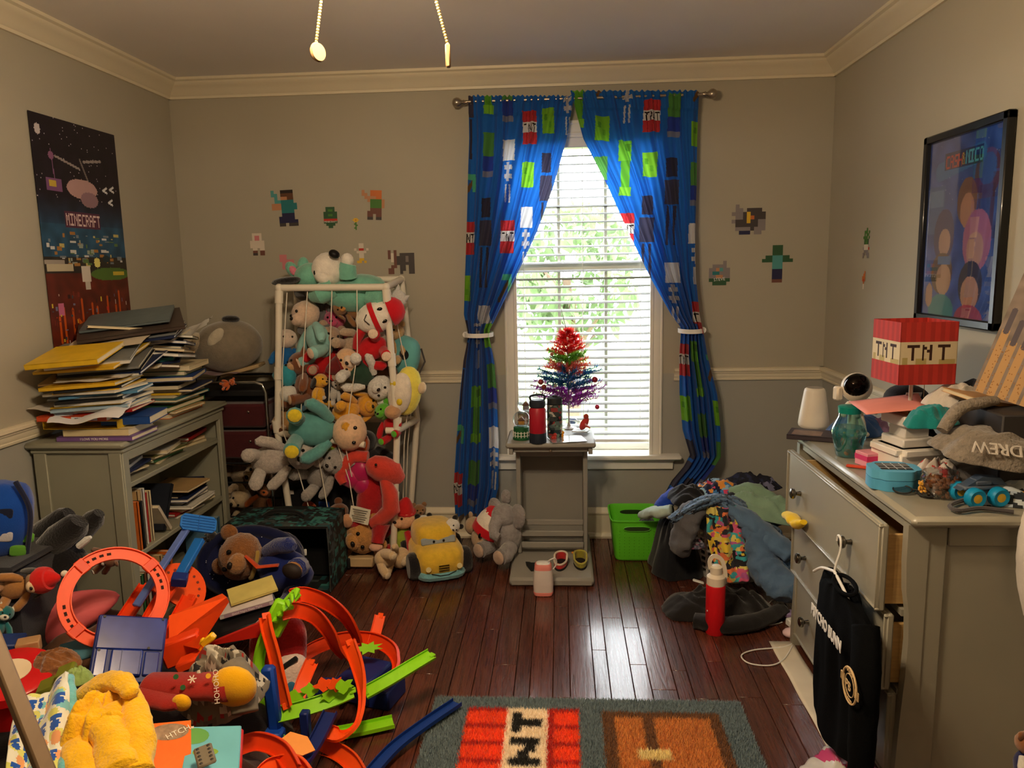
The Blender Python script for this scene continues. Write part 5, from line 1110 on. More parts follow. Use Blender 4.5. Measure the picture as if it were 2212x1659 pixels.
def castle():
    a = cv(120, 90, (130,118,112)); rg = random.Random(8)
    for j in range(120):
        for i in range(90): a[j, i] = np.array((136,122,112))*(1+.2*noise.noise(Vector((i*.1, j*.1, 0))))
    for k in range(9): x = 6+k*10; hh = rg.randint(45,95); line(a, x, hh, x, 119, 3.6, (190,150,100)); line(a, x, hh-20, x, hh, 2.6, (92,84,92))
    for k in range(200): x, y = rg.randint(0,89), rg.randint(70,119); a[y, x] = (150,104,56)
    disc(a, 40,30,5,10,(196,90,80)); disc(a, 60,90,5,9,(90,90,80)); line(a, 60,0,89,20,3,(196,150,90))
    return a
panel('canvas', castle(), .26, .36, None).build('canvas', paint(.7), t, rc=False, smooth=0); M().box((0,.01,0), (.26,.018,.36), .002).build('stretcher', mat((196,170,130), .7), t)
# sock on the drawer
o = limb([P(1700,1112,x=.815), P(1712,1120,x=.80), P(1722,1132,x=.80), P(1735,1128,x=.805)], [.018,.024,.022,.012], .7, .2, 4).build('yellow_sock', cloth((226,190,36))); tag(o, 'yellow sock caught in the top drawer of the dresser', 'sock')
# hanger and sweatshirt
KN = Vector((.79, 2.15, .673))
t = thing('clothes_hanger', 'white plastic hanger hooked on the near dresser knob', 'hanger', KN, group='hangers')
m_wh = mat((232,232,230), .35)
M().tube(spline([(.0,.012,.0),(.0,.004,.018),(.0,-.014,.012),(.0,-.016,-.02),(-.008,-.012,-.06),(-.012,-.01,-.085)], 6), .0035, 8).tube(spline([(-.012,-.01,-.085),(-.012,.09,-.115),(-.012,.16,-.155)], 6), .0045, 8).tube(spline([(-.012,-.01,-.085),(-.012,-.11,-.115),(-.012,-.19,-.16)], 6), .0045, 8).build('hook_and_arms', m_wh, t)
t = thing('sweatshirt', 'black sweatshirt with white lettering hanging on the dresser knob', 'sweatshirt', (.785, 2.06, .35))
m_bs = mat((11,12,14), .95, bump=.2, bs=300, var=.15, spec=.05)
Wd = [(0,.07,.055),(.05,.19,.16),(.12,.215,.19),(.5,.225,.2),(.85,.23,.205),(1,.22,.195)]   # v, half widths (far, near)
def sw_row(v):
    for a, b in zip(Wd[:-1], Wd[1:]):
        if v <= b[0]: q = (v-a[0])/(b[0]-a[0]); return a[1]+(b[1]-a[1])*q, a[2]+(b[2]-a[2])*q
    return Wd[-1][1:]
def sw(u, v, s):
    f_, n_ = sw_row(v); y = f_-(f_+n_)*u; e = math.sin(PI*u)**.5
    x = s*(.022*e*(1-.25*v)+.012*e*noise.noise(Vector((u*7, v*2.2, s+3))))-.004*math.sin(u*16+v*3)*v
    zt = .235-.03*abs(u-.5)*(1-v)*2 - (.02 if v < .02 and .3 < u < .7 else 0)
    return (x, y, zt-.49*v-.03*math.sin(u*5)*v)
g = M().grid(lambda u, v: sw(u, v, -1), 36, 40).grid(lambda u, v: sw(u, v, 1), 36, 40)
g.build('body', m_bs, t, smooth=180, rc=False)
limb([(-.006,-.15,.185),(-.022,-.205,.08),(-.03,-.225,-.05),(-.03,-.225,-.2),(-.026,-.222,-.3)], [.05,.055,.05,.045,.034], .6, .06, 3, up=(1,0,0)).build('sleeve', m_bs, t, smooth=180)
limb([(.012,.14,.19),(.02,.185,.1),(.022,.2,-.02),(.02,.195,-.14)], [.045,.05,.045,.036], .6, .06, 5, up=(1,0,0)).build('sleeve', m_bs, t, smooth=180)
M().tube([(-.006+.02*math.sin(a), .065*math.cos(a), .232+.018*math.sin(a)*.6) for a in [2*PI*i/20 for i in range(20)]], .006, 8, closed=True).build('collar', m_bs, t)
text('lettering', 'PSYCHO BUNN', .046, mat((220,220,220), .8), t, (-.052,.004,.105), (PI/2,0,-PI/2), ext=.001, bold=.0015, sp=1.0, scale=(.76,1,1))
e_ = thing('tmp','x','y') ; bpy.data.objects.remove(e_)
em = M().tube([(0, .036*math.cos(a), .036*math.sin(a)) for a in [2*PI*i/28 for i in range(28)]], .0022, 6, closed=True).tube([(0, .023*math.cos(a), .023*math.sin(a)) for a in [2*PI*i/24 for i in range(24)]], .0010, 6, closed=True)
for q in (-1,1): em.tube([(0,q*.03,-.009),(0,q*.045,-.008),(0,q*.045,.008),(0,q*.03,.009)], .0016, 5, closed=True)
m_em = mat((206,176,130), .7); eo = em.build('emblem', m_em, t, loc=(-.066,-.222,.06)); eo.scale = (1.25,)*3
text('lettering', 'PB', .026, m_em, eo, (-.003,0,0), (PI/2,0,-PI/2)); text('lettering', 'PSYCHO', .010, m_em, eo, (-.001,0,.029), (PI/2,0,-PI/2)); text('lettering', 'BUNNY', .010, m_em, eo, (-.001,0,-.030), (PI/2,0,-PI/2))
# bag below the drawers, white bag and plush at the right edge
heap('plastic_bag', 'clear plastic bag with pink and green contents under the sweatshirt', 'bag', Vector((.80, 1.95, .003)), .13, .24, .05, paint(.15, alpha=.8, spec=.6), 21, group=None, pf=pat([(226,222,216),(226,222,216),(230,226,222),(226,222,216),(216,70,130),(110,180,120)], 2, 9))
o = drape(lambda u, v: (.80+.09*u, 2.0+.85*v, .004+.002*math.sin(v*20)), 6, 20, .003, mat((214,206,190), .85), 'white_mat'); tag(o, 'white cloth spread on the floor along the dresser', 'cloth')
o = limb([P(2224,1098,y=1.90),P(2218,1150,y=1.892),P(2215,1240,y=1.89),P(2222,1330,y=1.89)], [.012,.022,.026,.014], .7, .1, 6).build('white_bag', cloth((214,208,202))); tag(o, 'white cloth bag hanging at the right edge past the dresser', 'bag')
plush('plush_bear', 'brown plush partly visible at the lower right corner', 2215, 1625, 1.66, 120, (0,0,R(30)), c=(150,96,56), top=(40,44,90), limb=(226,222,216), ear='round')
# ================================================================== on the book stand
ZS = .638
def sz(px, py): return P(px, py, z=ZS)
def globe(label, px, py, r, hb, col_, inner):
    t = thing('snow_globe', label, 'snow globe', sz(px, py), group='snow globes')
    b = M().lathe([(.001,0),(r*1.02,0),(r*1.04,.004),(r*.95,hb*.4),(r*.92,hb),(r*.7,hb+.004),(.001,hb+.004)], 24).build('base', mat(col_, .5), t)
    for k in range(9):
        a = PI+PI*k/8; M().box((math.cos(a)*r*.99, math.sin(a)*r*.99, hb*.45), (.004,.004,hb*.5), .001, rot=(0,0,a)).build('fence_post', mat((232,232,226), .5), b)
    for z_ in (.35,.6): M().tube([(math.cos(PI+PI*k/16)*r*.985, math.sin(PI+PI*k/16)*r*.985, hb*z_) for k in range(17)], .0015, 5).build('fence_rail', mat((232,232,226), .5), b)
    M().ell((0,0,hb+r*.9), r, nu=28, nv=18).build('glass_ball', glass_thin((245,248,248), .12, .01), t)
    M().box((0,0,hb+r*.5), (r*.7,r*.5,r*.5), .003).build('house', mat(inner, .6), t); M().prism([(-r*.45,0),(r*.45,0),(0,r*.5)], r*.6, X=T((0,r*.3,hb+r*.75), (PI/2,0,0))).build('roof', mat((110,70,50), .6), t)
globe('snow globe with a green fenced base at the front left of the stand', 1127, 948, .042, .06, (30,90,50), (206,150,60))
globe('taller clear snow globe behind the green one', 1137, 920, .048, .075, (120,110,100), (150,140,140))
def bottle(label, px, py, r, h, c, cap, group, z=None, art=None, lidh=.17):
    t = thing('water_bottle', label, 'bottle', sz(px, py) if z is None else P(px, py, z=z), group=group)
    M().lathe([(.001,0),(r*.96,0),(r,.004),(r,h*.22),(r*.985,h*.225),(r,h*.23),(r,h*.74),(r*.8,h*.8)], 28).build('body', c, t)
    return t
t = bottle('red water bottle with a dark lid and base on the stand', 1162, 955, .04, .215, mat((178,32,52), .4), None, 'bottles on the book stand')
M().lathe([(.0405,.0),(.041,.002),(.041,.046),(.0405,.048)], 28).build('base_boot', mat((30,38,52), .6), t); M().lathe([(.034,.17),(.038,.174),(.038,.2),(.03,.207),(.001,.207)], 24).build('lid', mat((38,44,56), .5), t)
M().tube(spline([(-.03,0,.2),(-.034,0,.222),(0,-.01,.232),(.034,0,.225),(.03,0,.2)], 5), .005, 8).build('handle', mat((38,44,56), .5), t)
g = M().lathe([(.001,0),(.036,0),(.038,.004),(.038,.15),(.03,.165)], 40); g2 = M(); 
pfn = pat([(60,70,70),(40,60,64),(150,60,60),(110,140,130),(30,36,40),(90,110,110),(196,196,186)], 4, 46)
g = M(); n_ = 48; rows = 50
g.grid(lambda u, v: (.038*math.cos(2*PI*u), .038*math.sin(2*PI*u), .165*v), n_, rows, c=[lin(pfn((.038*math.cos(2*PI*(i+.5)/n_), .038*math.sin(2*PI*(i+.5)/n_), .165*(j+.5)/rows))) for j in range(rows) for i in range(n_)])
t = thing('water_bottle', 'dark patterned water bottle beside the red bottle', 'bottle', sz(1199,944), group='bottles on the book stand')
g.build('body', paint(.35), t, rc=False); M().lathe([(.03,.165),(.037,.168),(.037,.195),(.03,.2),(.012,.2),(.012,.208),(.001,.208)], 24).build('lid', mat((40,44,48), .5), t); M().lathe([(.001,0),(.038,0),(.038,.001)], 24).build('bottom', m_blk, t)
# rainbow tree
t = thing('tabletop_tree', 'small rainbow tinsel tree with bauble ornaments on the stand', 'artificial tree', sz(1229,925), s=1.12)
M().lathe([(.035,0),(.036,.004),(.01,.012),(.004,.03),(.0035,.1),(.008,.13)], 16).build('stem', mat((190,186,182), .3), t)
M().tube([(0,0,.08),(-.004,0,.36),(-.012,0,.47),(-.03,0,.55)], [.004,.003,.002,.001], 6).build('trunk', mat((130,126,120), .5), t)
zb = .125; rgt = random.Random(6)
def layer(nm, c, z0, z1, r0, r1, n, tips=()):
    g = M()
    for k in range(n):
        a = 2*PI*k/n+rgt.random()*.4; zz = z0+(z1-z0)*rgt.random(); rr = (r0+(r1-r0)*(zz-z0)/(z1-z0))*(.75+.35*rgt.random())
        d = Vector((math.cos(a), math.sin(a), .1+.35*rgt.random())); b0 = Vector((-.012*(zz-.1),0,zz-.02)); b1 = b0+d.normalized()*rr
        g.tube([tuple(b0), tuple(b1)], .0012, 4)
        for q in range(60):
            f_ = .15+.85*q/60; p = b0.lerp(b1, f_); nd = Vector((rgt.gauss(0,1), rgt.gauss(0,1), rgt.gauss(0,1))).normalized()*.02+d*.01; w_ = nd.cross(Vector((.3,.5,.8))).normalized()*.0026
            g.add([tuple(p-w_), tuple(p+w_), tuple(p+nd)], [(0,1,2)])
    g.build('branch_layer', mat(c, .4, spec=.5, transl=.4), t, smooth=0, rc=False, label=nm)
layer('purple tinsel branches', (150,36,150), .12, .2, .17, .165, 48); layer('blue tinsel branches', (30,96,150), .2, .27, .165, .14, 40); layer('coral tinsel branches', (232,110,90), .275, .315, .11, .1, 26); layer('green tinsel branches', (110,180,60), .315, .355, .11, .09, 24); layer('red tinsel branches', (224,44,44), .355, .47, .095, .025, 36)
for (px, py, c, r_) in ((1168,825,(170,70,80),.013),(1208,788,(180,80,110),.011),(1234,828,(200,196,170),.011),(1285,820,(160,50,70),.014),(1290,879,(200,60,100),.011),(1192,765,(200,130,110),.009),(1198,833,(190,180,170),.010),(1175,836,(150,60,60),.012)):
    M().ell(tuple((P(px, py, y=t.location.y-.1)-Vector(t.location))/1.12), r_, nu=12, nv=8).build('bauble', mat(c, .15, metal=.5), t)
o = M().box((0,0,0), (.17,.13,.003), .001).build('silver_card', mat((206,208,212), .12, metal=.7), loc=sz(1225,950)+Vector((0,0,.003)), rot=(0,0,R(12))); tag(o, 'shiny silver card lying on the stand', 'card')
t = thing('bottled_ship', 'small glass bottle ornament beneath the rainbow tree', 'ornament', sz(1230,918)+Vector((.02,0,.02)), (0,PI/2,R(-20)))
M().lathe([(.001,-.035),(.018,-.033),(.019,.01),(.008,.022),(.007,.04)], 18).build('glass', glass_thin((230,240,246), .14), t); M().ell((.006,0,-.008), (.008,.01,.02)).build('ship', mat((60,90,160), .5), t)
t = thing('disc_case', 'clear disc case on top of the silver card', 'case', sz(1255,935)+Vector((0,0,.012)), (0,0,R(-14))); M().box((0,0,0), (.08,.07,.009), .001).build('case', mat((196,200,204), .1, alpha=.75), t); M().box((.0,.0,.005), (.05,.04,.001)).build('insert', mat((150,150,156), .5), t)
t = thing('hanging_bird', 'red bird shaped ornament hanging off the stand edge', 'ornament', P(1262,915,y=3.62), (0,R(30),0)); M().ell((0,0,0), (.018,.012,.035)).build('body', plushm((190,60,60)), t); M().ell((-.01,0,.035), .013).build('head', plushm((170,56,50)), t); M().prism([(0,0),(.03,-.05),(.005,-.055)], .006).build('tail', plushm((190,60,60)), t); M().tube([(-.01,0,.045),(-.03,.03,.12)], .0008, 5).build('loop', m_blk, t)
for k, (px, py, c, lb) in enumerate(((1212,945,(232,160,40),'small orange yellow plastic toy on the stand front'),(1196,950,(190,60,50),'small red toy pieces on the stand front edge'))):
    o = M().box((0,0,.01), (.025,.02,.02), .005).ell((.008,.0,.024), .009).build('small_toy', plastic(c), loc=sz(px, py), rot=(0,0,.4)); tag(o, lb, 'toy', 'small toys on the book stand')
# ---- on the stand's base
ZB = .0445
t = thing('night_light', 'pink and white rounded night light with a strap on the floor', 'lamp', P(1174,1283,z=0), (0,0,0))
def rr(prof, sx=1, sy=.8, n=32, e=.55):
    g = M(); v = []; f = []
    for r_, z_ in prof:
        for j in range(n):
            a = 2*PI*j/n; c_, s_ = math.cos(a), math.sin(a); v.append((math.copysign(abs(c_)**e, c_)*r_*sx, math.copysign(abs(s_)**e, s_)*r_*sy, z_))
    k = len(prof)
    for i in range(k-1):
        for j in range(n): f.append((i*n+j, i*n+(j+1)%n, (i+1)*n+(j+1)%n, (i+1)*n+j))
    f.append(tuple(range(n))[::-1]); f.append(tuple((k-1)*n+j for j in range(n))); return g.add(v, f)
rr([(.044,.016),(.046,.06),(.042,.11),(.039,.124)]).build('shade', mat((236,226,222), .4, transl=.25), t)
rr([(.03,0),(.042,.003),(.0455,.016),(.0445,.02)]).build('base_ring', mat((230,140,132), .4), t); rr([(.0395,.122),(.0385,.14),(.034,.147),(.03,.148)]).build('top_ring', mat((230,140,132), .4), t); rr([(.031,.1482),(.026,.152),(.001,.153)]).build('top_cap', mat((240,236,232), .4), t)
M().tube(spline([(.02,0,.15),(.03,-.01,.165),(.055,.0,.17),(.06,.01,.14),(.045,.01,.115)], 6), .003, 6).build('strap', mat((226,222,218), .5), t)
def shoe(label, px, py, c, rim, sole, rz, z=ZB):
    t = thing('shoe', label, 'shoe', P(px, py, z=z), (0,0,rz), 'slippers on the stand base')
    out = lambda k: [((.031+.008*math.sin(a)*(1 if math.sin(a) > 0 else .4))*math.cos(a)*k, .068*math.sin(a)*k) for a in [2*PI*i/28 for i in range(28)]]
    M().prism(out(1.04), .010).build('sole', mat(sole, .7), t)
    g = M(); P0, P1 = out(1), out(.86)
    for i in range(28):
        j = (i+1)%28; zi, zj = .03+.018*(P0[i][1] > .01), .03+.018*(P0[j][1] > .01)
        g.add([(*P0[i],.01),(*P0[j],.01),(*P0[j],zj),(*P0[i],zi)], [(0,1,2,3)]); g.add([(*P0[i],zi),(*P0[j],zj),(*P1[j],zj-.004),(*P1[i],zi-.004)], [(0,1,2,3)]); g.add([(*P1[i],zi-.004),(*P1[j],zj-.004),(*P1[j],.012),(*P1[i],.012)], [(0,1,2,3)])
    g.build('upper', cloth(c), t, smooth=50, rc=False)
    M().tube([(x*.95, y*.95, .03+.018*(y > .01)) for x, y in P0], .005, 6, closed=True).build('trim', cloth(rim), t)
    M().prism(out(.85), .002, z0=.011).build('insole', mat((30,24,26), .9), t)
    for k in range(3):
        for q in (-1,0,1):
            if (k+q)%2: M().box((q*.013, -.045+.016*k, .0136), (.012,.014,.001)).build('check', mat((206,60,50), .9), t)
shoe('pale slipper with red checked insole beside the night light', 1211, 1222, (190,50,50), (222,208,190), (30,28,30), R(-6))
shoe('olive slipper with red checked insole at the stand base edge', 1254, 1220, (150,140,50), (176,166,70), (30,28,30), R(2))
o = M().prism([(-.04,.05),(-.02,.05),(-.012,.042),(.02,.044),(.03,.052),(.042,.05),(.03,-.01),(.015,-.05),(.0,-.052),(-.03,.01)], .006).build('black_bracket', plastic((24,26,28)), loc=P(1150,1225,z=ZB), rot=(0,0,-.1)); tag(o, 'black plastic bracket behind the night light', 'plastic part')
for k, (px, py, lb, w_) in enumerate(((1250,1182,'red plastic strip lying at the foot of the stand back',.04),(1205,1197,'tiny red figure behind the pale slipper',.012),(1240,1195,'small orange strip behind the olive slipper',.025))):
    o = M().box((0,0,.004), (w_,.012,.008), .002).box((w_*.2,0,.008), (w_*.3,.008,.012), .002).build('toy_piece', plastic((206,50,40) if k < 2 else (230,150,50)), loc=P(px, py, z=ZB), rot=(0,0,.1)); tag(o, lb, 'toy', 'small toy pieces on the stand base')
# ================================================================== green bin
m_gb = mat((104,212,48), .4, var=.03, spec=.5)
t = thing('plastic_bin', 'bright green plastic bin with handle slots beside the stand', 'bin', (.366, 3.79, 0))
hx, hy, hb = .128, .14, .218
def ring(k, z_, n=48, e=.28): return [(math.copysign(abs(math.cos(a))**e, math.cos(a))*hx*k, math.copysign(abs(math.sin(a))**e, math.sin(a))*hy*k, z_) for a in [2*PI*i/n for i in range(n)]]
rs_ = [ring(.78,.0), ring(.82,.004), ring(.84,.014), ring(.985,hb-.01), ring(1.03,hb-.006), ring(1.03,hb), ring(.985,hb), ring(.965,hb-.01), ring(.82,.012), ring(.7,.008)]
v = [p for r_ in rs_ for p in r_]; n_ = 48; f = [(i*n_+j, i*n_+(j+1)%n_, (i+1)*n_+(j+1)%n_, (i+1)*n_+j) for i in range(len(rs_)-1) for j in range(n_)]+[tuple(range(n_))[::-1], tuple((len(rs_)-1)*n_+j for j in range(n_))]
M().add(v, f).build('tub', m_gb, t, smooth=50)
for s in (-1,1):
    y_ = s*hy*.962; slot = [(.042*math.cos(a) + math.copysign(.022, math.cos(a)), .011*math.sin(a)) for a in [2*PI*i/24 for i in range(24)]]
    M().prism(slot, .012, X=T((0,y_+s*.0+.006,hb-.042), (PI/2+ (-.1 if s < 0 else .1),0,0))).build('handle_slot', mat((38,60,26), .8), t)
    M().tube([(x*1.03, y_-.004*(1 if s < 0 else -1)*1, hb-.042+y2*1.1) for x, y2 in slot], .0022, 6, closed=True).build('slot_rim', m_gb, t)
dm = M()
for i in range(8):
    for j in range(9):
        z_ = .03+j*.0165; k = .845+.14*(z_/hb)
        if j > 6 and 1 < i < 6: continue
        dm.ell((-.084+i*.024, -hy*k-.0005, z_), (.0016,.001,.0016), nu=6, nv=4)
dm.build('dimples', mat((52,120,20), .6), t, kind='stuff')
# ================================================================== laundry
hm = thing('laundry_basket', 'white perforated laundry basket buried under clothes', 'basket', (.80, 3.56, 0))
g = M()
for k in range(20):
    a = 2*PI*k/20
    for j in range(10): 
        r_ = .15+.03*j/10; z_ = .02+j*.03; g.box((math.cos(a)*r_, math.sin(a)*r_, z_+.015), (.006,.014,.03), rot=(0,0,a))
        g.box((math.cos(a+.157)*r_, math.sin(a+.157)*r_, z_), (.006,.042,.009), rot=(0,0,a+.157))
g.build('lattice', mat((206,202,196), .45), hm, smooth=0, rc=False); M().tube([(.185*math.cos(2*PI*k/32), .185*math.sin(2*PI*k/32), .325) for k in range(32)], .012, 8, closed=True).build('rim', mat((214,210,204), .45), hm); M().lathe([(.001,0),(.152,0),(.155,.02),(.001,.02)], 24).build('bottom', mat((206,202,196), .45), hm)
gl2 = 'clothes on the laundry pile'
def LP(px, py, y): return P(px, py, y=y)
heap('clothes_tangle', 'tangle of dark clothes filling the laundry basket', 'clothing', (.80,3.58,.27), .26, .24, .16, cloth((40,42,50)), 31, group=gl2)  # one filler heap standing for a tangle of dark clothes, no single garment
heap('black_trousers', 'black trousers spilling to the floor left of the basket', 'clothing', (.56,3.60,.003), .15, .17, .30, cloth((26,28,34)), 32, group=gl2, folds=.7)
heap('black_shirt', 'black shirt bunched at the upper left of the laundry pile', 'clothing', LP(1490,1088,3.55), .12, .12, .10, cloth((28,28,32)), 33, (0,R(15),0), group=gl2)
heap('tropical_shirt', 'navy shirt with bright tropical print on top of the laundry', 'clothing', LP(1548,1062,3.6), .11, .10, .07, paint(.9, sheen=.2), 34, group=gl2, pf=pat([(24,28,60),(24,28,60),(70,130,190),(210,70,110),(230,150,60),(30,40,90),(150,190,220)], 7, 30))
heap('green_shorts', 'sage green shorts draped over the right of the laundry pile', 'clothing', LP(1638,1098,3.5), .19, .15, .10, cloth((134,164,140)), 35, (0,R(12),R(-20)), group=gl2, folds=.8)
heap('dark_shirt', 'dark navy shirt behind the green shorts', 'clothing', LP(1620,1052,3.72), .14, .1, .08, paint(.9), 36, group=gl2, pf=pat([(28,28,40),(28,28,40),(40,44,70),(120,120,150)], 9, 26))
# blue hoodie: shoulders over the pile, body falling to the right
def hood(u, v):
    a = [LP(1445,1118,3.42), LP(1500,1080,3.38), LP(1555,1068,3.40), LP(1610,1085,3.42), LP(1680,1140,3.38), LP(1725,1215,3.30)]
    b = [LP(1458,1130,3.36), LP(1520,1096,3.30), LP(1562,1092,3.30), LP(1600,1180,3.26), LP(1630,1250,3.2), LP(1690,1285,3.12)]
    sp = lambda L, t: spline(L, 8)[min(int(t*40), 40)]
    p = sp(a, u).lerp(sp(b, u), v); n_ = Vector((0,-1,.5)).normalized()
    return tuple(p+n_*(.05*math.sin(PI*v)+.03*noise.noise(Vector((u*7, v*5, 3)))-.035*abs(noise.noise(Vector((u*11+v*4, v*5-u*3, 7))))-.02*abs(noise.noise(Vector((u*20+v*9, v*10, 1))))))
o = drape(hood, 90, 60, .008, cloth((96,124,156)), 'blue_hoodie'); tag(o, 'faded blue hoodie draped over the front right of the laundry', 'clothing', gl2)
sl = limb([LP(1600,1110,3.34), LP(1640,1160,3.26), LP(1650,1220,3.2), LP(1690,1262,3.12), LP(1730,1275,3.05)], [.05,.07,.08,.085,.07], .7, .22, 4).build('sleeve', cloth((88,114,146)), o, smooth=180)
limb([LP(1560,1085,3.36), LP(1610,1120,3.3), LP(1665,1165,3.26), LP(1710,1200,3.2)], [.04,.06,.065,.06], .6, .22, 9).build('sleeve', cloth((92,120,152)), o, smooth=180)
# printed tee hanging in front
def tee(u, v):
    a, b = LP(1528,1092,3.33), LP(1588,1090,3.33); c, d = LP(1560,1255,3.2), LP(1628,1245,3.18); w_ = .12*math.sin(v*3)
    p = a.lerp(b, u).lerp(c.lerp(d, u), v); return (p.x-.03*math.sin(PI*v)*(1-u), p.y-.035*math.sin(PI*u)-.02*noise.noise(Vector((u*5, v*6, 2)))-.015*math.sin(u*14+v*4), p.z)
pf_ = pat([(226,196,60),(206,90,130),(60,170,180),(30,26,34),(226,120,70),(180,90,150),(30,26,34),(40,40,50),(222,206,110)], 11, 30)
o = drape(tee, 44, 70, .003, paint(.85, sheen=.2), 'printed_shirt', c=[lin(pf_(tee((i+.5)/44, (j+.5)/70))) for j in range(70) for i in range(44)]); tag(o, 'brightly printed shirt hanging down the front of the laundry pile', 'clothing', gl2)
o = limb([LP(1520,1095,3.40), LP(1492,1110,3.36), LP(1478,1150,3.34), LP(1470,1185,3.33), LP(1490,1190,3.33)], [.05,.065,.06,.055,.03], .6, .22, 7).build('grey_trousers', cloth((92,92,98)), smooth=180); tag(o, 'dark grey sweatpants leg hanging at the left of the pile', 'clothing', gl2)
o = limb([LP(1450,1100,3.5), LP(1428,1105,3.52), LP(1405,1108,3.58), LP(1385,1112,3.65)], [.04,.04,.035,.02], .7, .25, 8).build('white_sleeve', cloth((176,196,186)), smooth=180); tag(o, 'pale green sleeve trailing into the green bin', 'clothing', gl2)
heap('slate_shirt', 'slate grey shirt lying inside the green bin', 'clothing', Vector((.43,3.77,.12)), .06, .09, .09, cloth((88,88,104)), 37, group=gl2)
o = limb([LP(1462,1062,3.6), LP(1440,1082,3.58), LP(1422,1098,3.56)], [.035,.045,.03], .7, .15, 9).build('blue_shirt', cloth((24,60,160)), smooth=180); tag(o, 'royal blue shirt between the black shirt and the bin', 'clothing', gl2)
heap('patterned_cloth', 'blue and teal printed cloth at the foot of the laundry pile', 'clothing', P(1490,1215,z=.004), .07, .06, .07, paint(.9), 38, group=gl2, pf=pat([(90,130,190),(130,170,210),(30,140,120),(180,120,150),(60,70,120)], 13, 30))
heap('pale_shirt', 'pale printed shirt below the grey sweatpants', 'clothing', LP(1498,1180,3.36), .05, .04, .05, paint(.9), 39, group=gl2, pf=pat([(190,190,200),(150,150,170),(206,120,150),(90,90,110)], 3, 40))
heap('black_hoodie', 'black fleece hoodie lying on the floor behind the red bottle', 'clothing', P(1555,1318,z=.002), .24, .16, .10, cloth((30,28,29)), 40, group=None, folds=.8, nr=30, na=72)
o = limb([P(1500,1340,z=.03), P(1570,1350,z=.03), P(1640,1340,z=.03), P(1690,1315,z=.03)], [.04,.045,.04,.03], .7, .12, 5).build('sleeve', cloth((26,24,25)), smooth=180); o.parent = bpy.data.objects['black_hoodie']; o.matrix_parent_inverse = Matrix.Translation(-Vector(bpy.data.objects['black_hoodie'].location))
o = M().box((0,0,.004), (.05,.02,.008), .003).build('white_clip', m_wh, loc=P(1508,1258,z=.07), rot=(0,R(15),R(-10))); tag(o, 'white plastic clip on the black hoodie', 'clip')
# red flask
t = thing('flask', 'tall red flask with a white handled cap standing on the floor', 'bottle', P(1544,1366,z=0))
M().lathe([(.001,0),(.036,0),(.038,.004),(.038,.2),(.036,.206),(.034,.208)], 32).build('body', mat((206,24,34), .38, var=.03), t)
M().lathe([(.036,.206),(.036,.238),(.028,.246),(.024,.25),(.024,.278),(.016,.284),(.001,.285)], 28).build('cap', m_ivory, t)
M().sweep([(-.008,-.003),(.008,-.003),(.008,.003),(-.008,.003)], spline([(.034,0,.222),(.036,0,.25),(.022,0,.305),(-.01,0,.322),(-.026,0,.3),(-.022,0,.27)], 6), up=(0,1,0)).build('handle', m_ivory, t); M().box((.033,-.012,.225), (.012,.014,.026), .003).build('clasp', mat((150,146,140), .3, metal=.6), t)
M().box((-.034,-.017,.1), (.006,.004,.006), .001, rot=(0,0,.4)).build('logo', mat((236,236,236), .5), t)
# cables and charger
wire('charging_cable', 'white cable looped on the floor in front of the dresser', 'cable', [tuple(P(*q, z=.004)) for q in ((1716,1388),(1690,1398),(1630,1404),(1602,1415),(1612,1430),(1640,1437),(1672,1436),(1695,1422),(1712,1395))], .0028, m_wh, group='cables on the floor')
wire('charging_cable', 'thin grey cable curling out from under the hoodie sleeve', 'cable', [tuple(P(*q, z=.006)) for q in ((1710,1290),(1680,1288),(1660,1305),(1656,1322),(1675,1328))], .0022, mat((190,186,180), .5), group='cables on the floor')
wire('charging_cable', 'short white cable at the black hoodie edge', 'cable', [tuple(P(*q, z=.004)) for q in ((1635,1350),(1665,1350),(1690,1344))], .0025, m_wh, group='cables on the floor')
o = M().box((0,0,.014), (.05,.05,.02), .005).build('power_bank', plastic((176,156,206)), loc=P(1702,1332,z=0), rot=(0,R(6),.2)); tag(o, 'lavender power bank beside the dresser leg', 'power bank')
o = M().box((0,0,.015), (.03,.035,.03), .004).box((0,-.022,.015), (.012,.012,.003)).build('charger_plug', m_wh, loc=P(1708,1352,z=0), rot=(0,0,.3)); tag(o, 'white charger plug beside the dresser leg', 'charger')
o = M().ell((0,0,.015), (.04,.03,.02)).build('pink_case', plastic((226,196,206)), loc=P(1712,1375,z=0)); tag(o, 'pale pink case on the floor under the dresser corner', 'case')
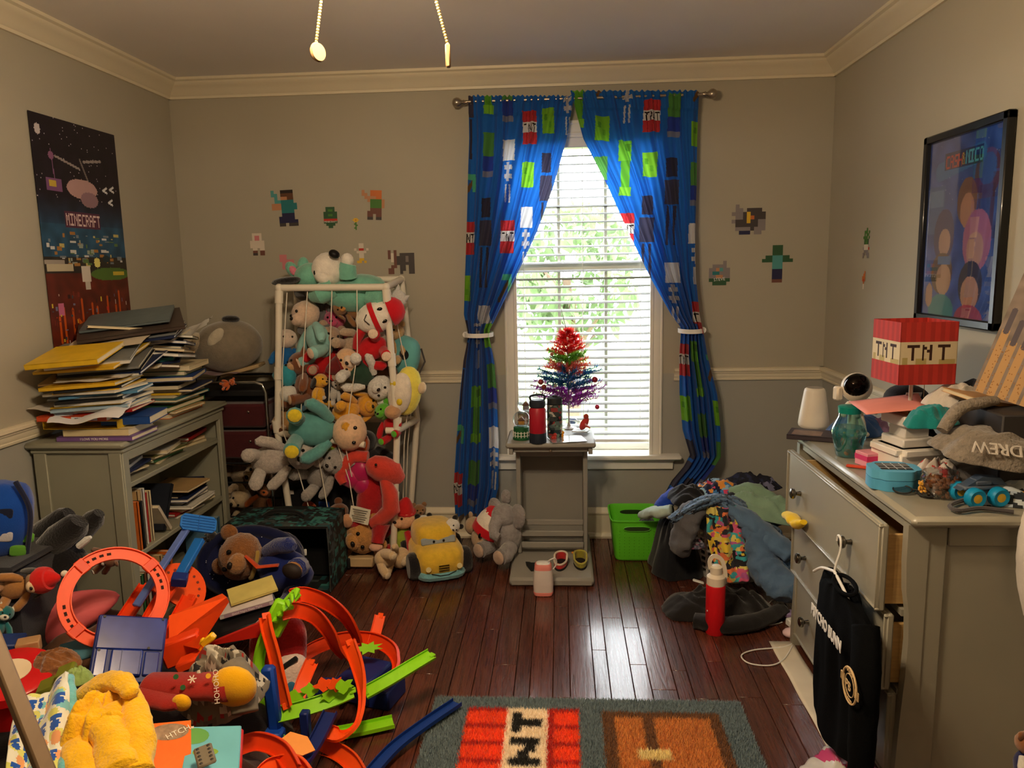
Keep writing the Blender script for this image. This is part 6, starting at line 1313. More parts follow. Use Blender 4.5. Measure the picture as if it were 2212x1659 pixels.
# ================================================================== toy heap at the left
CAM = Vector((0,0,HC))
def facing(loc, tilt=(0,0,0)):
    q = (CAM-Vector(loc)).to_track_quat('Z', 'Y'); return (q.to_matrix() @ Euler(tilt).to_matrix()).to_euler()
ORG, ORG2, LIME, NAVY, BLUE = plastic((244,84,24)), plastic((232,66,20)), plastic((140,214,30)), plastic((26,42,110)), plastic((30,104,190))
def chan(w=.042, h=.011, t=.0025): return [(-w/2,0),(w/2,0),(w/2,h),(w/2-t,h),(w/2-t,t),(-w/2+t,t),(-w/2+t,h),(-w/2,h)]
def px3(L): return [P(a, b, y=d) for a, b, d in L]
def track(parent, L, m, w=.042, up=(0,0,1), ups=None, sub=6, nm='track'):
    pts = spline([p-Vector(parent.location) for p in px3(L)], sub)
    if ups: 
        n_ = len(pts); U = [Vector(u) for u in ups]; ups = [U[min(int(i/(n_-1)*(len(U)-1)), len(U)-2)].lerp(U[min(int(i/(n_-1)*(len(U)-1)), len(U)-2)+1], i/(n_-1)*(len(U)-1)-min(int(i/(n_-1)*(len(U)-1)), len(U)-2)) for i in range(n_)]
    o = M().sweep(chan(w), pts, up=up, ups=ups).build(nm, m, parent, smooth=35)
    for e in (0, -1):
        d_ = (pts[1]-pts[0]) if e == 0 else (pts[-1]-pts[-2]); M().box(tuple(pts[e]), (w*.5, .02, .006), .001, rot=tuple(d_.to_track_quat('Y','Z').to_euler())).build('connector_tab', m, o)
    return o
gh = 'clothes and blankets in the toy heap'
heap('dark_blanket', 'dark blanket under the heap of toys at the left', 'blanket', (-1.42,2.12,.002), .52, .48, .27, cloth((38,32,34)), 51, folds=.35, group=gh, nr=30, na=70)
heap('brown_blanket', 'brown blanket under the track loop by the bookcase', 'blanket', (-1.60,2.36,.15), .30, .22, .18, cloth((84,56,40)), 52, folds=.5, group=gh)
heap('dark_blanket', 'dark clothes at the near edge of the toy heap', 'clothing', (-1.12,1.85,.002), .34, .30, .20, cloth((52,26,26)), 53, folds=.5, group=gh)
# backpack
o = M().box((-1.86, 2.32, .28), (.28,.32,.56), .02).box((-1.86, 2.32, .565), (.29,.33,.02), .006).build('fabric_bin', cloth((40,40,46))); tag(o, 'dark fabric bin under the blue backpack at the left wall', 'bin')
t = thing('backpack', 'blue printed backpack at the left edge beside the bookcase', 'backpack', P(-8,1120,y=2.3), (R(0),R(10),R(30)))
M().ell((0,0,0), (.105,.09,.125), e=.7, nz=.06, nu=24, nv=16).build('bag', cloth((20,70,160)), t)
for k, (p_, c) in enumerate((((.03,-.08,.04),(24,30,54)),((.035,-.08,-.035),(190,190,200)),((.075,-.075,-.085),(90,150,50)))): M().ell(p_, (.024,.008,.018), e=.5).build('printed_patch', cloth(c), t)
M().tube(spline([(.05,-.06,.14),(.1,-.09,.05),(.1,-.07,-.1)], 6), .008, 8).build('strap', cloth((30,34,60)), t); M().box((.09,-.05,-.05), (.05,.02,.03), .005).build('side_pocket', cloth((96,170,50)), t)
# black plush legs
t = thing('plush_cat', 'black plush lying with two long legs raised behind the orange loop', 'plush toy', P(130,1175,y=2.42))
def lo(px, py, y): return tuple(P(px, py, y=y)-Vector(t.location))
mk = plushm((20,18,20))
M().ell(lo(110,1225,2.42), (.13,.09,.085), rot=(0,R(-20),0), nz=.05).build('body', mk, t)
M().tube([lo(95,1200,2.40),lo(130,1160,2.40),lo(165,1135,2.40),lo(172,1125,2.40)], [.05,.05,.046,.03], 14).build('leg', mk, t)
M().tube([lo(140,1180,2.46),lo(175,1150,2.46),lo(205,1120,2.46),lo(214,1108,2.46)], [.035,.038,.035,.02], 14).build('leg', mk, t)
M().tube([lo(60,1210,2.48),lo(100,1150,2.48),lo(140,1118,2.48),lo(150,1110,2.48)], [.05,.05,.04,.026], 14).build('leg', mk, t)
M().tube([lo(170,1180,2.40),lo(188,1165,2.40),lo(196,1160,2.40)], [.012,.012,.006], 8).build('white_tag', plushm((226,226,222)), t)
plush('plush_bear', 'brown plush with white trim behind the orange loop', 235, 1205, 2.46, 90, (R(40),R(70),0), c=(122,78,50), c2=(226,224,218), ear='round', group=None)
t = plush('plush_dog', 'tan plush in a red knitted hat at the left edge', 60, 1262, 2.18, 130, (R(20),R(75),R(30)), c=(176,122,66), c2=(232,200,160), ear='flop', earc=(30,26,26), hat=(206,30,28))
M().ell((.0,0,.66), .06).build('pompom', plushm((236,226,206)), t); M().lathe([(.235,0),(.24,.05),(.235,.12),(.2,.2)], 18, X=T((0,0,.2), (.1,0,0))).build('knit_cuff', cloth((206,30,28)), t)
plush('plush_dinosaur', 'teal plush with white felt spikes at the left edge', 2, 1340, 2.12, 90, (R(0),R(30),R(40)), c=(24,110,116), c2=(232,228,214), ear='point', earc=(232,228,214))
# pink pointed cushion
def pk(u, v):
    a = 2*PI*u; L_ = v*2-1; w_ = (1-abs(L_)**2.2)**.6 if abs(L_) < 1 else 0; w_ *= (1.1-.35*L_)
    return (L_*.18, math.cos(a)*.075*w_, math.sin(a)*.05*w_)
c_ = P(148,1328,y=2.36)
o = M().grid(pk, 24, 24).build('pink_sled', mat((226,106,112), .55, var=.05), smooth=180, loc=c_, rot=(R(35),R(-18),R(12))); tag(o, 'pink pointed plastic pod toy inside the orange loop', 'toy')
# orange track set one
t = thing('race_track', 'orange loop track with ramp and clear blue motor box', 'toy track', P(270,1400,y=2.3))
def lt(px, py, y): return P(px, py, y=y)-Vector(t.location)
c_ = lt(248,1290,2.19); eu = facing(c_+Vector(t.location), (R(-12),R(8),0)); X_ = T(tuple(c_), tuple(eu))
rings = []; n_ = 56
for r_, z_ in ((.119,0),(.159,0),(.159,.012),(.1555,.012),(.1555,.003),(.1225,.003),(.1225,.012),(.119,.012)): rings.append([(r_*math.cos(2*PI*k/n_), r_*math.sin(2*PI*k/n_), z_) for k in range(n_)])
v = [p for r_ in rings for p in r_]; f = [(i*n_+j, i*n_+(j+1)%n_, ((i+1)%8)*n_+(j+1)%n_, ((i+1)%8)*n_+j) for i in range(8) for j in range(n_)]
lp = M().add(v, f, X=X_).build('loop', ORG, t, smooth=35)
sl_ = M()
for k in range(40):
    a = 2*PI*k/40
    if (k//5)%2 == 0: sl_.box((.139*math.cos(a), .139*math.sin(a), .0036), (.008,.012,.001), rot=(0,0,a), X=X_)
sl_.build('slots', mat((50,18,10), .8), lp, smooth=0, kind='stuff')
for k in (0,1,2,3): a = k*PI/2+.6; M().box((.139*math.cos(a), .139*math.sin(a), .004), (.046,.03,.014), .002, rot=(0,0,a), X=X_).build('joint', ORG2, lp)
# base strips, half disc
for q in (((215,1420,2.15),(262,1350,2.28),(318,1265,2.42)), ((300,1400,2.15),(330,1330,2.28),(372,1262,2.4)), ((352,1400,2.2),(385,1340,2.3),(412,1290,2.36))): track(t, q, ORG2, .055, up=(0,-.4,1), nm='base_strip')
c2_ = lt(385,1275,2.44); X2 = T(tuple(c2_), tuple(facing(c2_+Vector(t.location), (R(-25),R(10),R(-40)))))
M().prism([(.095*math.cos(a), .095*math.sin(a)) for a in [PI*1.35*i/24-.6 for i in range(25)]], .008, X=X2).build('turntable', ORG, t)
dsc = M()
for k in range(8): a = .2+k*.35; dsc.lathe([(.001,.0085),(.005,.0085),(.005,.0095),(.001,.0095)], 8, (.07*math.cos(a), .07*math.sin(a), 0), X=X2)
dsc.build('studs', mat((120,40,20), .6), t, kind='stuff')
# ramp
A = [lt(*q) for q in ((365,1385,2.16),(490,1290,2.32),(495,1300,2.26),(430,1400,2.08))]
B = [lt(*q) for q in ((365,1330,2.24),(480,1282,2.38))]
g = M(); g.add([tuple(A[0]),tuple(A[1]),tuple(A[2]),tuple(A[3]),tuple(B[0]),tuple(B[1])], [(0,1,2,3),(4,5,1,0),(0,3,2,1)]); rp_ = g.build('ramp', ORG, t, smooth=0); rp_.modifiers.new('thickness','SOLIDIFY').thickness = .005
M().box(tuple(lt(395,1400,2.14)), (.12,.05,.08), .006, rot=(0,R(-15),R(20))).box(tuple(lt(420,1425,2.08)), (.1,.06,.03), .006, rot=(0,R(-20),R(10))).build('ramp_base', ORG2, t)
M().box(tuple(lt(450,1382,2.1)), (.05,.022,.022), .004, rot=(0,R(-40),0)).box(tuple(lt(437,1392,2.1)), (.016,.016,.04), .003, rot=(0,R(20),0)).build('yellow_latch', plastic((244,190,30)), t)
# blue motor box
c3 = lt(278,1405,2.02); e3 = facing(c3+Vector(t.location), (R(-22),R(6),R(-16))); X3 = T(tuple(c3), tuple(e3))
m_bx = mat((40,58,140), .2, var=.25, vs=14, spec=.35)
mb1 = M().box((0,0,0), (.19,.20,.03), .004, X=X3).build('motor_box', NAVY, t)
M().box((0,.045,.017), (.18,.1,.008), .003, X=X3).build('box_lid', m_bx, mb1); M().box((-.005,-.045,.019), (.085,.075,.018), .004, X=X3).box((.062,-.045,.018), (.04,.07,.012), .003, X=X3).box((-.072,-.045,.017), (.03,.08,.01), .003, X=X3).build('battery_cover', m_bx, mb1)
for q in ((-.08,.09),(.08,.09),(-.08,-.01),(.05,.0),(-.03,-.075)): M().lathe([(.001,.022),(.004,.022),(.004,.0235),(.001,.0235)], 8, (*q,0), X=X3).build('screw', m_blk, mb1)
M().box((.03,-.045,.03), (.0015,.07,.002), X=X3).box((-.02,-.045,.029), (.0015,.07,.002), X=X3).build('seam', NAVY, mb1)
# blue paddle launcher
t = thing('launcher_bar', 'blue plastic paddle on a long shaft lying over the orange loop', 'toy part', P(370,1220,y=2.4))
def ll(px, py, y): return P(px, py, y=y)-Vector(t.location)
a_, b_ = ll(352,1218,2.42), ll(290,1312,2.28); q_ = (b_-a_)
M().box(tuple((ll(407,1140,2.52)+b_)/2), (.028,.014,(b_-ll(407,1140,2.52)).length), .003, rot=tuple(q_.to_track_quat('Z','Y').to_euler())).build('shaft', mat((86,108,176), .3), t)
M().box(tuple((ll(432,1165,2.56)+ll(385,1250,2.42))/2), (.036,.02,(ll(432,1165,2.56)-ll(385,1250,2.42)).length), .003, rot=tuple((ll(385,1250,2.42)-ll(432,1165,2.56)).to_track_quat('Z','Y').to_euler())).build('shaft', BLUE, t)
c_ = ll(428,1132,2.56); Xp = T(tuple(c_), tuple(facing(c_+Vector(t.location), (R(-30),R(10),R(-17)))))
M().prism([(-.062,-.018),(-.05,-.032),(.05,-.032),(.062,-.018),(.062,.018),(.05,.032),(-.05,.032),(-.062,.018)], .008, X=Xp).build('paddle', BLUE, t, smooth=0)
for k in range(-2,3): M().box((0,k*.011,.009), (.112,.002,.003), X=Xp).build('rib', plastic((24,84,164)), t)
M().box((0,0,.0095), (.002,.06,.004), X=Xp).build('rib', plastic((24,84,164)), t)
M().box(tuple(ll(388,1252,2.38)), (.05,.04,.035), .003, rot=(.3,.2,.3)).build('clip_box', NAVY, t)
# ---- small things of the heap
def sm(name, label, cat, mb, m, loc, rot=(0,0,0), **k): return tag(mb.build(name, m, loc=loc, rot=rot), label, cat, 'odds and ends in the toy heap')
sm('toy_box', 'dark blue printed toy box at the left edge below the teal plush', 'box', M().box((0,0,0), (.1,.08,.05), .004), mat((28,52,110), .5, var=.3, vs=30), P(8,1398,y=2.0), (0,R(5),.3))
sm('wooden_block', 'tan wooden block with a round peg', 'block', M().box((0,0,0), (.06,.05,.04), .003).lathe([(.001,0),(.006,0),(.006,.006),(.001,.006)], 10, X=T((.01,-.025,0), (PI/2,0,0))), mat((170,130,88), .6, stretch=(2,2,14), var=.15), P(62,1396,y=1.98), (0,0,.5))
heap('fur_scrap', 'curly brown fur toy beside the blue motor box', 'plush toy', P(118,1440,y=1.92), .07, .06, .045, plushm((132,84,48), 1), 61, (R(20),0,0), group=gh, folds=1)
t = thing('red_bucket', 'red plastic bucket lid at the left edge', 'bucket', P(25,1470,y=1.86), (R(10),R(8),0)); M().lathe([(.001,.03),(.1,.03),(.108,.024),(.11,.0),(.1,-.004),(.095,-.09),(.001,-.095)], 28).build('tub', mat((196,24,28), .28), t); M().lathe([(.04,.031),(.05,.031),(.05,.033),(.04,.033)], 24).build('cream_ring', mat((226,206,176), .5), t)
sm('olive_toy', 'olive green plastic toy between fur scrap and towel', 'toy', M().box((0,0,0), (.12,.06,.03), .008).box((.03,0,.025), (.05,.05,.02), .006), plastic((112,116,30)), P(130,1475,y=1.82), (R(15),R(-20),.2))
heap('green_cloth', 'crumpled green and white cloth at the towel corner', 'cloth', P(168,1470,y=1.78), .04, .03, .04, cloth((140,166,96)), 62, group=gh)
sm('teal_tablet', 'flat teal plastic slab behind the fur scrap', 'toy', M().box((0,0,0), (.13,.09,.012), .004), plastic((70,120,140)), P(168,1405,y=2.08), (R(20),R(-12),.2))
# paw print towel and yellow towel
TW = [(40,1500),(148,1462),(158,1575),(150,1700),(20,1700)]
def towel(u, v):
    a, b = P(42,1530,y=1.66), P(150,1462,y=1.74); c, d = P(0,1740,y=1.42), P(130,1700,y=1.42)
    p = a.lerp(b, u).lerp(c.lerp(d, u), v); return (p.x, p.y, p.z+.012*math.sin(u*8+v*3)+.02*noise.noise(Vector((u*4, v*4, 1))))
def towel_art():
    a = cv(90, 70, (226,226,214)); rg = random.Random(4)
    for k in range(60): disc(a, rg.randint(0,69), rg.randint(0,89), rg.randint(4,7), rg.randint(3,5), rg.choice([(214,214,120),(226,160,110),(120,190,206),(206,206,110)]))
    for k in range(20):
        x, y = 6+13*(k%5)+rg.randint(-2,2), 8+20*(k//5)+rg.randint(-3,3); disc(a, x, y, 4.2, 3.2, (30,84,180))
        for q in (-3,0,3): disc(a, x+q, y-5, 1.4, 1.6, (30,84,180))
    return a
ta = towel_art()
t = drape(towel, 70, 90, .01, paint(.95, sheen=.3), 'paw_print_towel', c=[tuple(q) for q in srgb2lin(ta).reshape(-1,3)]); tag(t, 'pale towel printed with blue paw marks at the lower left', 'towel')
e_ = limb([P(150,1462,y=1.735), P(152,1520,y=1.66), P(146,1590,y=1.57), P(140,1650,y=1.48), P(132,1710,y=1.41)], [.012,.014,.014,.014,.013], 1, .25, 3, n=12).build('fuzzy_border', plushm((110,186,196), 1), t, smooth=180)
gy = 'folds of the yellow blanket'
yt = thing('yellow_blanket', 'bright yellow fleece blanket bunched at the lower left', 'blanket', P(220,1560,y=1.62))
YM = mat((240,186,16), .95, bump=.7, bs=140, var=.12, vs=25, sheen=.4)
def ly(px, py, y): return tuple(P(px, py, y=y)-Vector(yt.location))
heap('bunched_middle', None, None, ly(222,1640,1.60), .115, .11, .125, YM, 71, parent=yt, folds=1.5)
for L_, R_, s in (([(150,1530,1.70),(185,1495,1.70),(230,1475,1.69),(265,1478,1.67),(285,1500,1.63)], [.015,.026,.03,.028,.015], 1), ([(285,1490,1.68),(292,1540,1.62),(300,1600,1.55),(298,1670,1.48)], [.015,.03,.034,.034], 2), ([(160,1540,1.66),(200,1550,1.62),(225,1600,1.56),(215,1660,1.50)], [.02,.03,.034,.03], 3), ([(270,1515,1.66),(225,1560,1.58),(245,1610,1.53),(260,1670,1.46)], [.015,.034,.042,.04], 4), ([(150,1600,1.55),(170,1630,1.51),(190,1690,1.44)], [.02,.034,.034], 5)):
    limb([ly(*q) for q in L_], R_, .75, .18, s).build('fold', YM, yt, smooth=180)
# pajamas and socks
pj = [(128,120,108)]*6+[(110,102,92),(170,50,44),(40,40,44),(196,190,178)]
heap('grey_pajamas', 'grey printed pajamas between the ramp and the green arch', 'clothing', P(478,1500,y=2.02), .12, .11, .15, paint(.9), 81, (R(15),0,.3), group=gh, pf=pat(pj, 6, 40), folds=.9)
o = limb([P(500,1430,y=1.98), P(520,1470,y=1.95), P(528,1540,y=1.9)], [.03,.04,.035], .6, .16, 5).build('trouser_leg', mat((118,110,98), .9, var=.2, vs=30), smooth=180); o.parent = bpy.data.objects['grey_pajamas']; q0 = bpy.data.objects['grey_pajamas']; o.matrix_parent_inverse = Matrix.LocRotScale(q0.location, q0.rotation_euler, q0.scale).inverted()
def sock(label, L_, R_, c, letters):
    t = thing('sock', label, 'sock', P(*L_[0][:2], y=L_[0][2]), group='red holiday socks')
    q = [P(a, b, y=d)-Vector(t.location) for a, b, d in L_]
    limb([tuple(p) for p in q], R_, .55, .03, 2).build('knit', cloth((150,34,28)), t, smooth=180)
    M().ell(tuple(q[-1]), (R_[-1]*1.1,R_[-1]*.7,R_[-1]*1.05), rot=(.2,0,0)).build('toe', cloth((236,176,20)), t)
    return t, q
t, q = sock('red holiday sock with white letters and a yellow toe', [(320,1475,1.93),(380,1480,1.92),(450,1482,1.91),(505,1483,1.90)], [.042,.05,.056,.058], None, 1)
fz = facing(P(440,1480,y=1.88))
c_ = P(468,1483,y=1.85)-Vector(t.location); text('lettering', 'HOHOHO', .019, mat((232,220,206), .8), t, tuple(c_), tuple((fz.to_matrix() @ Euler((0,0,R(88))).to_matrix()).to_euler()))
for (px, py, c) in ((415,1467,(232,220,206)),(428,1495,(232,220,206)),(450,1460,(226,170,40)),(445,1505,(226,170,40)),(395,1485,(40,90,50)),(380,1462,(40,90,50))):
    p_ = P(px, py, y=1.866)-Vector(t.location); st_ = M()
    if c[0] == 232:
        for k in range(3): st_.box((0,0,0), (.022,.003,.0012), rot=(0,0,k*PI/3))
    else: st_.lathe([(.001,0),(.007,0),(.007,.0012),(.001,.0012)], 10)
    st_.build('motif', mat(c, .8), t, loc=tuple(p_), rot=tuple(fz))
t, q = sock('second red holiday sock under the first one', [(300,1500,1.88),(335,1510,1.87),(370,1518,1.85),(392,1518,1.84)], [.03,.036,.034,.024], None, 0)
# magazine, tablet, remote
t = thing('magazine', 'orange covered magazine fanned open at the bottom edge', 'magazine', P(355,1625,y=1.62), tuple(facing(P(355,1625,y=1.62), (R(-38),R(4),R(-10)))))
M().box((0,0,0), (.12,.17,.004), .001).build('cover', mat((232,110,30), .4), t); M().ell((.01,.055,.0025), (.045,.024,.0008), nu=20, nv=6).build('cover_photo', mat((150,126,104), .5, var=.4, vs=60), t); text('lettering', 'HTCH', .022, mat((226,220,206), .6), t, (.03,.05,.004), (0,0,R(25)))
for k in range(5): M().box((.052+.004*k,-.01,-.004-.004*k), (.03,.16,.002), rot=(0,0,-.05*k)).build('page', mat((206,200,190), .7), t, smooth=0)
t = thing('storybook', 'sky blue board book with rounded red edge at the bottom', 'book', P(462,1628,y=1.66), tuple(facing(P(462,1628,y=1.66), (R(-42),R(2),R(-12)))))
M().box((0,0,-.006), (.135,.16,.014), .006).build('red_back', mat((206,40,40), .4), t); M().box((-.004,.004,.003), (.13,.155,.006), .005).build('cover', mat((110,186,206), .35, var=.1), t); M().ell((-.05,.05,.0065), (.035,.025,.0008)).build('cover_print', mat((96,160,80), .5), t); M().ell((-.02,.0,.0066), (.03,.012,.0008)).build('cover_print', mat((130,170,60), .5), t)
t = thing('remote_control', 'small grey remote with two rows of dark buttons', 'remote control', P(444,1640,y=1.595), tuple(facing(P(444,1640,y=1.595), (R(-42),R(2),R(8)))))
M().box((0,0,.012), (.042,.062,.009), .004).build('case', plastic((120,112,98)), t)
for r_ in range(5):
    for s in (-1,1): M().ell((s*.012,.022-.011*r_,.0168), (.0042,.0036,.001), nu=10, nv=4).build('button', mat((50,46,44), .5), t)
# books and device behind
book('storybook with lilac spine lying on the black console', tuple(P(532,1300,y=2.62)), .13, .19, .016, (206,196,196), (R(4),R(-8),R(24)), group=None).name = 'storybook'
sp_ = bpy.data.objects['storybook.001'] if 'storybook.001' in bpy.data.objects else None
bk2 = [o for o in bpy.data.objects if o.get('label') == 'storybook with lilac spine lying on the black console'][0]
M().box((0,-.066,0), (.16,.001,.013)).build('spine_strip', mat((170,140,160), .5), bk2); text('lettering', 'Good Night Sleep Tight', .011, mat((236,226,226), .6), bk2, (.0,-.0675,0), (PI/2,0,0))
book('comic with a yellow and black cover on the lilac storybook', tuple(P(545,1275,y=2.66)), .12, .17, .008, (206,190,110), (R(6),R(-8),R(30)), soft=True)
sm('game_console', 'black plastic console beneath the storybook', 'console', M().box((0,0,0), (.26,.14,.05), .01).box((.02,-.075,.0), (.12,.012,.02), .004).tube([(-.08,-.08,-.01),(-.02,-.085,-.012)], .008, 8), mat((22,22,26), .35), P(535,1345,y=2.56), (R(5),R(-10),R(22)))
sm('red_wedge', 'flat red plastic wedge in front of the black console', 'toy part', M().prism([(-.13,0),(.1,.02),(.12,.06),(.1,.07)], .02, X=rotm((PI/2,0,0))), plastic((206,40,28)), P(520,1385,y=2.3), (R(0),R(-6),0))
# red and white cushion
t = thing('printed_cushion', 'red and white cushion with a black stripe behind the green arch', 'cushion', P(600,1430,y=2.36), (R(-10),R(4),R(12)))
M().ell((0,.0,.05), (.095,.045,.11), e=.7, nu=24, nv=16).build('red_half', plushm((170,26,32)), t); M().ell((.045,-.02,-.075), (.06,.045,.12), e=.7).build('white_half', plushm((216,196,190)), t); M().box((.04,-.058,.01), (.075,.012,.018), .004, rot=(0,R(-35),0)).build('black_stripe', cloth((20,20,22)), t); M().ell((.055,-.066,-.07), (.018,.006,.026)).build('blue_mark', cloth((50,110,150)), t)
# ---- second track set
t = thing('race_track', 'green and orange stunt track with blue supports on the floor', 'toy track', P(700,1540,z=0))
f_ = Vector((0,-1,.2)); rt = Vector((1,-.3,.1))
track(t, [(612,1600,2.12),(582,1560,2.2),(562,1500,2.22),(557,1430,2.24),(572,1370,2.26),(600,1325,2.28),(640,1278,2.3)], LIME, .036, ups=[(.2,-1,.2),(.6,-1,.1),(1,-.8,0),(.9,-.9,-.2),(.7,-1,-.4)], nm='green_arch')
track(t, [(618,1525,2.16),(607,1470,2.18),(594,1410,2.2),(580,1360,2.22),(575,1330,2.24)], ORG, .05, ups=[(-.3,-1,.1),(-.5,-1,.1),(-.6,-1,.2),(-.6,-1,.2)], nm='orange_arch')
M().box(tuple(P(600,1335,y=2.27)-Vector(t.location)), (.07,.03,.12), .008, rot=(0,R(30),R(20))).build('green_bracket', LIME, t)
for k in range(6): M().lathe([(.012,0),(.001,.035)], 6, X=T(tuple(P(596+k*9,1340-k*13,y=2.25)-Vector(t.location)), (R(70),R(30*k),0))).build('spike', LIME, t)
track(t, [(628,1290,2.3),(660,1285,2.34),(705,1300,2.40),(745,1330,2.46),(768,1365,2.52),(775,1385,2.55)], ORG2, .05, ups=[(.1,-.7,.5),(.1,-.8,.3),(-.3,-1,.2),(-.6,-.9,.2)], nm='curved_track')
track(t, [(608,1325,2.26),(640,1318,2.28),(680,1330,2.32),(712,1365,2.36),(730,1400,2.4),(752,1425,2.44)], ORG2, .05, ups=[(.1,-.7,.5),(.1,-.8,.3),(-.3,-1,.2),(-.6,-.9,.2)], nm='curved_track')
track(t, [(640,1428,2.5),(690,1395,2.55),(750,1378,2.58),(810,1382,2.56),(850,1405,2.5),(858,1440,2.42),(838,1472,2.34),(795,1500,2.27)], ORG2, .05, up=(0,.55,.85), ups=[(0,-.9,.5),(0,-1,.3),(0,-1,.3),(-.6,-.7,.4),(-.9,0,.4),(-.6,.5,.7),(-.3,.7,.7)], nm='banked_curve')
track(t, [(822,1330,2.62),(812,1370,2.58),(806,1392,2.56)], ORG, .04, up=(0,-1,.3), nm='track_end')
track(t, [(755,1388,2.32),(772,1430,2.29),(784,1480,2.25),(784,1530,2.2),(770,1570,2.15),(735,1590,2.1),(700,1580,2.1)], ORG, .05, ups=[(-.2,-1,.3),(-.5,-1,.2),(-.9,-.5,.2),(-.9,-.4,.3),(-.5,-.3,.8),(0,-.2,1)], nm='loop_arm')
track(t, [(790,1498,2.24),(840,1470,2.27),(890,1440,2.32),(932,1415,2.38)], LIME, .045, up=(0,-.5,.8), nm='launch_track')
track(t, [(600,1545,2.15),(660,1530,2.17),(720,1510,2.2),(762,1492,2.22)], LIME, .05, up=(0,-.7,.7), nm='green_deck')
for k, (px, py, c) in enumerate(((640,1505,LIME),(672,1490,LIME),(700,1478,ORG),(712,1500,LIME),(742,1482,LIME),(725,1478,ORG))):
    p_ = P(px, py, y=2.2)-Vector(t.location); g = M()
    star = [((.018+.012*((i*7+k*5)%4)/3)*math.cos(PI*i/7)*1.2, (.012+.012*((i*5+k*3)%3)/2)*math.sin(PI*i/7)) for i in range(14)]; g.prism(star, .006, X=T(tuple(p_), (R(70),0,R(10*k)))); g.build('spiked_flap', c, t, smooth=0)
track(t, [(640,1520,2.22),(655,1470,2.28),(672,1430,2.34)], ORG, .045, up=(.3,-1,.2), nm='feeder_track')
M().box(tuple(P(588,1510,y=2.14)-Vector(t.location)), (.04,.035,.22), .008, rot=(0,R(-3),0)).box(tuple(P(592,1590,y=2.12)-Vector(t.location)), (.06,.05,.04), .006).build('blue_post', plastic((24,70,170)), t)
M().box(tuple(P(660,1565,y=2.14)-Vector(t.location)), (.028,.03,.09), .004).build('blue_leg', NAVY, t)
M().box(tuple(P(790,1470,z=.05)-Vector(t.location)), (.13,.16,.09), .008, rot=(0,0,R(-20))).box(tuple(P(825,1490,z=.035)-Vector(t.location)), (.12,.13,.07), .006, rot=(0,0,R(-15))).build('blue_base', NAVY, t)
st2 = [((.055 if i%2 else .03)*math.cos(PI*i/8), (.022 if i%2 else .012)*math.sin(PI*i/8)) for i in range(16)]
M().prism(st2, .008, X=T(tuple(P(795,1400,y=2.46)-Vector(t.location)), (R(60),0,.3))).build('green_star', LIME, t, smooth=0)
M().box(tuple(P(718,1490,z=.06)-Vector(t.location)), (.1,.08,.05), .006).build('blue_block', NAVY, t)
# loose track pieces on the floor
def loose(label, L_, m, w, up=(0,0,1), z=True):
    p0 = P(L_[0][0], L_[0][1], z=L_[0][2]); t = thing('track_piece', label, 'toy track', p0, group='loose track pieces')
    pts = spline([P(a, b, z=c)-p0 for a, b, c in L_], 6); o = M().sweep(chan(w, .013), pts, up=up).build('channel', m, t, smooth=35)
    return t
loose('long dark blue track piece lying across the rug corner', [(788,1690,.02),(850,1620,.026),(920,1566,.032),(988,1520,.034)], plastic((20,52,128)), .042)
loose('lime green track piece flat on the floor', [(705,1592,.01),(770,1580,.012),(850,1562,.016)], LIME, .06)
loose('short navy track crossing under the green deck', [(640,1668,.06),(680,1610,.08),(715,1540,.12)], NAVY, .045)
loose('orange curved track at the bottom edge beside the blue one', [(690,1610,.01),(725,1620,.02),(760,1645,.03),(785,1690,.03)], ORG, .05, up=(0,-.8,.5))
loose('orange curved track by the sky blue storybook', [(515,1612,.14),(560,1600,.14),(610,1620,.13),(640,1670,.12)], ORG2, .05, up=(0,-.9,.4))
loose('orange loop end at the very bottom left', [(560,1690,.10),(590,1655,.10),(640,1650,.1),(672,1690,.1)], ORG, .05, up=(0,-.9,.4))
sm('toy_sign', 'orange diamond shaped plate with yellow print', 'toy part', M().prism([(-.05,.01),(-.02,.035),(.03,.02),(.055,-.02),(.02,-.035),(-.03,-.02)], .006), plastic((240,150,40)), P(640,1608,z=.11), tuple(facing(P(640,1608,z=.11), (R(-25),0,R(-10)))))
# ================================================================== suitcase and teddy
pfn = pat([(24,26,28),(24,26,28),(28,34,34),(24,26,28),(60,120,116),(66,74,74),(34,80,84)], 8, 34)
SX0, SX1, SY0, SY1, SZ = -1.56, -1.07, 3.27, 3.55, .315
t = thing('suitcase', 'dark patterned soft suitcase standing open in front of the cart', 'suitcase', ((SX0+SX1)/2, (SY0+SY1)/2, 0))
w_, d_ = (SX1-SX0)/2, (SY1-SY0)/2; g = M()
def face(fn, nu, nv): g.grid(fn, nu, nv, c=[lin(pfn(fn((i+.5)/nu, (j+.5)/nv))) for j in range(nv) for i in range(nu)])
bulge = lambda u: .012*math.sin(PI*u)
face(lambda u, v: (-w_+2*w_*u, -d_+2*d_*v, SZ+bulge(u)), 40, 24); face(lambda u, v: (w_+bulge(v)*.6, -d_+2*d_*u, SZ*v), 24, 26); face(lambda u, v: (-w_, -d_+2*d_*u, SZ*v), 24, 26); face(lambda u, v: (-w_+2*w_*u, d_, SZ*v), 40, 26); face(lambda u, v: (-w_+2*w_*u, -d_+2*d_*v, .004), 20, 12)
sh_ = g.build('shell', paint(.75), t, smooth=30, rc=False); sh_.modifiers.new('thickness','SOLIDIFY').thickness = .008
M().box((0,d_*.3,SZ/2), (2*w_-.03,.01,SZ-.03)).build('lining', cloth((12,12,14)), t)
M().tube([(-w_,-d_,.01),(w_,-d_,.01),(w_,-d_,SZ),(-w_,-d_,SZ)], .007, 8, closed=True).build('zip_edge', cloth((16,16,18)), t)
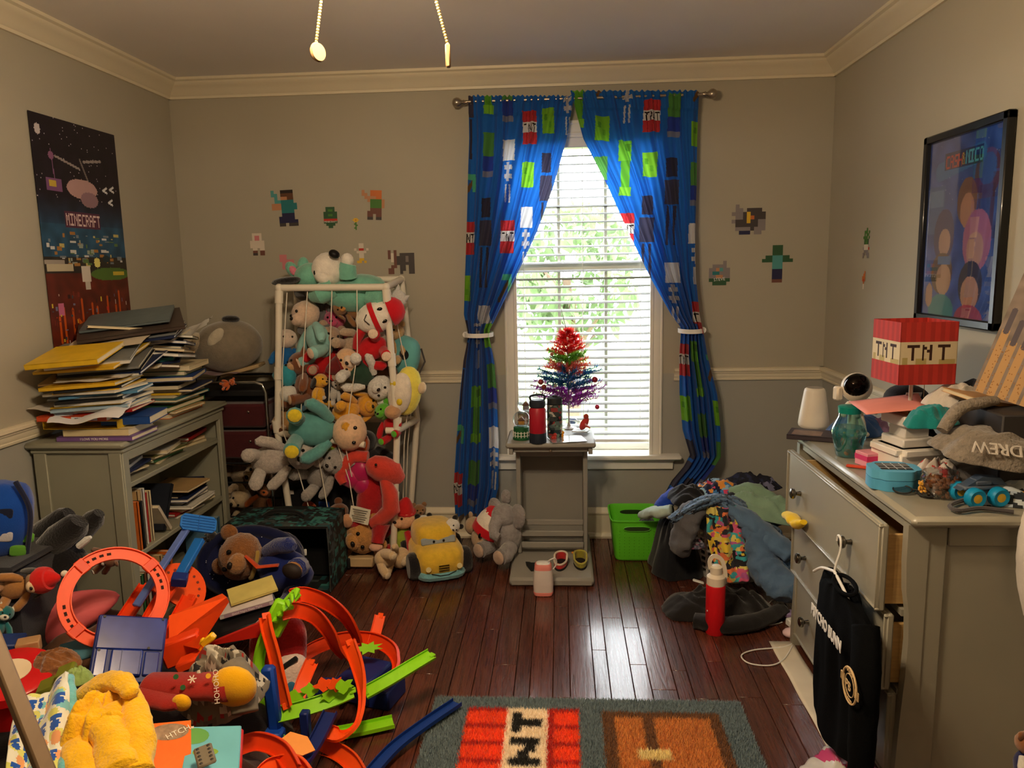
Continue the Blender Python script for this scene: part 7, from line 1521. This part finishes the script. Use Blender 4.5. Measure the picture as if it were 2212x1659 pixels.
M().tube(spline([(-.1,-.02,SZ+.01),(-.05,-.02,SZ+.035),(.05,-.02,SZ+.035),(.1,-.02,SZ+.01)], 6), .01, 8).build('handle', cloth((20,20,22)), t); M().box((.14,-d_-.008,.2), (.012,.006,.03), .002).build('zip_pull', m_wh, t)
o = thing('round_cushion', 'navy starry round cushion in front of the suitcase', 'cushion', P(545,1215,y=3.18), (R(-25),0,0))
M().ell((0,0,0), (.24,.06,.15), e=.8, nz=.04, nu=28, nv=16).build('pad', cloth((22,30,76)), o)
M().tube([(.24*.9*math.cos(a), -.03, .15*.9*math.sin(a)) for a in [2*PI*i/40 for i in range(40)]], .03, 10, closed=True).build('rim', cloth((18,24,62)), o)
sd = M(); rg = random.Random(9)
for k in range(40): a, r_ = rg.random()*6.28, rg.random()**.5*.8; sd.ell((.24*r_*math.cos(a), -.062, .15*r_*math.sin(a)), .0022, nu=5, nv=4)
sd.build('star_print', mat((206,206,226), .7), o, kind='stuff')
t = plush('teddy_bear', 'brown teddy bear in a navy velvet robe lying on the navy cushion', 565, 1215, 3.05, 245, (R(-10),R(-72),R(8)), c=(140,90,48), top=(28,42,110), limb=(30,44,112), c2=(170,120,74), ear='round', fl=1)
M().tube([(.1,-.19,.1),(.05,-.22,-.05),(.12,-.2,-.22)], [.02,.035,.03], 10, flat=.4).build('orange_sash', cloth((206,74,36)), t); M().tube([(.13*math.cos(a), -.1+.12*math.sin(a)*.4, .03+.03*math.sin(a)) for a in [PI+PI*i/16 for i in range(17)]], .02, 8).build('gold_collar', cloth((170,140,70)), t)
for q in (-1,1): M().ell((q*.2,-.4,-.41), (.07,.05,.09)).build('boot', mat((40,30,28), .6), t)
plush('plush_dog', 'small black plush by the open bookcase bottom', 455, 1165, 3.2, 60, (R(20),R(40),0), c=(40,36,40), ear='flop')
# ================================================================== rug
RX0, RX1, RY1, RY0 = -.44, .585, 2.405, 1.45
def rug_art():
    w, h = 205, 198; a = cv(h, w, (112,128,134)); s = 200
    L_ = lambda px, py: P(px, py, z=.01)
    def r3(x0, y0, x1, y1, c): rect(a, (x0-RX0)*s, (RY1-y1)*s, (x1-RX0)*s, (RY1-y0)*s, c)
    xo, x1_ = -.318, .048; yt_ = 2.335; yb = 1.75
    r3(xo, yb, x1_, yt_, (226,84,34))
    for k in range(8): r3(xo, yt_-.02-.088*k-.0, x1_, yt_-.088*k, (186,40,28))
    r3(-.19, yb, -.055, yt_+.004, (228,216,196)); r3(-.055, yb, -.035, yt_, (186,40,28))
    def ch(x0, x1, y0, y1): r3(x0, y0, x1, y1, (24,22,22))
    ch(-.17,-.138,2.205,2.31); ch(-.17,-.074,2.235,2.277); ch(-.17,-.078,2.14,2.178); ch(-.17,-.074,2.04,2.078); ch(-.142,-.106,2.075,2.112); ch(-.122,-.088,2.106,2.145); ch(-.17,-.138,1.9,2.005); ch(-.17,-.074,1.93,1.97)
    r3(.125, 1.75, .50, 2.325, (122,82,52)); r3(.162, 1.8, .468, 2.295, (196,134,70)); r3(.25, 1.75, .285, 2.295, (122,82,52)); r3(.222, 2.08, .322, 2.13, (214,200,150))
    return a
ra = rug_art()
rug = M().grid(lambda u, v: (RX0+(RX1-RX0)*u, RY0+(RY1-RY0)*v, .012), 205, 198, c=fcols(ra)).build('rug', paint(.98), rc=False, smooth=0); tag(rug, 'shaggy grey rug with red lettered square and tan square patterns', 'rug')
rl_ = srgb2lin(ra); g = M(); rg = random.Random(2); V = []; Fc = []; Cc = []
for j in range(0, 198*2):
    for i in range(0, 205*2):
        y = RY1-(j+rg.random())/400; x = RX0+(i+rg.random())/400
        if y < 1.98: continue
        c = rl_[min(197, int((RY1-y+rg.uniform(-.004,.004))*200)%198), min(204, max(0, int((x-RX0+rg.uniform(-.004,.004))*200)))]; k = 1.15+.7*rg.random()
        dx, dy = rg.uniform(-.007,.007), rg.uniform(-.007,.007); hh = .009+.007*rg.random(); a = rg.random()*3.14; wx, wy = .0022*math.cos(a), .0022*math.sin(a); b0 = len(V)
        V += [(x-wx,y-wy,.011),(x+wx,y+wy,.011),(x+dx+wx*.4,y+dy+wy*.4,.012+hh)]; Fc.append((b0,b0+1,b0+2)); Cc.append(tuple(c*k))
g.v, g.f, g.mi, g.c = V, Fc, [0]*len(Fc), Cc
g.build('pile', paint(.98, sheen=.3, transl=.2), rug, smooth=0, rc=False, kind='stuff')
M().box(((RX0+RX1)/2, (RY0+RY1)/2, .006), (RX1-RX0,RY1-RY0,.010)).build('backing', cloth((120,116,108)), rug)
# lettering as meshes
dg = bpy.context.evaluated_depsgraph_get()
for o in [o for o in bpy.data.objects if o.type == 'FONT']:
    me = bpy.data.meshes.new_from_object(o.evaluated_get(dg)); n_ = bpy.data.objects.new('lettering', me); col.objects.link(n_)
    n_.parent = o.parent; n_.location = o.location; n_.rotation_euler = o.rotation_euler; n_.scale = o.scale; bpy.data.objects.remove(o)
